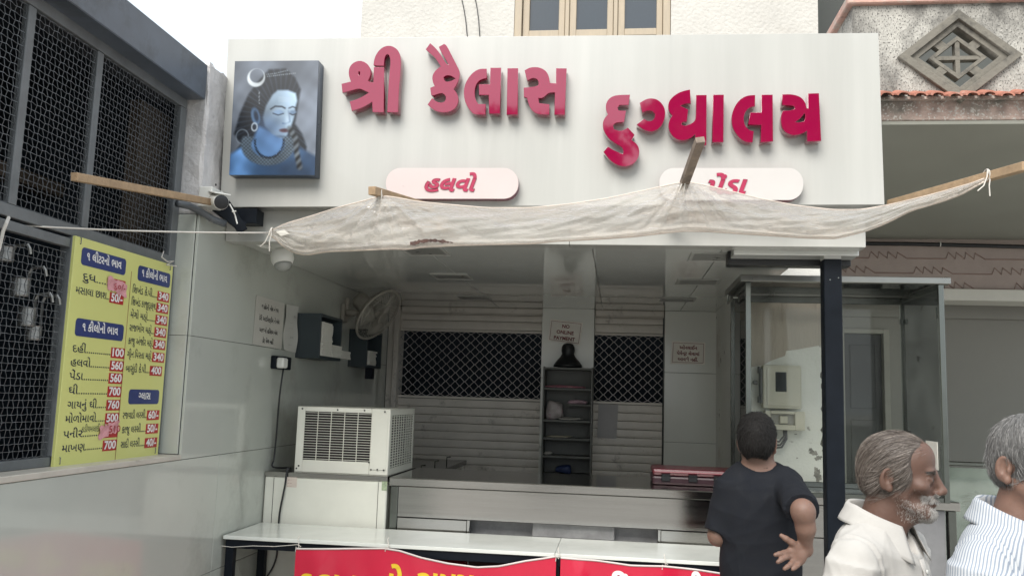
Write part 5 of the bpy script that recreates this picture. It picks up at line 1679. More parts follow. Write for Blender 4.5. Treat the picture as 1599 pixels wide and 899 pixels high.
# ------------------------------------------------------------------ shelf rack in front of the pillar
YR0, YR1 = 6.98, YB - 0.07
rl, rr_ = at(847, 650, YR0).x, at(925, 650, YR0).x
rtop = at(880, 573, YR0).z
rack = thing("shelf_rack", "narrow grey steel shelf rack against the middle pillar, sparsely filled", "shelf rack", ((rl + rr_) / 2, YR0, 0.16))
M_rack = mat("grey_rack_paint", (0.13, 0.135, 0.125), 0.5, var=0.15)
bm = BM()
t = 0.012
box(bm, (rl, YR0, 0.16), (rl + t, YR1, rtop), 0.001); box(bm, (rr_ - t, YR0, 0.16), (rr_, YR1, rtop), 0.001)
box(bm, (rl + t + .0005, YR1 - 0.008, 0.16), (rr_ - t - .0005, YR1, rtop))
obj("frame", bm, M_rack, rack)
shelf_z = [at(880, y, YR0).z for y in (574, 606, 631, 656, 684, 712, 741)]
for k, z in enumerate(shelf_z):
    bm = BM()
    if k == 2: box(bm, ((rl + rr_) / 2, YR0 + 0.001, z - 0.012), (rr_ - t - .0005, YR1 - 0.0085, z), 0.001)
    else: box(bm, (rl + t + .0005, YR0 + 0.001, z - 0.016), (rr_ - t - .0005, YR1 - 0.0085, z), 0.001)
    obj("shelf", bm, M_rack, rack)
def lump(name, label, cat, c, size, m, seed, group=None, n=22):
    """crumpled packet or bag resting on a shelf"""
    bm = BM()
    bmesh.ops.create_icosphere(bm, subdivisions=3, radius=1.0)
    r_ = np.random.RandomState(seed)
    W = [(r_.uniform(-1, 1, 3) * 4, r_.uniform(0, 6)) for _ in range(6)]
    for v in bm.verts:
        p = v.co.copy()
        s = 1 + sum(0.07 * math.sin(p.x * w[0] + p.y * w[1] + p.z * w[2] + ph) for w, ph in W)
        q = Vector([math.copysign(abs(p[i]) ** 0.7, p[i]) * size[i] * s for i in range(3)])
        q.z = max(q.z, -size[2] * 0.95)
        v.co = Vector(c) + Vector((0, 0, size[2] * 0.95)) + q
    return tag(obj(name, bm, m, smooth=True), label, cat, group)
M_pinkpack = mat("pink_packets", (0.50, 0.20, 0.26), 0.4, var=0.4, vscale=20, stain=(0.6, 0.55, 0.55), sscale=14, sth=0.52)
M_bagclear = mat("milky_plastic_bag", (0.42, 0.41, 0.38), 0.35, var=0.25, vscale=18, bump=0.5, bscale=30)
M_bluebag = mat("blue_bag", (0.03, 0.05, 0.14), 0.4, var=0.3, vscale=20)
Yi = YR0 + 0.10
sx = lambda px: at(px, 650, Yi).x
lump("packet_pile", "flat pile of pink and white packets on the top shelf of the rack", "packets", (sx(880), Yi, shelf_z[1] + .001), (0.155, 0.06, 0.012), M_pinkpack, 1)
lump("packet_pile", "pale pink packets on the short half shelf at the right of the rack", "packets", (sx(900), Yi, shelf_z[2] + .001), (0.075, 0.06, 0.018), mat("pale_pink_packets", (0.52, 0.36, 0.42), 0.4, var=0.3, vscale=20), 2)
pk = lump("plastic_bag", "crumpled clear plastic bag with purple print on the rack", "plastic bag", (sx(868), Yi - 0.02, shelf_z[3] + .001), (0.075, 0.05, 0.075), mat("printed_bag", (0.40, 0.36, 0.36), 0.35, var=0.3, vscale=16, bump=0.6, bscale=25, stain=(0.26, 0.02, 0.14), sscale=9, sth=0.53), 3)
lump("plastic_bag", "flat milky plastic bag lying on the middle shelf of the rack", "plastic bag", (sx(890), Yi - 0.03, shelf_z[3] + .001), (0.10, 0.05, 0.011), M_bagclear, 4)
lump("paper_bundle", "thin cream paper bundle on the fourth shelf of the rack", "papers", (sx(875), Yi, shelf_z[4] + .001), (0.09, 0.06, 0.008), mat("cream_papers", (0.52, 0.48, 0.38), 0.7), 5)
lump("crumpled_foil", "small crumpled foil scrap at the left of the fifth shelf of the rack", "foil", (sx(858), Yi - 0.04, shelf_z[5] + .001), (0.035, 0.03, 0.014), M_bagclear, 6)
lump("blue_bag", "dark blue bag lying on the bottom shelf of the rack", "bag", (sx(884), Yi, shelf_z[6] + .001), (0.06, 0.06, 0.035), M_bluebag, 7)
# black bell shaped figure on the rack
c = at(887, 572, YR0 + 0.12)
bm = BM()
hB = at(884, 536, YR0 + 0.12).z - rtop
lathe(bm, [(0.118, 0.002), (0.115, 0.02), (0.095, 0.05), (0.062, 0.085), (0.050, 0.11), (0.055, 0.135), (0.053, 0.165), (0.040, hB - 0.01), (0.02, hB)], (c.x, YR0 + 0.13, rtop + 0.001), 28)
bell = obj("bell_figure", bm, M_black, smooth=True)
tag(bell, "black bell shaped figure standing on top of the shelf rack under the taped notice", "figure")

# ------------------------------------------------------------------ cameras, junction box, bracket, sticks
dm = thing("dome_camera", "white dome security camera hanging under the canopy at the left", "security camera", (at(440, 388, 4.3).x, 4.3, 2.437))
dc_ = at(440, 393, 4.3)
bm = BM()
lathe(bm, [(0.045, 0.055), (0.047, 0.03), (0.045, 0.0)], (dc_.x - 0.01, 4.3, dc_.z), 24)
obj("camera_base", bm, M_white_plastic, dm, smooth=False)
ax_ = Vector((0.25, -0.15, -1)).normalized()
bm = BM()
lathe(bm, [(0.048, -0.005), (0.058, 0.015), (0.060, 0.045), (0.055, 0.06), (0.048, 0.072)], dc_, 24, axis=ax_)
obj("camera_shell", bm, M_white_plastic, dm, smooth=True)
bm = BM()
lathe(bm, [(0.047, 0.070), (0.044, 0.088), (0.030, 0.103), (0.010, 0.109)], dc_, 20, axis=ax_)
obj("camera_dome", bm, mat("smoked_dome", (0.30, 0.31, 0.29), 0.1, coat=0.5), dm, smooth=True)
bm = BM()
tube(bm, [at(378, 352, 4.15), at(386, 366, 4.2), at(396, 377, 4.22), at(410, 384, 4.25), at(424, 386, 4.28), at(432, 385, 4.3)], 0.011, 8)
obj("camera_cable", bm, M_white_plastic, dm, smooth=True)
jb = thing("junction_box", "small white junction box on the corner of the plaster pillar behind the bullet camera", "junction box", (XW, 3.9, 2.52))
ja, jb2 = on_x(321, 292, XW + 0.045), on_x(345, 328, XW + 0.045)
bm = BM(); box(bm, (XW - 0.003, 3.80, at(312, 322, 3.8).z), (XW + 0.065, 3.93, at(316, 291, 3.8).z), 0.006, seg=2); obj("box", bm, M_white_plastic, jb)
bm = BM()
for z in (0.02, 0.11):
    lathe(bm, [(0.006, 0), (0.006, 0.003)], (XW + 0.0655, 3.83, at(312, 322, 3.8).z + z), 8, axis=(1, 0, 0))
obj("screw", bm, M_black, jb)
bc = thing("bullet_camera", "white bullet security camera with a black lens face pointing to the street", "security camera", (XW + 0.1, 3.8, 2.55))
c0 = at(333, 313, 3.86); c1_ = at(350, 317, 3.72)
d_ = (c1_ - c0).normalized()
bm = BM()
lathe(bm, [(0.020, 0), (0.030, 0.01), (0.035, 0.06), (0.0365, 0.145), (0.034, 0.15)], c0, 20, axis=d_)
obj("camera_body", bm, M_white_plastic, bc, smooth=True)
bm = BM(); lathe(bm, [(0.0335, 0.1502), (0.0335, 0.153), (0.02, 0.157), (0.004, 0.158)], c0, 20, axis=d_); obj("lens_face", bm, M_black, bc)
bm = BM(); beam(bm, c0 + d_ * 0.02 + Vector((0, 0, 0.040)), c0 + d_ * 0.165 + Vector((0, 0, 0.040)), 0.075, 0.006, bev=0.002); obj("sun_hood", bm, M_white_plastic, bc)
bm = BM(); tube(bm, [c0, c0 + Vector((-0.03, 0.02, 0)), Vector((XW + 0.065, 3.88, c0.z))], 0.014, 8); obj("camera_arm", bm, M_white_plastic, bc)
# steel bracket and conduit below it
bk = thing("steel_bracket", "dark steel bracket plates under the left end of the sign", "bracket", (XW + 0.1, 3.98, 2.5))
bm = BM()
Yk = 3.985
q = [at(363, 326, Yk), at(400, 349, Yk)]
box(bm, (q[0].x, Yk, q[1].z), (q[1].x, Yk + 0.09, q[0].z), 0.002)
beam(bm, at(330, 318, 3.90), at(381, 356, 3.97), 0.035, 0.05, bev=0.002)
beam(bm, at(352, 318, 3.93), at(380, 362, 3.96), 0.02, 0.05, bev=0.002)
obj("plates", bm, M_black_steel, bk)
bm = BM()
tube(bm, [at(277, 318, 3.70), at(296, 322, 3.76), at(310, 329, 3.80), at(335, 344, 3.86), at(352, 350, 3.9)], 0.017, 10)
cdt = obj("conduit_pipe", bm, mat("dark_grey_conduit", (0.09, 0.10, 0.11), 0.35, var=0.2, stain=(0.4, 0.4, 0.4), sscale=6, sth=0.6), smooth=True)
tag(cdt, "dark grey conduit pipe running along the pillar under the wooden batten", "pipe")
bm = BM()
tube(bm, [at(359, 319, 3.70), at(365, 330, 3.71), at(368, 338, 3.72), at(371, 350, 3.72)], 0.0035, 6)
tube(bm, [at(363, 331, 3.70), at(369, 330, 3.70)], 0.003, 6)
tag(obj("cable_tie", bm, M_white_plastic), "white cable tie dangling at the bullet camera", "cable tie")

M_wood1 = mat("pale_raw_batten", (0.36, 0.25, 0.15), 0.7, var=0.25, vscale=6, bump=0.2, bscale=40, stretch=(3, 3, 3), stain=(0.22, 0.14, 0.08), sscale=8, sth=0.6)
M_wood2 = mat("weathered_batten", (0.24, 0.19, 0.15), 0.8, var=0.35, vscale=12, bump=0.3, bscale=40, stain=(0.08, 0.06, 0.05), sscale=9, sth=0.55)
def batten(p, q, w, h, m, label, up=Vector((0, 0, 1))):
    bm = BM(); beam(bm, p, q, w, h, up=up, bev=0.0015)
    bmesh.ops.subdivide_edges(bm, edges=[e for e in bm.edges if e.calc_length() > 0.2], cuts=6)
    return tag(obj("wooden_batten", bm, m), label, "batten", "wooden battens holding the plastic sheet")
batten(at(116, 276.5, 2.75), at(351, 320, 3.94), 0.026, 0.030, M_wood1, "long pale wooden batten sticking out past the barred window at the left")
batten(at(581, 298, 3.35), at(672, 325, 3.98), 0.032, 0.034, M_wood1, "short wooden batten end poking out above the sheet below the left product plate")
batten(at(1094, 219, 3.30), at(1048, 345, 4.04), 0.026, 0.036, M_wood2, "dark weathered batten slanting up in front of the magenta letters", up=Vector((1, 0, 0.2)))
batten(at(1603, 260, 3.25), at(1390, 319, 4.06), 0.031, 0.033, M_wood1, "pale batten at the far right sticking up past the sign edge")

# ------------------------------------------------------------------ plastic sheet
top_px = [(420, 363), (445, 350), (480, 340), (530, 324), (565, 315), (597, 306), (620, 309), (650, 315), (700, 320), (760, 325), (830, 325), (890, 319), (950, 310), (1010, 297), (1045, 289), (1070, 284), (1095, 288), (1130, 296), (1180, 309), (1240, 321), (1300, 328), (1345, 328), (1385, 321), (1420, 313), (1460, 303), (1520, 286), (1545, 276)]
bot_px = [(421, 365), (432, 374), (446, 388), (462, 396), (480, 399), (494, 396), (515, 393), (560, 391.5), (610, 389), (640, 389.5), (660, 386), (720, 383.5), (770, 382), (830, 381), (870, 377), (930, 374), (990, 370), (1040, 364), (1070, 361), (1110, 362), (1150, 365), (1200, 368), (1260, 372), (1305, 373), (1350, 362), (1382, 350), (1424, 329), (1476, 314), (1502, 304), (1532, 287), (1547, 279)]
def resample(px, n):
    p = np.array(px, float)
    s = np.concatenate([[0], np.cumsum(np.hypot(*np.diff(p, axis=0).T))]); s /= s[-1]
    t = np.linspace(0, 1, n)
    return np.stack([np.interp(t, s, p[:, 0]), np.interp(t, s, p[:, 1])], 1)
NS, NT = 420, 64
# sample both edges at the same picture column so that the wrinkles run down the sheet
xcol = np.concatenate([np.linspace(420.5, 1546, NS)])
tp = np.array(top_px, float); bt = np.array(bot_px, float)
ty = np.interp(xcol, tp[:, 0], tp[:, 1]); by = np.interp(xcol, bt[:, 0], bt[:, 1])
def smooth1(a, k):
    w = np.hanning(k); w /= w.sum()
    return np.convolve(np.pad(a, k // 2, mode='edge'), w, mode='valid')[:len(a)]
ty = smooth1(ty, 13); by = smooth1(by, 9)
rs = np.random.RandomState(8)
P = np.zeros((NS, NT, 3))
ties = [(597, 306), (1070, 284), (1520, 287), (422, 364)]
phase = rs.uniform(0, 6, 12)
Ytop = np.interp(xcol, [420, 470, 597, 800, 1070, 1250, 1380, 1546], [3.62, 3.58, 3.42, 3.60, 3.66, 3.72, 3.80, 3.42])
Ybot = Ytop + np.interp(xcol, [420, 470, 597, 1070, 1380, 1546], [0.0, -.02, -.05, -.07, -.03, 0.0])
for i in range(NS):
    x = xcol[i]
    hpx = by[i] - ty[i]
    for j in range(NT):
        t = j / (NT - 1)
        y = ty[i] + hpx * t
        Y = Ytop[i] * (1 - t) + Ybot[i] * t
        env = min(1.0, hpx / 40.0) * (math.sin(PI * min(max(t, 0.0), 1.0)) ** 0.6 if 0 < t < 1 else 0)
        w = -0.05 * math.sin(PI * t) * min(1, hpx / 50)
        for k, (cx, cy) in enumerate(ties):
            dx, dy = x - cx, y - cy + 6
            r_ = math.hypot(dx, dy)
            an = math.atan2(dx, dy)
            fo = math.exp(-r_ / (170 if k < 2 else 110))
            w += env * fo * (0.009 * math.sin(15 * an + phase[k]) + 0.006 * math.sin(27 * an + phase[k + 4]) + 0.004 * math.sin(49 * an + phase[k + 6]))
        u_ = x * 0.02
        w += env * (0.006 * math.sin(1.7 * u_ + 5.5 * t + phase[8]) + 0.006 * math.sin(3.3 * u_ - 9 * t + phase[9]) + 0.004 * math.sin(0.9 * u_ + 23 * t + phase[10]) + 0.0025 * math.sin(5.1 * u_ + 34 * t + 2 * math.sin(u_)))
        roll = 0.018 * math.exp(-((t - 0.93) / 0.05) ** 2) * min(1, hpx / 40)
        q = at(x, y, Y + w - roll)
        P[i, j] = (q.x, q.y, q.z)
me = grid_mesh("plastic_sheet", P)
Ms = bpy.data.materials.new("milky_plastic_film"); Ms.use_nodes = True
nt = Ms.node_tree; nt.nodes.clear()
out = nd(nt, "ShaderNodeOutputMaterial")
dif = nd(nt, "ShaderNodeBsdfDiffuse"); trl = nd(nt, "ShaderNodeBsdfTranslucent"); tra = nd(nt, "ShaderNodeBsdfTransparent"); glo = nd(nt, "ShaderNodeBsdfGlossy")
glo.inputs["Roughness"].default_value = 0.35
tcn = nd(nt, "ShaderNodeTexCoord")
n1 = nd(nt, "ShaderNodeTexNoise"); n1.inputs["Scale"].default_value = 2.6; n1.inputs["Detail"].default_value = 10; n1.inputs["Roughness"].default_value = 0.7
mpn = nd(nt, "ShaderNodeMapping"); mpn.inputs["Scale"].default_value = (1, 1, 3)
nt.links.new(tcn.outputs["Object"], mpn.inputs["Vector"]); nt.links.new(mpn.outputs["Vector"], n1.inputs["Vector"])
cr = nd(nt, "ShaderNodeValToRGB")
cr.color_ramp.elements[0].position = 0.44; cr.color_ramp.elements[0].color = (0.80, 0.77, 0.72, 1)
cr.color_ramp.elements[1].position = 0.66; cr.color_ramp.elements[1].color = (0.76, 0.69, 0.61, 1)
e = cr.color_ramp.elements.new(0.77); e.color = (0.48, 0.35, 0.25, 1)
nt.links.new(n1.outputs["Fac"], cr.inputs["Fac"])
nt.links.new(cr.outputs["Color"], dif.inputs["Color"]); nt.links.new(cr.outputs["Color"], trl.inputs["Color"])
tra.inputs["Color"].default_value = (0.97, 0.95, 0.92, 1)
nb = nd(nt, "ShaderNodeTexNoise"); nb.inputs["Scale"].default_value = 34; nb.inputs["Detail"].default_value = 5; nb.inputs["Distortion"].default_value = 1.2
mpb = nd(nt, "ShaderNodeMapping"); mpb.inputs["Scale"].default_value = (0.5, 1, 1.8)
nt.links.new(tcn.outputs["Object"], mpb.inputs["Vector"]); nt.links.new(mpb.outputs["Vector"], nb.inputs["Vector"])
bp_ = nd(nt, "ShaderNodeBump"); bp_.inputs["Strength"].default_value = 0.9; bp_.inputs["Distance"].default_value = 0.012
nt.links.new(nb.outputs["Fac"], bp_.inputs["Height"])
for s in (dif, trl, glo): nt.links.new(bp_.outputs["Normal"], s.inputs["Normal"])
mA = nd(nt, "ShaderNodeMixShader"); mA.inputs[0].default_value = 0.6
mB = nd(nt, "ShaderNodeMixShader"); mC = nd(nt, "ShaderNodeMixShader")
nt.links.new(dif.outputs[0], mA.inputs[1]); nt.links.new(trl.outputs[0], mA.inputs[2])
mr = nd(nt, "ShaderNodeMapRange"); mr.inputs["From Min"].default_value = 0.3; mr.inputs["From Max"].default_value = 0.7; mr.inputs["To Min"].default_value = 0.46; mr.inputs["To Max"].default_value = 0.18
nt.links.new(n1.outputs["Fac"], mr.inputs["Value"])
nt.links.new(mr.outputs[0], mB.inputs[0]); nt.links.new(mA.outputs[0], mB.inputs[1]); nt.links.new(tra.outputs[0], mB.inputs[2])
fz = nd(nt, "ShaderNodeFresnel"); fz.inputs["IOR"].default_value = 1.05
nt.links.new(bp_.outputs["Normal"], fz.inputs["Normal"])
nt.links.new(fz.outputs[0], mC.inputs[0]); nt.links.new(mB.outputs[0], mC.inputs[1]); nt.links.new(glo.outputs[0], mC.inputs[2])
nt.links.new(mC.outputs[0], out.inputs[0])
sheet = thing("plastic_sheet", "stained milky plastic sheet strung like a drooping awning under the sign", "plastic sheet", (0, 3.7, 2.35))
link_mesh("film", me, Ms, sheet, smooth=True)
M_hemc = mat("rolled_film_edge", (0.62, 0.54, 0.47), 0.5, var=0.2, vscale=10)
bm = BM()
tube(bm, [Vector(P[i, 0]) for i in range(0, NS, 4)], 0.0028, 5)
tube(bm, [Vector(P[i, -1]) for i in range(0, NS, 4)], 0.0036, 5)
obj("rolled_edge", bm, M_hemc, sheet, smooth=True)
# burnt smear and a small paper label on the film
def on_sheet(x, y, lift=0.006):
    i = int(np.clip(np.interp(x, xcol, np.arange(NS)), 0, NS - 1))
    t = (y - ty[i]) / max(by[i] - ty[i], 1e-3)
    j = int(np.clip(round(t * (NT - 1)), 0, NT - 1))
    q = Vector(P[i, j]); return q + (EYE - q).normalized() * lift
bm = BM()
rnd = random.Random(5)
up_e = []; lo_e = []
for k in range(26):
    x = 643 + 66 * k / 25
    yc = 379.5 - 3.2 * math.sin(k / 25 * PI) + (1.5 if k < 5 else 0)
    h = (3.0 if k < 18 else 3.0 * (25 - k) / 7 + 0.2) * rnd.uniform(0.5, 1.1)
    up_e.append(bm.verts.new(on_sheet(x, yc - h, 0.010))); lo_e.append(bm.verts.new(on_sheet(x, yc + h, 0.010)))
for k in range(25): bm.faces.new((up_e[k], up_e[k + 1], lo_e[k + 1], lo_e[k]))
sm_ = obj("dark_smear", bm, mat("burnt_brown", (0.045, 0.018, 0.012), 0.7, var=0.5, vscale=40), sheet)
sm_.modifiers.new("thickness", 'SOLIDIFY').thickness = 0.0008
bm = BM()
vs = [bm.verts.new(on_sheet(x, y, 0.010)) for x, y in ((433, 362), (446, 359), (454, 366), (441, 369))]
bm.faces.new(vs)
lb = obj("paper_label", bm, M_paper, sheet); lb.modifiers.new("thickness", 'SOLIDIFY').thickness = 0.0008
for k, (cx, cy) in enumerate(((597, 303), (1070, 284), (424, 364), (1545, 274))):
    bm = BM()
    q = on_sheet(cx, cy + 3, 0.012)
    for s in (-1, 1):
        tube(bm, [q + Vector((0, 0, 0.03)), q + Vector((0.006 * s, -0.006, 0.0)), q + Vector((0.010 * s - 0.01, -0.008, -0.035)), q + Vector((0.022 * s - 0.02, -0.006, -0.065 - 0.01 * s))], 0.0026, 5)
    torus(bm, q + Vector((0, 0.012, 0.012)), (1, 0.2, 0), 0.022, 0.0022, 16, 5)
    obj("tie", bm, M_twine, sheet)
# string from the wall to the sheet corner
bm = BM()
a, b = at(-30, 349, 2.70), on_sheet(422, 364, 0.0)
pts = [a * (1 - t) + b * t + Vector((0, 0, -0.010 * math.sin(PI * t))) for t in np.linspace(0, 1, 14)]
tube(bm, pts, 0.0034, 6)
tag(obj("tie_string", bm, M_twine, smooth=True), "white string stretched from the barred window to the corner of the plastic sheet", "string")
bm = BM()
tube(bm, [on_x(14, 340, XF + 0.03), on_x(10, 350, XF + 0.05), on_x(5, 362, XF + 0.04), on_x(0, 385, XF + 0.03), on_x(-5, 400, XF + 0.03)], 0.006, 6)
tube(bm, [on_x(256, 393, XF + 0.03), on_x(253, 402, XF + 0.05), on_x(262, 409, XF + 0.06), on_x(272, 408, XF + 0.05), on_x(260, 414, XF + 0.05), on_x(276, 416, XF + 0.05)], 0.0028, 5)
tag(obj("knotted_string", bm, M_twine), "short white string knotted on the window bars", "string")
# milk measures hooked on the wire mesh
M_alu = mat("dull_aluminium", (0.30, 0.30, 0.29), 0.4, metal=0.8, var=0.2, vscale=20)
def measure(hx, hy, cx, cy, r, h, label):
    X0 = XF - 0.055
    c = on_x(cx, cy, X0); hk = on_x(hx, hy, XF + 0.012)
    ro = thing("milk_measure", label, "milk measure", (c.x, c.y, c.z - h / 2), "milk measures hooked in the window")
    bm = BM()
    lathe(bm, [(r * 0.93, -h / 2), (r, -h / 2 + 0.006), (r, h / 2), (r * 1.05, h / 2 + 0.003), (r * 0.96, h / 2 + 0.003), (r * 0.95, -h / 2 + 0.01)], c, 20)
    obj("cup", bm, M_alu, ro, smooth=False)
    bm = BM()
    side_ = Vector((0.2, 0.9, 0)).normalized() * r
    s0 = c + side_ + Vector((0, 0, -h * 0.3))
    s1 = Vector((c.x + side_.x, c.y + side_.y, hk.z - 0.01))
    beam(bm, s0, s1, 0.022, 0.003, up=Vector((1, 0.3, 0)))
    tube(bm, [s1, s1 + Vector((0.01, 0.0, 0.018)), Vector((XF + 0.008, s1.y, hk.z + 0.012)), Vector((XF + 0.016, s1.y, hk.z)), Vector((XF + 0.017, s1.y + 0.006, hk.z - 0.02))], 0.006, 6)
    obj("handle", bm, M_alu, ro)
measure(45, 417, 31, 450, 0.034, 0.062, "wide aluminium milk measure hooked highest in the barred window")
measure(60, 460, 42, 496, 0.030, 0.065, "aluminium milk measure hooked in the middle of the group in the barred window")
measure(74, 464, 52, 521, 0.029, 0.050, "aluminium milk measure with the longest handle, hanging lowest in the barred window")
measure(15, 380, 8, 398, 0.030, 0.05, "small aluminium milk measure at the very left edge of the barred window")
# ------------------------------------------------------------------ people: signed distance bodies meshed as one surface
class Body:
    def __init__(s, lo, hi, h):
        s.lo = np.array(lo, float); s.h = h
        s.n = np.ceil((np.array(hi) - s.lo) / h).astype(int) + 1
        s.D = np.full(tuple(s.n), 0.5, np.float32)
        s.Rm = np.eye(3); s.t = np.zeros(3); s.sc = np.ones(3)
    def pose(s, Rm, t, sc=(1, 1, 1)):
        s.Rm = np.array(Rm, float); s.t = np.array(t, float); s.sc = np.array(sc, float)
    def w(s, p): return s.Rm @ (np.array(p, float) * s.sc) + s.t
    def block(s, lo, hi):
        a = np.maximum(np.floor((lo - s.lo) / s.h).astype(int), 0); b = np.minimum(np.ceil((hi - s.lo) / s.h).astype(int) + 1, s.n)
        if np.any(b <= a): return None
        g = [s.lo[i] + s.h * np.arange(a[i], b[i], dtype=np.float32) for i in range(3)]
        sl = tuple(slice(a[i], b[i]) for i in range(3))
        return sl, g[0][:, None, None], g[1][None, :, None], g[2][None, None, :]
    def comb(s, sl, d, k, mode):
        A = s.D[sl]
        if mode == 'u':
            h = np.clip(0.5 + 0.5 * (A - d) / k, 0, 1); s.D[sl] = A * (1 - h) + d * h - k * h * (1 - h)
        else:
            h = np.clip(0.5 - 0.5 * (A + d) / k, 0, 1); s.D[sl] = A * (1 - h) - d * h + k * h * (1 - h)
    def ell(s, c, r, k=0.02, rot=None, mode='u', world=False):
        r = np.array(r, float) if world else np.array(r, float) * s.sc
        Rr = np.eye(3) if world else s.Rm
        c = np.array(c, float) if world else s.w(c)
        if rot is not None: Rr = Rr @ np.array(rot, float)
        m = r.max() + k + 0.03
        B = s.block(c - m, c + m)
        if B is None: return
        sl, x, y, z = B
        x = x - c[0]; y = y - c[1]; z = z - c[2]
        q = [Rr[0, i] * x + Rr[1, i] * y + Rr[2, i] * z for i in range(3)]
        k0 = np.sqrt(sum((q[i] / r[i]) ** 2 for i in range(3))); k1 = np.sqrt(sum((q[i] / r[i] ** 2) ** 2 for i in range(3)))
        d = k0 * (k0 - 1) / np.maximum(k1, 1e-6)
        s.comb(sl, d.astype(np.float32), k, mode)
    def cone(s, a, b, ra, rb, k=0.02, mode='u', world=False, flat=False, squash=None):
        a = np.array(a, float) if world else s.w(a); b = np.array(b, float) if world else s.w(b)
        if not world: ra *= s.sc.mean(); rb *= s.sc.mean()
        m = max(ra, rb) + k + 0.03
        B = s.block(np.minimum(a, b) - m, np.maximum(a, b) + m)
        if B is None: return
        sl, x, y, z = B
        ab = b - a; L2 = ab @ ab; L = math.sqrt(L2)
        px, py, pz = x - a[0], y - a[1], z - a[2]
        t = (px * ab[0] + py * ab[1] + pz * ab[2]) / L2
        tc = np.clip(t, 0, 1)
        if flat:
            d = np.sqrt((px - t * ab[0]) ** 2 + (py - t * ab[1]) ** 2 + (pz - t * ab[2]) ** 2) - (ra + (rb - ra) * tc)
            d = np.maximum(d, np.maximum((t - 1) * L, -t * L))
        else:
            d = np.sqrt((px - tc * ab[0]) ** 2 + (py - tc * ab[1]) ** 2 + (pz - tc * ab[2]) ** 2) - (ra + (rb - ra) * tc)
        s.comb(sl, d.astype(np.float32), k, mode)
    def chain(s, pts, rs, k=0.012, world=False):
        for i in range(len(pts) - 1): s.cone(pts[i], pts[i + 1], rs[i], rs[i + 1], k, world=world)
    def cut(s, p, n, keep_below=True):      # remove everything on the side n of the plane through p (world)
        n = np.array(n, float); n /= np.linalg.norm(n)
        g = [s.lo[i] + s.h * np.arange(s.n[i], dtype=np.float32) for i in range(3)]
        d = (g[0][:, None, None] - p[0]) * n[0] + (g[1][None, :, None] - p[1]) * n[1] + (g[2][None, None, :] - p[2]) * n[2]
        s.D = np.maximum(s.D, d.astype(np.float32))
    def mesh(s, name, relax=2):
        D = s.D
        D[0] = D[-1] = 0.5; D[:, 0] = D[:, -1] = 0.5; D[:, :, 0] = D[:, :, -1] = 0.5
        S = D < 0
        n = S.shape
        cnt = np.zeros((n[0] - 1, n[1] - 1, n[2] - 1), np.int8)
        for i in (0, 1):
            for j in (0, 1):
                for k in (0, 1): cnt += S[i:n[0] - 1 + i, j:n[1] - 1 + j, k:n[2] - 1 + k]
        mix = (cnt > 0) & (cnt < 8)
        I = np.argwhere(mix)
        idx = np.full(mix.shape, -1, np.int32); idx[mix] = np.arange(len(I))
        V = np.zeros((len(I), 3)); Cn = np.zeros(len(I))
        cor = [(i, j, k) for i in (0, 1) for j in (0, 1) for k in (0, 1)]
        vals = {c: D[I[:, 0] + c[0], I[:, 1] + c[1], I[:, 2] + c[2]] for c in cor}
        for c in cor:
            for ax in range(3):
                if c[ax] == 0:
                    e = list(c); e[ax] = 1; e = tuple(e)
                    va, vb = vals[c], vals[e]
                    m = (va < 0) != (vb < 0)
                    t = np.where(m, va / np.where(m, va - vb, 1), 0)
                    p = np.array(c, float)[None, :].repeat(len(I), 0); p[:, ax] += t
                    V[m] += p[m]; Cn[m] += 1
        V = V / np.maximum(Cn, 1)[:, None]
        V = s.lo + (I + V) * s.h
        F = []
        for ax in range(3):
            a = [slice(1, -1)] * 3; b = [slice(1, -1)] * 3
            a[ax] = slice(0, n[ax] - 1); b[ax] = slice(1, n[ax])
            A = S[tuple(a)]; Bq = S[tuple(b)]
            E = np.argwhere(A != Bq)
            o = np.array([1, 1, 1]); o[ax] = 0
            E0 = E + o
            u, v = (ax + 1) % 3, (ax + 2) % 3
            def ci(du, dv):
                q = E0.copy(); q[:, u] -= du; q[:, v] -= dv
                return idx[q[:, 0], q[:, 1], q[:, 2]]
            Q = np.stack([ci(1, 1), ci(0, 1), ci(0, 0), ci(1, 0)], 1)
            flip = ~A[tuple(E.T)]
            Q[flip] = Q[flip][:, ::-1]
            F.append(Q)
        F = np.concatenate(F)
        F = F[(F >= 0).all(1)]
        for _ in range(relax):
            acc = np.zeros_like(V); c_ = np.zeros(len(V))
            for a_, b_ in ((0, 1), (1, 2), (2, 3), (3, 0)):
                np.add.at(acc, F[:, a_], V[F[:, b_]]); np.add.at(acc, F[:, b_], V[F[:, a_]])
                np.add.at(c_, F[:, a_], 1); np.add.at(c_, F[:, b_], 1)
            V = V * 0.5 + 0.5 * acc / np.maximum(c_, 1)[:, None]
        s.V, s.F = V, F
        me = bpy.data.meshes.new(name)
        me.vertices.add(len(V)); me.vertices.foreach_set("co", V.astype(np.float32).ravel())
        me.loops.add(len(F) * 4); me.loops.foreach_set("vertex_index", F.astype(np.int32).ravel())
        me.polygons.add(len(F)); me.polygons.foreach_set("loop_start", np.arange(0, len(F) * 4, 4, dtype=np.int32))
        me.update(calc_edges=True); me.validate()
        return me

def rotz(a): c, s = math.cos(a), math.sin(a); return np.array([[c, -s, 0], [s, c, 0], [0, 0, 1]])
def rotx(a): c, s = math.cos(a), math.sin(a); return np.array([[1, 0, 0], [0, c, -s], [0, s, c]])
def roty(a): c, s = math.cos(a), math.sin(a); return np.array([[c, 0, s], [0, 1, 0], [-s, 0, c]])
def facing(dx, dy):      # rotation that turns a figure facing -Y towards (dx, dy)
    return rotz(math.atan2(dx, -dy))

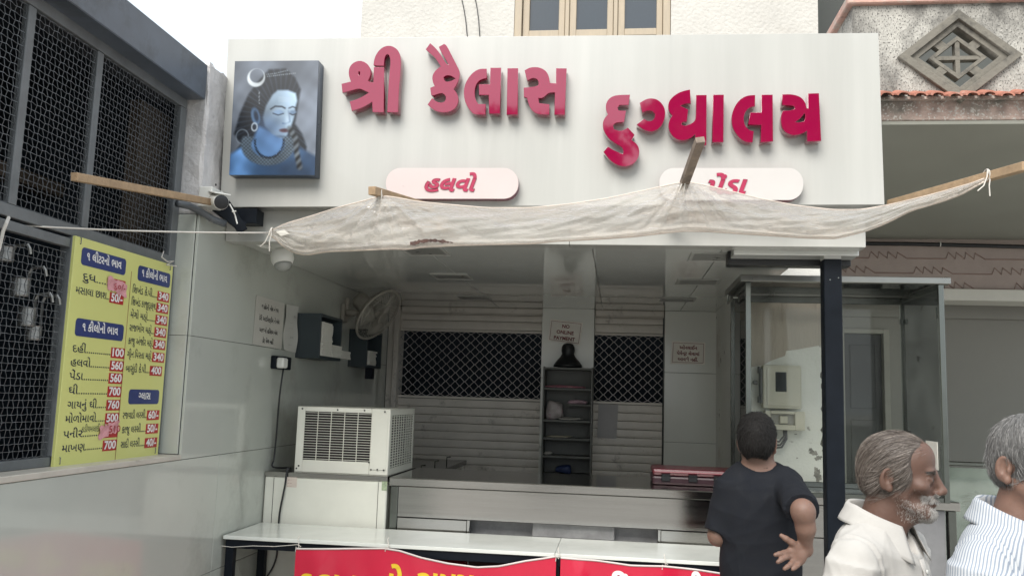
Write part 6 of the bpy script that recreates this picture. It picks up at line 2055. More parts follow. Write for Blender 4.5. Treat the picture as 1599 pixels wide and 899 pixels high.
def skin_mat(name, c, dark):
    m = mat(name, c, 0.58, var=0.14, vscale=14, bump=0.10, bscale=90, sss=0.12, stain=dark, sscale=7, sth=0.56)
    return m

def head(B, nose=1.0, gaunt=0.0, jaw=1.0, ey=0.0):
    """head in its own space: face towards -Y, origin between the ears"""
    B.ell((0, .012, .035), (.0735, .096, .088), .02)
    B.ell((0, -.032, -.030), (.058 - gaunt * .004, .060, .082), .022)
    B.ell((0, -.040, .060), (.058, .050, .055), .02)                       # forehead
    for s_ in (-1, 1):
        B.cone((s_ * .052, -.002, -.045), (s_ * .020, -.074, -.098 * jaw), .016, .014, .022)
        B.ell((s_ * .044, -.058, -.018), (.020, .022, .018), .018)            # cheekbone
        if gaunt: B.ell((s_ * .052, -.052, -.058), (.014, .022, .018), .018, mode='s')
    B.ell((0, -.078, -.098 * jaw), (.021, .018, .016), .02)
    B.cone((-.034, -.080, .022), (.034, -.080, .022), .012, .012, .012)
    for s_ in (-1, 1):
        B.ell((s_ * .031, -.097, .003), (.016, .014, .012), .010, mode='s')
        B.ell((s_ * .031, -.0775, .002), (.0135, .0125, .0125), .004)
        B.cone((s_ * .020, -.0865, .009), (s_ * .044, -.078, .007), .0036, .0036, .003)     # upper lid
        B.cone((s_ * .020, -.0855, -.0065), (s_ * .042, -.078, -.0065), .0030, .0030, .004)
    B.cone((0, -.088, .018), (0, -.110 - .008 * (nose - 1), -.024), .0105, .0115, .012)
    B.ell((0, -.1125 - .010 * (nose - 1), -.0285), (.0125, .0115, .0105), .008)
    for s_ in (-1, 1): B.ell((s_ * .0125, -.1015, -.034), (.0080, .0115, .0085), .006)
    for s_ in (-1, 1): B.ell((s_ * .0065, -.108, -.0430), (.0025, .0045, .0022), .003, mode='s')
    B.cone((-.019, -.086, -.058), (.019, -.086, -.058), .007, .007, .008)
    B.ell((0, -.092, -.057), (.014, .008, .006), .006); B.ell((0, -.091, -.070), (.014, .008, .007), .006)
    B.cone((-.020, -.098, -.0635), (.020, -.098, -.0635), .0028, .0028, .003, mode='s')
    if gaunt:
        for s_ in (-1, 1):
            B.cone((s_ * .018, -.100, -.032), (s_ * .035, -.080, -.062), .0030, .0026, .006, mode='s')
            B.cone((s_ * .022, -.088, -.014), (s_ * .040, -.078, -.017), .0028, .0024, .005, mode='s')
    for s_ in (-1, 1):
        rr = roty(s_ * 0.10) @ rotx(0.18) @ rotz(-s_ * 0.35)
        B.ell((s_ * .080, .014 + ey, -.004), (.0085, .020, .034), .006, rot=rr)
        B.ell((s_ * .0855, .009 + ey, .004), (.006, .011, .020), .004, rot=rr, mode='s')
        B.ell((s_ * .078, .006 + ey, -.031), (.0075, .010, .011), .005)
        B.ell((s_ * .080, .000 + ey, -.006), (.004, .005, .007), .004)

def hair_cap(B, thick, front=0.03, low=-.06, side=0.0):
    """hair: an offset skull with the face, ears and nape cut away by the caller's planes"""
    B.ell((0, .014, .040), (.0765 + thick, .098 + thick, .089 + thick), .01)
    B.ell((0, .030, .0), (.068 + thick * .9, .084 + thick * .9, .075), .02)

def strands(name, V, N, keep, n, length, direction, parent, m, seed, r0=0.0009, lift=0.35, jitter=0.25, seg=4, sag=0.0, curl=0.0):
    """combed hairs growing from the surface points V with normals N"""
    r_ = np.random.RandomState(seed)
    K = np.nonzero(keep)[0]
    if len(K) == 0: return None
    pick = r_.choice(K, n)
    vs, fs = [], []
    for i in pick:
        p = V[i] + r_.uniform(-.001, .001, 3); nn = N[i]
        d = direction(p)
        d = d - nn * (d @ nn); d = d / (np.linalg.norm(d) + 1e-9)
        d = d + nn * lift * r_.uniform(0.4, 1.3) + r_.normal(0, jitter, 3)
        d /= np.linalg.norm(d)
        L = length * r_.uniform(.6, 1.25)
        side = np.cross(d, nn); side /= (np.linalg.norm(side) + 1e-9)
        up = np.cross(side, d)
        b0 = len(vs)
        for k in range(seg):
            t = k / (seg - 1)
            q = p - nn * .001 + d * L * t - nn * (lift * 0.75 * L * t * t + (L * t) ** 2 * curl) + np.array([0, 0, -sag * t * t * L])
            rr = r0 * (1 - 0.75 * t)
            for a in (0, 2.094, 4.189): vs.append(q + (side * math.cos(a) + up * math.sin(a)) * rr)
        for k in range(seg - 1):
            for a in range(3):
                fs.append((b0 + k * 3 + a, b0 + k * 3 + (a + 1) % 3, b0 + k * 3 + 3 + (a + 1) % 3, b0 + k * 3 + 3 + a))
    me = bpy.data.meshes.new(name)
    me.from_pydata([tuple(v) for v in vs], [], fs)
    return link_mesh(name, me, m, parent, smooth=True)

def island_mat(name, cols, rough=0.45):
    m = bpy.data.materials.new(name); m.use_nodes = True
    nt = m.node_tree; p = nt.nodes["Principled BSDF"]; p.inputs["Roughness"].default_value = rough
    g = nd(nt, "ShaderNodeNewGeometry"); cr = nd(nt, "ShaderNodeValToRGB")
    cr.color_ramp.elements[0].color = (*cols[0], 1); cr.color_ramp.elements[0].position = 0
    cr.color_ramp.elements[1].color = (*cols[-1], 1); cr.color_ramp.elements[1].position = 1
    for i, c in enumerate(cols[1:-1]):
        e = cr.color_ramp.elements.new((i + 1) / (len(cols) - 1)); e.color = (*c, 1)
    nt.links.new(g.outputs["Random Per Island"], cr.inputs["Fac"]); nt.links.new(cr.outputs["Color"], p.inputs["Base Color"])
    return m

def normals_of(me):
    n = np.zeros(len(me.vertices) * 3, np.float32); me.vertices.foreach_get("normal", n)
    return n.reshape(-1, 3).astype(float)

def crease(V, N, amp, scale, seed, aniso=(1, 1, 1), mask=None):
    """soft cloth folds along the normals"""
    r_ = np.random.RandomState(seed)
    d = np.zeros(len(V))
    for k in range(9):
        a = r_.normal(0, 1, 3) * np.array(aniso); f = scale * r_.uniform(.6, 2.2)
        ph = V @ (a / np.linalg.norm(a) * f) + r_.uniform(0, 6) + 1.2 * np.sin(V @ (r_.normal(0, 1, 3) * scale * .5))
        d += (1 - np.abs(np.sin(ph))) ** 3 / f * scale
    d = (d - d.mean()) * amp
    if mask is not None: d = d * mask
    return V + N * d[:, None]

def set_verts(me, V):
    me.vertices.foreach_set("co", V.astype(np.float32).ravel()); me.update()

def legs_and_shoes(ro, x, y, Rm, hip_z, mt, ms):
    Rm = np.array(Rm)
    B = Body((x - .36, y - .36, 0.02), (x + .36, y + .36, hip_z + .16), 0.012)
    B.pose(Rm, (x, y, 0))
    B.ell((0, .0, hip_z), (.155, .105, .13), .04)
    for s_ in (-1, 1):
        B.cone((s_ * .085, 0, hip_z - .06), (s_ * .095, -.01, .48), .085, .066, .04)
        B.cone((s_ * .095, -.01, .48), (s_ * .10, .01, .07), .066, .056, .03)
    link_mesh("trousers", B.mesh("trousers"), mt, ro, smooth=True)
    for s_ in (-1, 1):
        B = Body((x - .3, y - .3, -.012), (x + .3, y + .3, .13), 0.008)
        B.pose(Rm, (x, y, 0))
        B.ell((s_ * .105, -.06, .035), (.046, .125, .036), .02); B.cone((s_ * .10, .02, .03), (s_ * .10, .02, .09), .045, .04, .02)
        B.cut((0, 0, 0.002), (0, 0, -1))
        link_mesh("shoe", B.mesh("shoe"), ms, ro, smooth=True)

M_trouser = mat("dark_trouser_cloth", (0.03, 0.032, 0.04), 0.8, var=0.1)
M_shoe = mat("black_shoe", (0.015, 0.014, 0.013), 0.4)

# ================================================================== man in the black t-shirt, seen from behind
Y1m = 3.72
nk = at(1186, 727, Y1m); hc = at(1184, 693, Y1m - 0.02)
man = thing("person", "man in a plain black t-shirt seen from behind, one open hand resting on his back", "person", (nk.x, Y1m, 0))
Rh = facing(0.26, 0.97) @ rotx(math.radians(-6))
hcz = np.array([hc.x, Y1m - 0.005, 1.545])
lo = (nk.x - .42, Y1m - .52, .93); hi = (nk.x + .42, Y1m + .32, 1.72)
B = Body((nk.x - .42, Y1m - .52, -0.0), (nk.x + .42, Y1m + .32, 1.72), 0.0042)
SC1 = np.array((.89, .93, .925))
B.pose(Rh, hcz, SC1)
head(B)
SH_L = np.array(at(1143, 757, Y1m + .02)); SH_R = np.array(at(1231, 757, Y1m + .0))
NB = np.array([nk.x, Y1m + .02, SH_L[2] + .075])
B.cone(hcz + np.array([0, .005, -.05]), NB + np.array([0, 0, -.03]), .056, .062, .03, world=True)
B.cone(NB + np.array([0, .01, -.02]), SH_L, .05, .046, .04, world=True); B.cone(NB + np.array([0, .01, -.02]), SH_R, .05, .046, .04, world=True)
cx_ = at(1187, 800, Y1m).x
B.ell((cx_, Y1m + .01, 1.26), (.150, .088, .20), .04, world=True); B.ell((cx_, Y1m + .02, 1.02), (.145, .095, .2), .05, world=True)
# legs inside the trousers keep the body one piece down to the ground
for s_ in (-1, 1):
    B.cone((cx_ + s_ * .085, Y1m, .92), (cx_ + s_ * .095, Y1m + .01, .48), .072, .052, .04, world=True)
    B.cone((cx_ + s_ * .095, Y1m + .01, .48), (cx_ + s_ * .10, Y1m, .05), .052, .042, .03, world=True)
EL_R = np.array(at(1254.5, 799, 3.46)); WR = np.array(at(1257.5, 858, 3.52))
EL_L = np.array(at(1122, 836, 3.74))
B.cone(SH_R, EL_R, .046, .036, .02, world=True)
B.ell(EL_R + np.array([0, -.004, .004]), (.034, .036, .036), .03, world=True)
mid = (EL_R * .58 + WR * .42) + np.array([.004, -.012, 0])
B.cone(EL_R, mid, .036, .034, .03, world=True); B.cone(mid, WR, .034, .025, .02, world=True)
B.cone(SH_L, EL_L, .046, .040, .02, world=True)
WL = EL_L + np.array([.03, .22, .03]); B.cone(EL_L, WL, .040, .027, .02, world=True)
B.ell(WL + np.array([.01, .05, .0]), (.036, .055, .018), .02, world=True)
for k in range(4): B.chain([WL + np.array([-.02 + .017 * k, .09, 0]), WL + np.array([-.022 + .018 * k, .135, -.01]), WL + np.array([-.022 + .018 * k, .155, -.03])], [.009, .008, .007], .006, True)
# the open hand on the back: palm towards the viewer
def hp(x, y, Y=3.50): return np.array(at(x, y, Y))
kn = [hp(1233.5, 860.5, 3.492), hp(1235, 868.5, 3.490), hp(1240.5, 875, 3.490), hp(1248.5, 878.5, 3.494)]
B.cone(WR, hp(1247, 864, 3.505), .029, .024, .015, world=True)
for kq in kn:
    B.cone(hp(1251, 862, 3.508), kq, .019, .0125, .012, world=True)
B.ell(hp(1241, 856, 3.494), (.022, .014, .020), .012, world=True)         # thumb mound
B.ell(hp(1252, 870, 3.496), (.018, .014, .024), .012, world=True)         # heel by the little finger
B.chain([hp(1245, 853, 3.496), hp(1236, 846.5, 3.485), hp(1228, 841, 3.480), hp(1220.5, 836, 3.482)], [.016, .0125, .0108, .0085], .007, True)
B.chain([kn[0], hp(1224, 862.8, 3.468), hp(1217, 864.5, 3.452), hp(1211, 866.2, 3.446)], [.0115, .0100, .0092, .0078], .004, True)
B.chain([kn[1], hp(1226.5, 870, 3.462), hp(1220.5, 873.5, 3.446), hp(1215, 877.5, 3.442)], [.0115, .0104, .0095, .008], .004, True)
B.chain([kn[2], hp(1235, 880.5, 3.466), hp(1230, 884.5, 3.452), hp(1225.5, 887.8, 3.448)], [.0110, .0098, .0090, .0078], .004, True)
B.chain([kn[3], hp(1246, 882.5, 3.474), hp(1242, 886, 3.462), hp(1238.2, 888.8, 3.458)], [.0098, .0088, .0080, .0070], .004, True)
me = B.mesh("body", 1)
M_skin1 = skin_mat("brown_skin", (0.18, 0.105, 0.078), (0.14, 0.077, 0.055))
body1 = link_mesh("body", me, M_skin1, man, smooth=True)
# t-shirt
T = Body((nk.x - .44, Y1m - .40, .84), (nk.x + .44, Y1m + .26, 1.56), 0.0048)
T.ell((cx_, Y1m + .012, 1.27), (.168, .112, .20), .05, world=True)
T.ell((cx_ + .005, Y1m + .025, 1.06), (.166, .122, .24), .06, world=True)
T.cone(NB + np.array([-.055, .02, -.035]), SH_L + np.array([.012, .01, -.004]), .060, .062, .05, world=True)
T.cone(NB + np.array([.055, .02, -.035]), SH_R + np.array([-.012, .01, -.004]), .060, .062, .05, world=True)
T.ell(NB + np.array([0, .015, -.075]), (.12, .085, .075), .04, world=True)
aR = SH_R + (EL_R - SH_R) * .93; aL = SH_L + (EL_L - SH_L) * .93
T.cone(SH_R, aR, .064, .066, .03, world=True, flat=True)
T.cone(SH_L, aL, .062, .060, .03, world=True, flat=True)
T.cone(NB + np.array([0, -.01, .02]), NB + np.array([0, .0, .12]), .068, .075, .006, mode='s', world=True)
T.cut((0, 0, .90), (0, 0, -1))
me = T.mesh("t_shirt", 1)
N = normals_of(me)
V = crease(T.V, N, 0.0040, 11, 4, (1, 1, .6))
set_verts(me, V)
M_tee = mat("black_jersey", (0.0085, 0.010, 0.014), 0.85, var=0.15, vscale=20, bump=0.08, bscale=200, spec=0.25)
link_mesh("t_shirt", me, M_tee, man, smooth=True)
bm = BM()
torus(bm, NB + np.array([0, .004, .012]), (0, -.12, 1), .069, .0075, 40, 8)
obj("collar_rib", bm, M_tee, man, smooth=True)
# hair
H = Body(hcz - .16, hcz + .18, 0.003)
H.pose(Rh, hcz, SC1)
hair_cap(H, .010)
H.ell((0, -.10, -.035), (.088, .10, .11), .012, mode='s')
for s_ in (-1, 1): H.ell((s_ * .085, -.01, -.02), (.022, .042, .046), .012, mode='s')
H.cut(H.w((0, .08, -.052)), H.Rm @ np.array([0, .30, -1]))
H.cut(H.w((0, 0, -.045)), H.Rm @ np.array([0, -.5, -1]))
me = H.mesh("hair", 1)
M_hair1 = mat("black_hair", (0.008, 0.007, 0.0065), 0.7, spec=0.2, var=0.3, vscale=50, bump=0.4, bscale=160)
h1 = link_mesh("hair", me, M_hair1, man, smooth=True)
N = normals_of(me)
LV = (H.V - hcz) @ H.Rm
crown = np.array([0, .05, .12])
def dir1(p):
    q = H.Rm.T @ (p - hcz)
    v = q - crown; v = v * np.array([1, 1, .9]); v[2] -= .02
    return H.Rm @ v
strands("hair_strands", H.V, N, LV[:, 2] > -.2, 3800, .020, dir1, man, island_mat("black_hair_strand", [(.004, .0035, .0035), (.007, .006, .0055), (.011, .009, .008)], 0.7), 5, r0=.0011, lift=.45, jitter=.25)

# ================================================================== the two older men, facing right
def shirt_man(label, head_c, face_dir, torso_dir, neck_px, Yd, skin, skin_dark, shirt_mat, hair_cols, beard, sh, hair_base, fine=0.0026):
    hcw = np.array(head_c, float)
    ro = thing("person", label, "person", (hcw[0], Yd, 0))
    Rh = facing(*face_dir) @ rotx(math.radians(3))
    Rt = facing(*torso_dir)
    x0, y0 = neck_px
    ctr = np.array([x0, y0, 0.0])
    lo = np.array([min(x0, hcw[0]) - .34, y0 - .34, -.0]); hi = np.array([max(x0, hcw[0]) + .34, y0 + .34, hcw[2] + .17])
    B = Body(lo, hi, fine + (0.0002 if beard else 0.001))
    SC = np.array((.95, .90, .885))
    B.pose(Rh, hcw, SC)
    head(B, nose=1.1 if beard else 1.0, gaunt=0.6 if beard else 0.0, jaw=1.0, ey=.016)
    shz = hcw[2] - .158
    Tl = lambda p: Rt @ np.array(p, float) + ctr
    nb = Tl((0, .012, shz + .03))
    B.cone(hcw + Rh @ np.array([0, .022, -.040]), nb + np.array([0, 0, -.03]), .053, .057, .025, world=True)
    if beard:     # loose skin and tendons of an old neck
        B.cone(hcw + Rh @ np.array([0, -.040, -.088]), Tl((0, -.035, shz + .02)), .020, .016, .03, world=True)
    B.cone(Tl((0, .015, shz - .045)), Tl((-.15, .0, shz - .07)), .042, .042, .03, world=True); B.cone(Tl((0, .015, shz - .045)), Tl((.15, .0, shz - .07)), .042, .042, .03, world=True)
    B.ell(Tl((0, .0, shz - .18)), (.145, .09, .20), .04, rot=Rt, world=True); B.ell(Tl((0, .0, .98)), (.14, .10, .2), .05, rot=Rt, world=True)
    for s_ in (-1, 1):
        B.cone(Tl((s_ * .085, 0, .92)), Tl((s_ * .095, -.01, .48)), .07, .052, .04, world=True); B.cone(Tl((s_ * .095, -.01, .48)), Tl((s_ * .10, 0, .05)), .052, .042, .03, world=True)
        el = Tl((s_ * (.20 + sh), .03, shz - .32)); wr = Tl((s_ * (.205 + sh), -.06, shz - .56))
        B.cone(Tl((s_ * (.165 + sh), .0, shz - .07)), el, .046, .038, .02, world=True); B.cone(el, wr, .038, .026, .02, world=True)
        pm = wr + Rt @ np.array([0, -.02, -.075])
        B.cone(wr, pm, .026, .030, .02, world=True)
        for k in range(4):
            o_ = Rt @ np.array([0, -.032 + .021 * k, 0])
            B.chain([pm + o_, pm + o_ + Rt @ np.array([-s_ * .004, -.004, -.045]), pm + o_ + Rt @ np.array([-s_ * .016, -.006, -.078])], [.0098, .0088, .0075], .005, True)
        B.chain([wr + Rt @ np.array([0, -.025, -.035]), wr + Rt @ np.array([-s_ * .012, -.055, -.07]), wr + Rt @ np.array([-s_ * .018, -.062, -.10])], [.012, .010, .008], .006, True)
    me = B.mesh("body", 1)
    body = link_mesh("body", me, skin_mat(label.split()[0] + "_man_skin", skin, skin_dark), ro, smooth=True)
    NBd = normals_of(me)
    L = (B.V - hcw) @ Rh / SC
    # eyes
    for s_ in (-1, 1):
        bm = BM()
        c = hcw + Rh @ (np.array([s_ * .0315, -.0776, .0015]) * SC)
        bmesh.ops.create_uvsphere(bm, u_segments=16, v_segments=10, radius=.0108, matrix=Matrix.Translation(Vector(c)))
        e = obj("eye", bm, M_eye, ro, smooth=True)
        bm = BM()
        ax = Rh @ np.array([s_ * .05, -1, -.05])
        lathe(bm, [(.0054, .0091), (.0044, .0104), (.002, .0112), (.0005, .0113)], c, 14, axis=Vector(ax))
        obj("iris", bm, M_iris, e, smooth=True)
    # shirt
    S = Body(np.array([x0 - .36, y0 - .34, .80]), np.array([x0 + .36, y0 + .34, shz + .12]), 0.005)
    S.ell(Tl((0, .005, shz - .17)), (.172, .120, .21), .05, rot=Rt, world=True)
    S.ell(Tl((0, -.005, shz - .44)), (.175, .135, .26), .06, rot=Rt, world=True)
    S.ell(Tl((0, .02, shz - .045)), (.125, .085, .075), .05, rot=Rt, world=True)
    for s_ in (-1, 1):
        S.cone(Tl((s_ * .05, .02, shz - .02)), Tl((s_ * (.145 + sh), .005, shz - .052)), .055, .062, .05, world=True)
        a0 = Tl((s_ * (.155 + sh), .005, shz - .055)); a1 = Tl((s_ * (.20 + sh), .03, shz - .30))
        S.cone(a0, a1, .066, .070, .025, world=True, flat=True)
    S.cone(nb + np.array([0, 0, .015]), nb + np.array([0, 0, .12]), .062, .07, .006, mode='s', world=True)
    # open neck
    S.ell(Tl((0, -.075, shz + .012)), (.038, .06, .05), .008, rot=Rt, mode='s', world=True)
    S.cut((0, 0, .86), (0, 0, -1))
    me = S.mesh("shirt", 1)
    N = normals_of(me)
    V = crease(S.V, N, 0.0040, 13, 7 if beard else 11, (1, 1, .55))
    # sleeve seam: a small step where the sleeve is set in
    LT = (V - ctr) @ Rt
    for s_ in (-1, 1):
        d = (LT[:, 0] * s_ - (.132 + sh) - .12 * (LT[:, 2] - shz + .05))
        V = V + N * (0.0035 * np.exp(-((d) / .004) ** 2) - .003 * np.exp(-((d - .010) / .005) ** 2))[:, None]
    set_verts(me, V)
    link_mesh("shirt", me, shirt_mat, ro, smooth=True)
    # collar: a stand round the neck with a folded leaf
    cb = nb + np.array([0, 0, .0])
    nU, nV = 60, 12
    P = np.zeros((nU, nV, 3))
    for i in range(nU):
        u = i / (nU - 1)
        th = math.radians(-152 + 304 * u)           # 0 is the back of the neck
        back = np.array([math.sin(th), math.cos(th)])
        fr_ = max(0.0, (abs(th) - 1.2) / 1.45)
        for j in range(nV):
            v = j / (nV - 1)
            if v < 0.4:
                q = v / 0.4; r_ = .066 + .002 * q; z = .008 + .036 * q - .026 * fr_ + .012 * back[1]
            else:
                q = (v - .4) / .6
                r_ = .068 + .030 * q ** .8 + .020 * fr_ * q; z = .044 + .006 * math.sin(PI * min(q * 3, 1)) - (.046 + .046 * fr_) * q - .026 * fr_ + .012 * back[1]
            p = Rt @ np.array([back[0] * r_ * 1.02, back[1] * r_ * .98 - .014 * fr_, z - .012 * abs(back[0]) * 0])
            P[i, j] = cb + p
    co_ = link_mesh("collar", grid_mesh("collar", P), shirt_mat, ro, smooth=True)
    md = co_.modifiers.new("thickness", 'SOLIDIFY'); md.thickness = .0026; md.offset = 1
    # placket and buttons
    bm = BM()
    pts = []
    for k in range(14):
        z = shz - .045 - .03 * k
        # front surface of the shirt at x = 0 in torso space
        m_ = (np.abs(LT[:, 0] - .004) < .012) & (np.abs(LT[:, 2] - z) < .01) & (LT[:, 1] < 0)
        yf_ = LT[m_, 1].min() if m_.any() else -.12
        pts.append(Tl((.004, yf_ - .0012, z)))
    n_ = len(pts)
    P = np.zeros((n_, 5, 3))
    for i in range(n_):
        for j in range(5): P[i, j] = pts[i] + Rt @ np.array([-.016 + .008 * j, .0012 if j in (0, 4) else 0, 0])
    pk_ = link_mesh("placket", grid_mesh("placket", P), shirt_mat, ro, smooth=True)
    pk_.modifiers.new("thickness", 'SOLIDIFY').thickness = .002
    for k in (0, 3, 6, 9):
        bm = BM(); lathe(bm, [(.0052, 0), (.0052, .002), (.003, .0026)], pts[k + 1] + Rt @ np.array([0, -.001, 0]), 12, axis=Vector(Rt @ np.array([0, -1, 0])))
        obj("button", bm, M_white_plastic, pk_)
    # hair
    H = Body(hcw - .17, hcw + .19, 0.0032)
    H.pose(Rh, hcw, SC)
    th_ = .008 if beard else .008
    hair_cap(H, th_)
    if beard:
        H.ell((0, -.090, -.045), (.09, .086, .118), .016, mode='s')
        H.ell((0, -.105, .055), (.06, .032, .034), .012, mode='s')
        for s_ in (-1, 1):
            H.ell((s_ * .064, -.080, .050), (.034, .048, .054), .014, mode='s')
            H.ell((s_ * .088, .028, -.022), (.026, .028, .046), .010, mode='s')
    else:
        H.ell((0, -.105, -.030), (.09, .09, .115), .012, mode='s')
        for s_ in (-1, 1): H.ell((s_ * .088, .020, -.018), (.024, .034, .044), .010, mode='s')
    H.cut(H.w((0, .08, -.058 if not beard else -.062)), H.Rm @ np.array([0, .35, -1]))
    H.cut(H.w((0, 0, -.035)), H.Rm @ np.array([0, -.8, -1]))
    me = H.mesh("hair", 1)
    link_mesh("hair", me, hair_base, ro, smooth=True)
    N = normals_of(me)
    LV = (H.V - hcw) @ Rh / SC
    part = np.array([0.03, -.07, .115])
    def dirh(p):
        q = Rh.T @ (p - hcw)
        if beard:     # brushed back and down from a side parting
            v = np.array([q[0] * 1.0, .10 + q[1] * .1, -.02 - max(0, .09 - q[2]) * 1.0])
        else:
            v = q - np.array([0, .04, .12]); v[2] -= .03
        return Rh @ v
    m_h = island_mat(label.split()[0] + "_hair_strand", hair_cols)
    strands("hair_strands", H.V, N, LV[:, 2] > -.2, 9000 if beard else 8000, .046 if beard else .024, dirh, ro, m_h, 6, r0=.00055, lift=.07 if beard else .22, jitter=.085 if beard else .17, seg=6, sag=.06, curl=5.5)
    # brows
    kb = (np.abs(np.abs(L[:, 0]) - .032) < .019) & (np.abs(L[:, 2] - .0235) < .0045) & (L[:, 1] < -.07)
    strands("eyebrow", B.V, NBd, kb, 420, .011, lambda p: Rh @ np.array([(1 if (Rh.T @ (p - hcw))[0] > 0 else -1) * 1.0, .3, .25]), ro, island_mat(label.split()[0] + "_brow_hair", [(.02, .018, .016), (.05, .045, .04), (.25, .23, .21)]), 9, r0=.0006, lift=.4, seg=3)
    if beard:
        X_, Y_, Z_ = L.T
        jawb = (Z_ < -.046) & (Z_ > -.128) & (Y_ < .004) & (Y_ > -.13) & ~((np.abs(X_) < .019) & (Z_ > -.078)) & ((Z_ < -.060 + .22 * (Y_ + .03)) | (Z_ < -.080))
        must = (np.abs(X_) < .040) & (Z_ < -.040 - .12 * np.maximum(np.abs(X_) - .012, 0)) & (Z_ > -.0575 - .45 * np.maximum(np.abs(X_) - .016, 0)) & (Y_ < -.062)
        chin = (np.abs(X_) < .030) & (Z_ < -.076) & (Z_ > -.120) & (Y_ < -.055)
        cheek = (Z_ < -.018 + .3 * (Y_ + .02)) & (Z_ > -.09) & (Y_ < .006) & (Y_ > -.085) & (np.abs(X_) > .03)
        rq = np.random.RandomState(77); jawb = jawb & (rq.rand(len(X_)) < np.clip((.006 - Y_) / .035, 0, 1) * np.clip((Z_ + .135) / .02, 0, 1))
        m_b = island_mat("beard_hair", [(.22, .20, .185), (.45, .43, .40), (.60, .58, .55), (.08, .07, .065)])
        dn_ = lambda p: Rh @ np.array([0, .25, -1.0])
        strands("stubble", B.V, NBd, cheek, 1500, .0035, dn_, ro, m_b, 20, r0=.00032, lift=.35, jitter=.3, seg=2)
        strands("beard", B.V, NBd, jawb, 5600, .0075, dn_, ro, m_b, 21, r0=.00036, lift=.30, jitter=.28, seg=3)
        strands("beard", B.V, NBd, chin, 3200, .014, lambda p: Rh @ np.array([0, -.1, -1.0]), ro, m_b, 22, r0=.0004, lift=.35, jitter=.25, seg=3)
        strands("moustache", B.V, NBd, must, 3000, .011, lambda p: Rh @ np.array([(Rh.T @ (p - hcw))[0] * 38, .2, -.75]), ro, m_b, 23, r0=.00042, lift=.28, jitter=.2, seg=3)
    legs_and_shoes(ro, x0, y0, Rt, .90, M_trouser, M_shoe)
    return ro
M_eye = mat("eye_white", (0.55, 0.50, 0.45), 0.15, var=0.05)
M_iris = mat("dark_iris", (0.015, 0.010, 0.008), 0.1, var=0)

def linen(name, c, stripe=None):
    m = mat(name, c, 0.85, var=0.05, vscale=30, bump=0.10, bscale=350, spec=0.2)
    if stripe:
        nt = m.node_tree; p = nt.nodes["Principled BSDF"]
        tc = nd(nt, "ShaderNodeTexCoord"); sp = nd(nt, "ShaderNodeSeparateXYZ")
        mp = nd(nt, "ShaderNodeMapping"); mp.inputs["Rotation"].default_value = (0, 0, stripe[2])
        nt.links.new(tc.outputs["Object"], mp.inputs["Vector"]); nt.links.new(mp.outputs["Vector"], sp.inputs[0])
        a = nd(nt, "ShaderNodeMath", operation='MULTIPLY'); a.inputs[1].default_value = 1 / stripe[1]
        f = nd(nt, "ShaderNodeMath", operation='FRACT'); g = nd(nt, "ShaderNodeMath", operation='LESS_THAN'); g.inputs[1].default_value = 0.42
        nt.links.new(sp.outputs["X"], a.inputs[0]); nt.links.new(a.outputs[0], f.inputs[0]); nt.links.new(f.outputs[0], g.inputs[0])
        mx = nd(nt, "ShaderNodeMix", data_type='RGBA')
        nt.links.new(g.outputs[0], mx.inputs[0]); mx.inputs[6].default_value = (*c, 1); mx.inputs[7].default_value = (*stripe[0], 1)
        nt.links.new(mx.outputs[2], p.inputs["Base Color"])
    return m
Y2m = 2.46
ear = at(1392, 750, Y2m - .08)
shirt_man("bearded grey haired older man in an open necked white shirt, in profile facing right", (ear.x + .048, Y2m, ear.z + .004), (.93, -.37), (.80, -.60), (at(1379, 800, Y2m).x, Y2m + .015), Y2m,
          (0.118, 0.064, 0.046), (0.076, 0.038, 0.026), linen("white_cotton", (0.44, 0.425, 0.40)), [(.025, .019, .015), (.07, .054, .043), (.13, .104, .087), (.25, .21, .18), (.42, .37, .33)], True, 0.022,
          mat("grey_brown_hair", (0.085, 0.07, 0.06), 0.5, var=0.35, vscale=40, bump=0.4, bscale=120))
Y3m = 2.06
ear3 = at(1588, 737, Y3m - .07)
shirt_man("grey haired man in a blue striped shirt at the right edge of the photo", (ear3.x + .080, Y3m + .01, ear3.z + .004), (.50, -.87), (.66, -.75), (ear3.x + .045, Y3m + .035), Y3m,
          (0.20, 0.115, 0.085), (0.16, 0.085, 0.06), linen("striped_cotton", (0.50, 0.515, 0.53), ((0.25, 0.285, 0.34), 0.0064, 0.64)), [(.04, .04, .04), (.12, .117, .114), (.24, .236, .23), (.40, .39, .38)], False, 0.005,
          mat("grey_hair", (0.12, 0.117, 0.113), 0.5, var=0.35, vscale=40, bump=0.4, bscale=120))
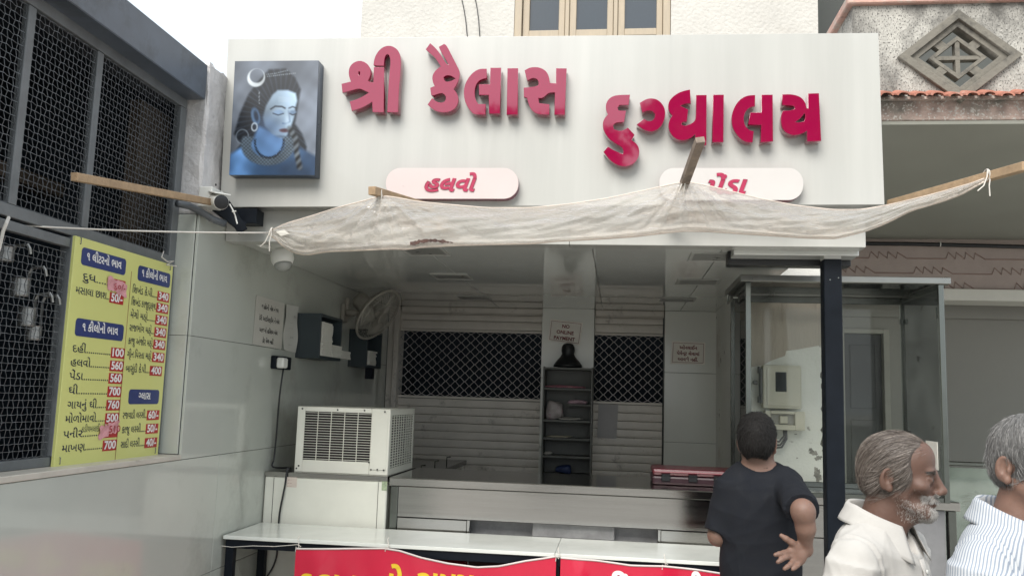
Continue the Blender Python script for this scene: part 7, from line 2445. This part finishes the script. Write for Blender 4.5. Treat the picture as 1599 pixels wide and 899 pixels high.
# ------------------------------------------------------------------ across the street (seen only as reflections)
wl = thing("compound_wall", "low pale compound wall across the street behind the viewer", "wall", (0, -12, 0))
bm = BM(); box(bm, (-16, -12.2, 0), (16, -12, 1.2)); box(bm, (-16.1, -12.25, 1.201), (16.1, -11.95, 1.28))
obj("masonry", bm, mat("pale_wall_paint", (0.55, 0.52, 0.45), 0.8, var=0.12), wl)
M_bark = mat("bark", (0.07, 0.05, 0.035), 0.9, var=0.3, bump=0.5)
M_foliage = mat("street_tree_leaf", (0.045, 0.085, 0.022), 0.6, var=0.5, vscale=1.5)
def street_tree(x, y, z0, z1, rx, ry, n, seed, label):
    """trunk with limbs and a wide crown between the heights z0 and z1"""
    ro = thing("street_tree", label, "tree", (x, y, 0), "street trees behind the viewer")
    rn = random.Random(seed)
    bm = BM()
    tube(bm, [(x, y, 0), (x + .1, y, z0 * .5), (x, y + .1, z0), (x + .2, y, z0 * .6 + z1 * .4)], [0.2, 0.16, 0.12, 0.05], 10)
    for k in range(9):
        a = 6.28 * k / 9
        tube(bm, [(x, y, z0 * .75), (x + math.cos(a) * rx * .4, y + math.sin(a) * ry * .4, z0), (x + math.cos(a) * rx * .85, y + math.sin(a) * ry * .85, z0 * .6 + z1 * .4)], [0.09, 0.05, 0.02], 6)
    obj("trunk", bm, M_bark, ro)
    bm = BM()
    for _ in range(n):
        a = rn.uniform(0, 6.28); q = math.sqrt(rn.random())
        c = Vector((x + math.cos(a) * rx * q, y + math.sin(a) * ry * q, z0 + (z1 - z0) * (0.5 + rn.uniform(-.5, .5) * (1 - .5 * q))))
        w = rn.uniform(.35, .6)
        for _ in range(190):
            p = c + Vector((rn.gauss(0, 1), rn.gauss(0, 1), rn.gauss(0, .8))).normalized() * w * rn.uniform(.3, 1)
            e = Vector((rn.gauss(0, 1), rn.gauss(0, 1), rn.gauss(0, 1))).normalized(); b = e.orthogonal().normalized()
            s = rn.uniform(.05, .10)
            bm.faces.new([bm.verts.new(p + e * s * 1.6), bm.verts.new(p + b * s * .8), bm.verts.new(p - e * s * 1.6), bm.verts.new(p - b * s * .8)])
    obj("crown", bm, M_foliage, ro)
street_tree(3.0, -6.6, 5.3, 8.2, 2.5, 1.3, 110, 4, "wide crowned street tree in front of the compound wall behind the viewer")
street_tree(-1.4, -7.6, 4.6, 6.9, 1.7, 1.2, 55, 6, "smaller street tree to the left behind the viewer")
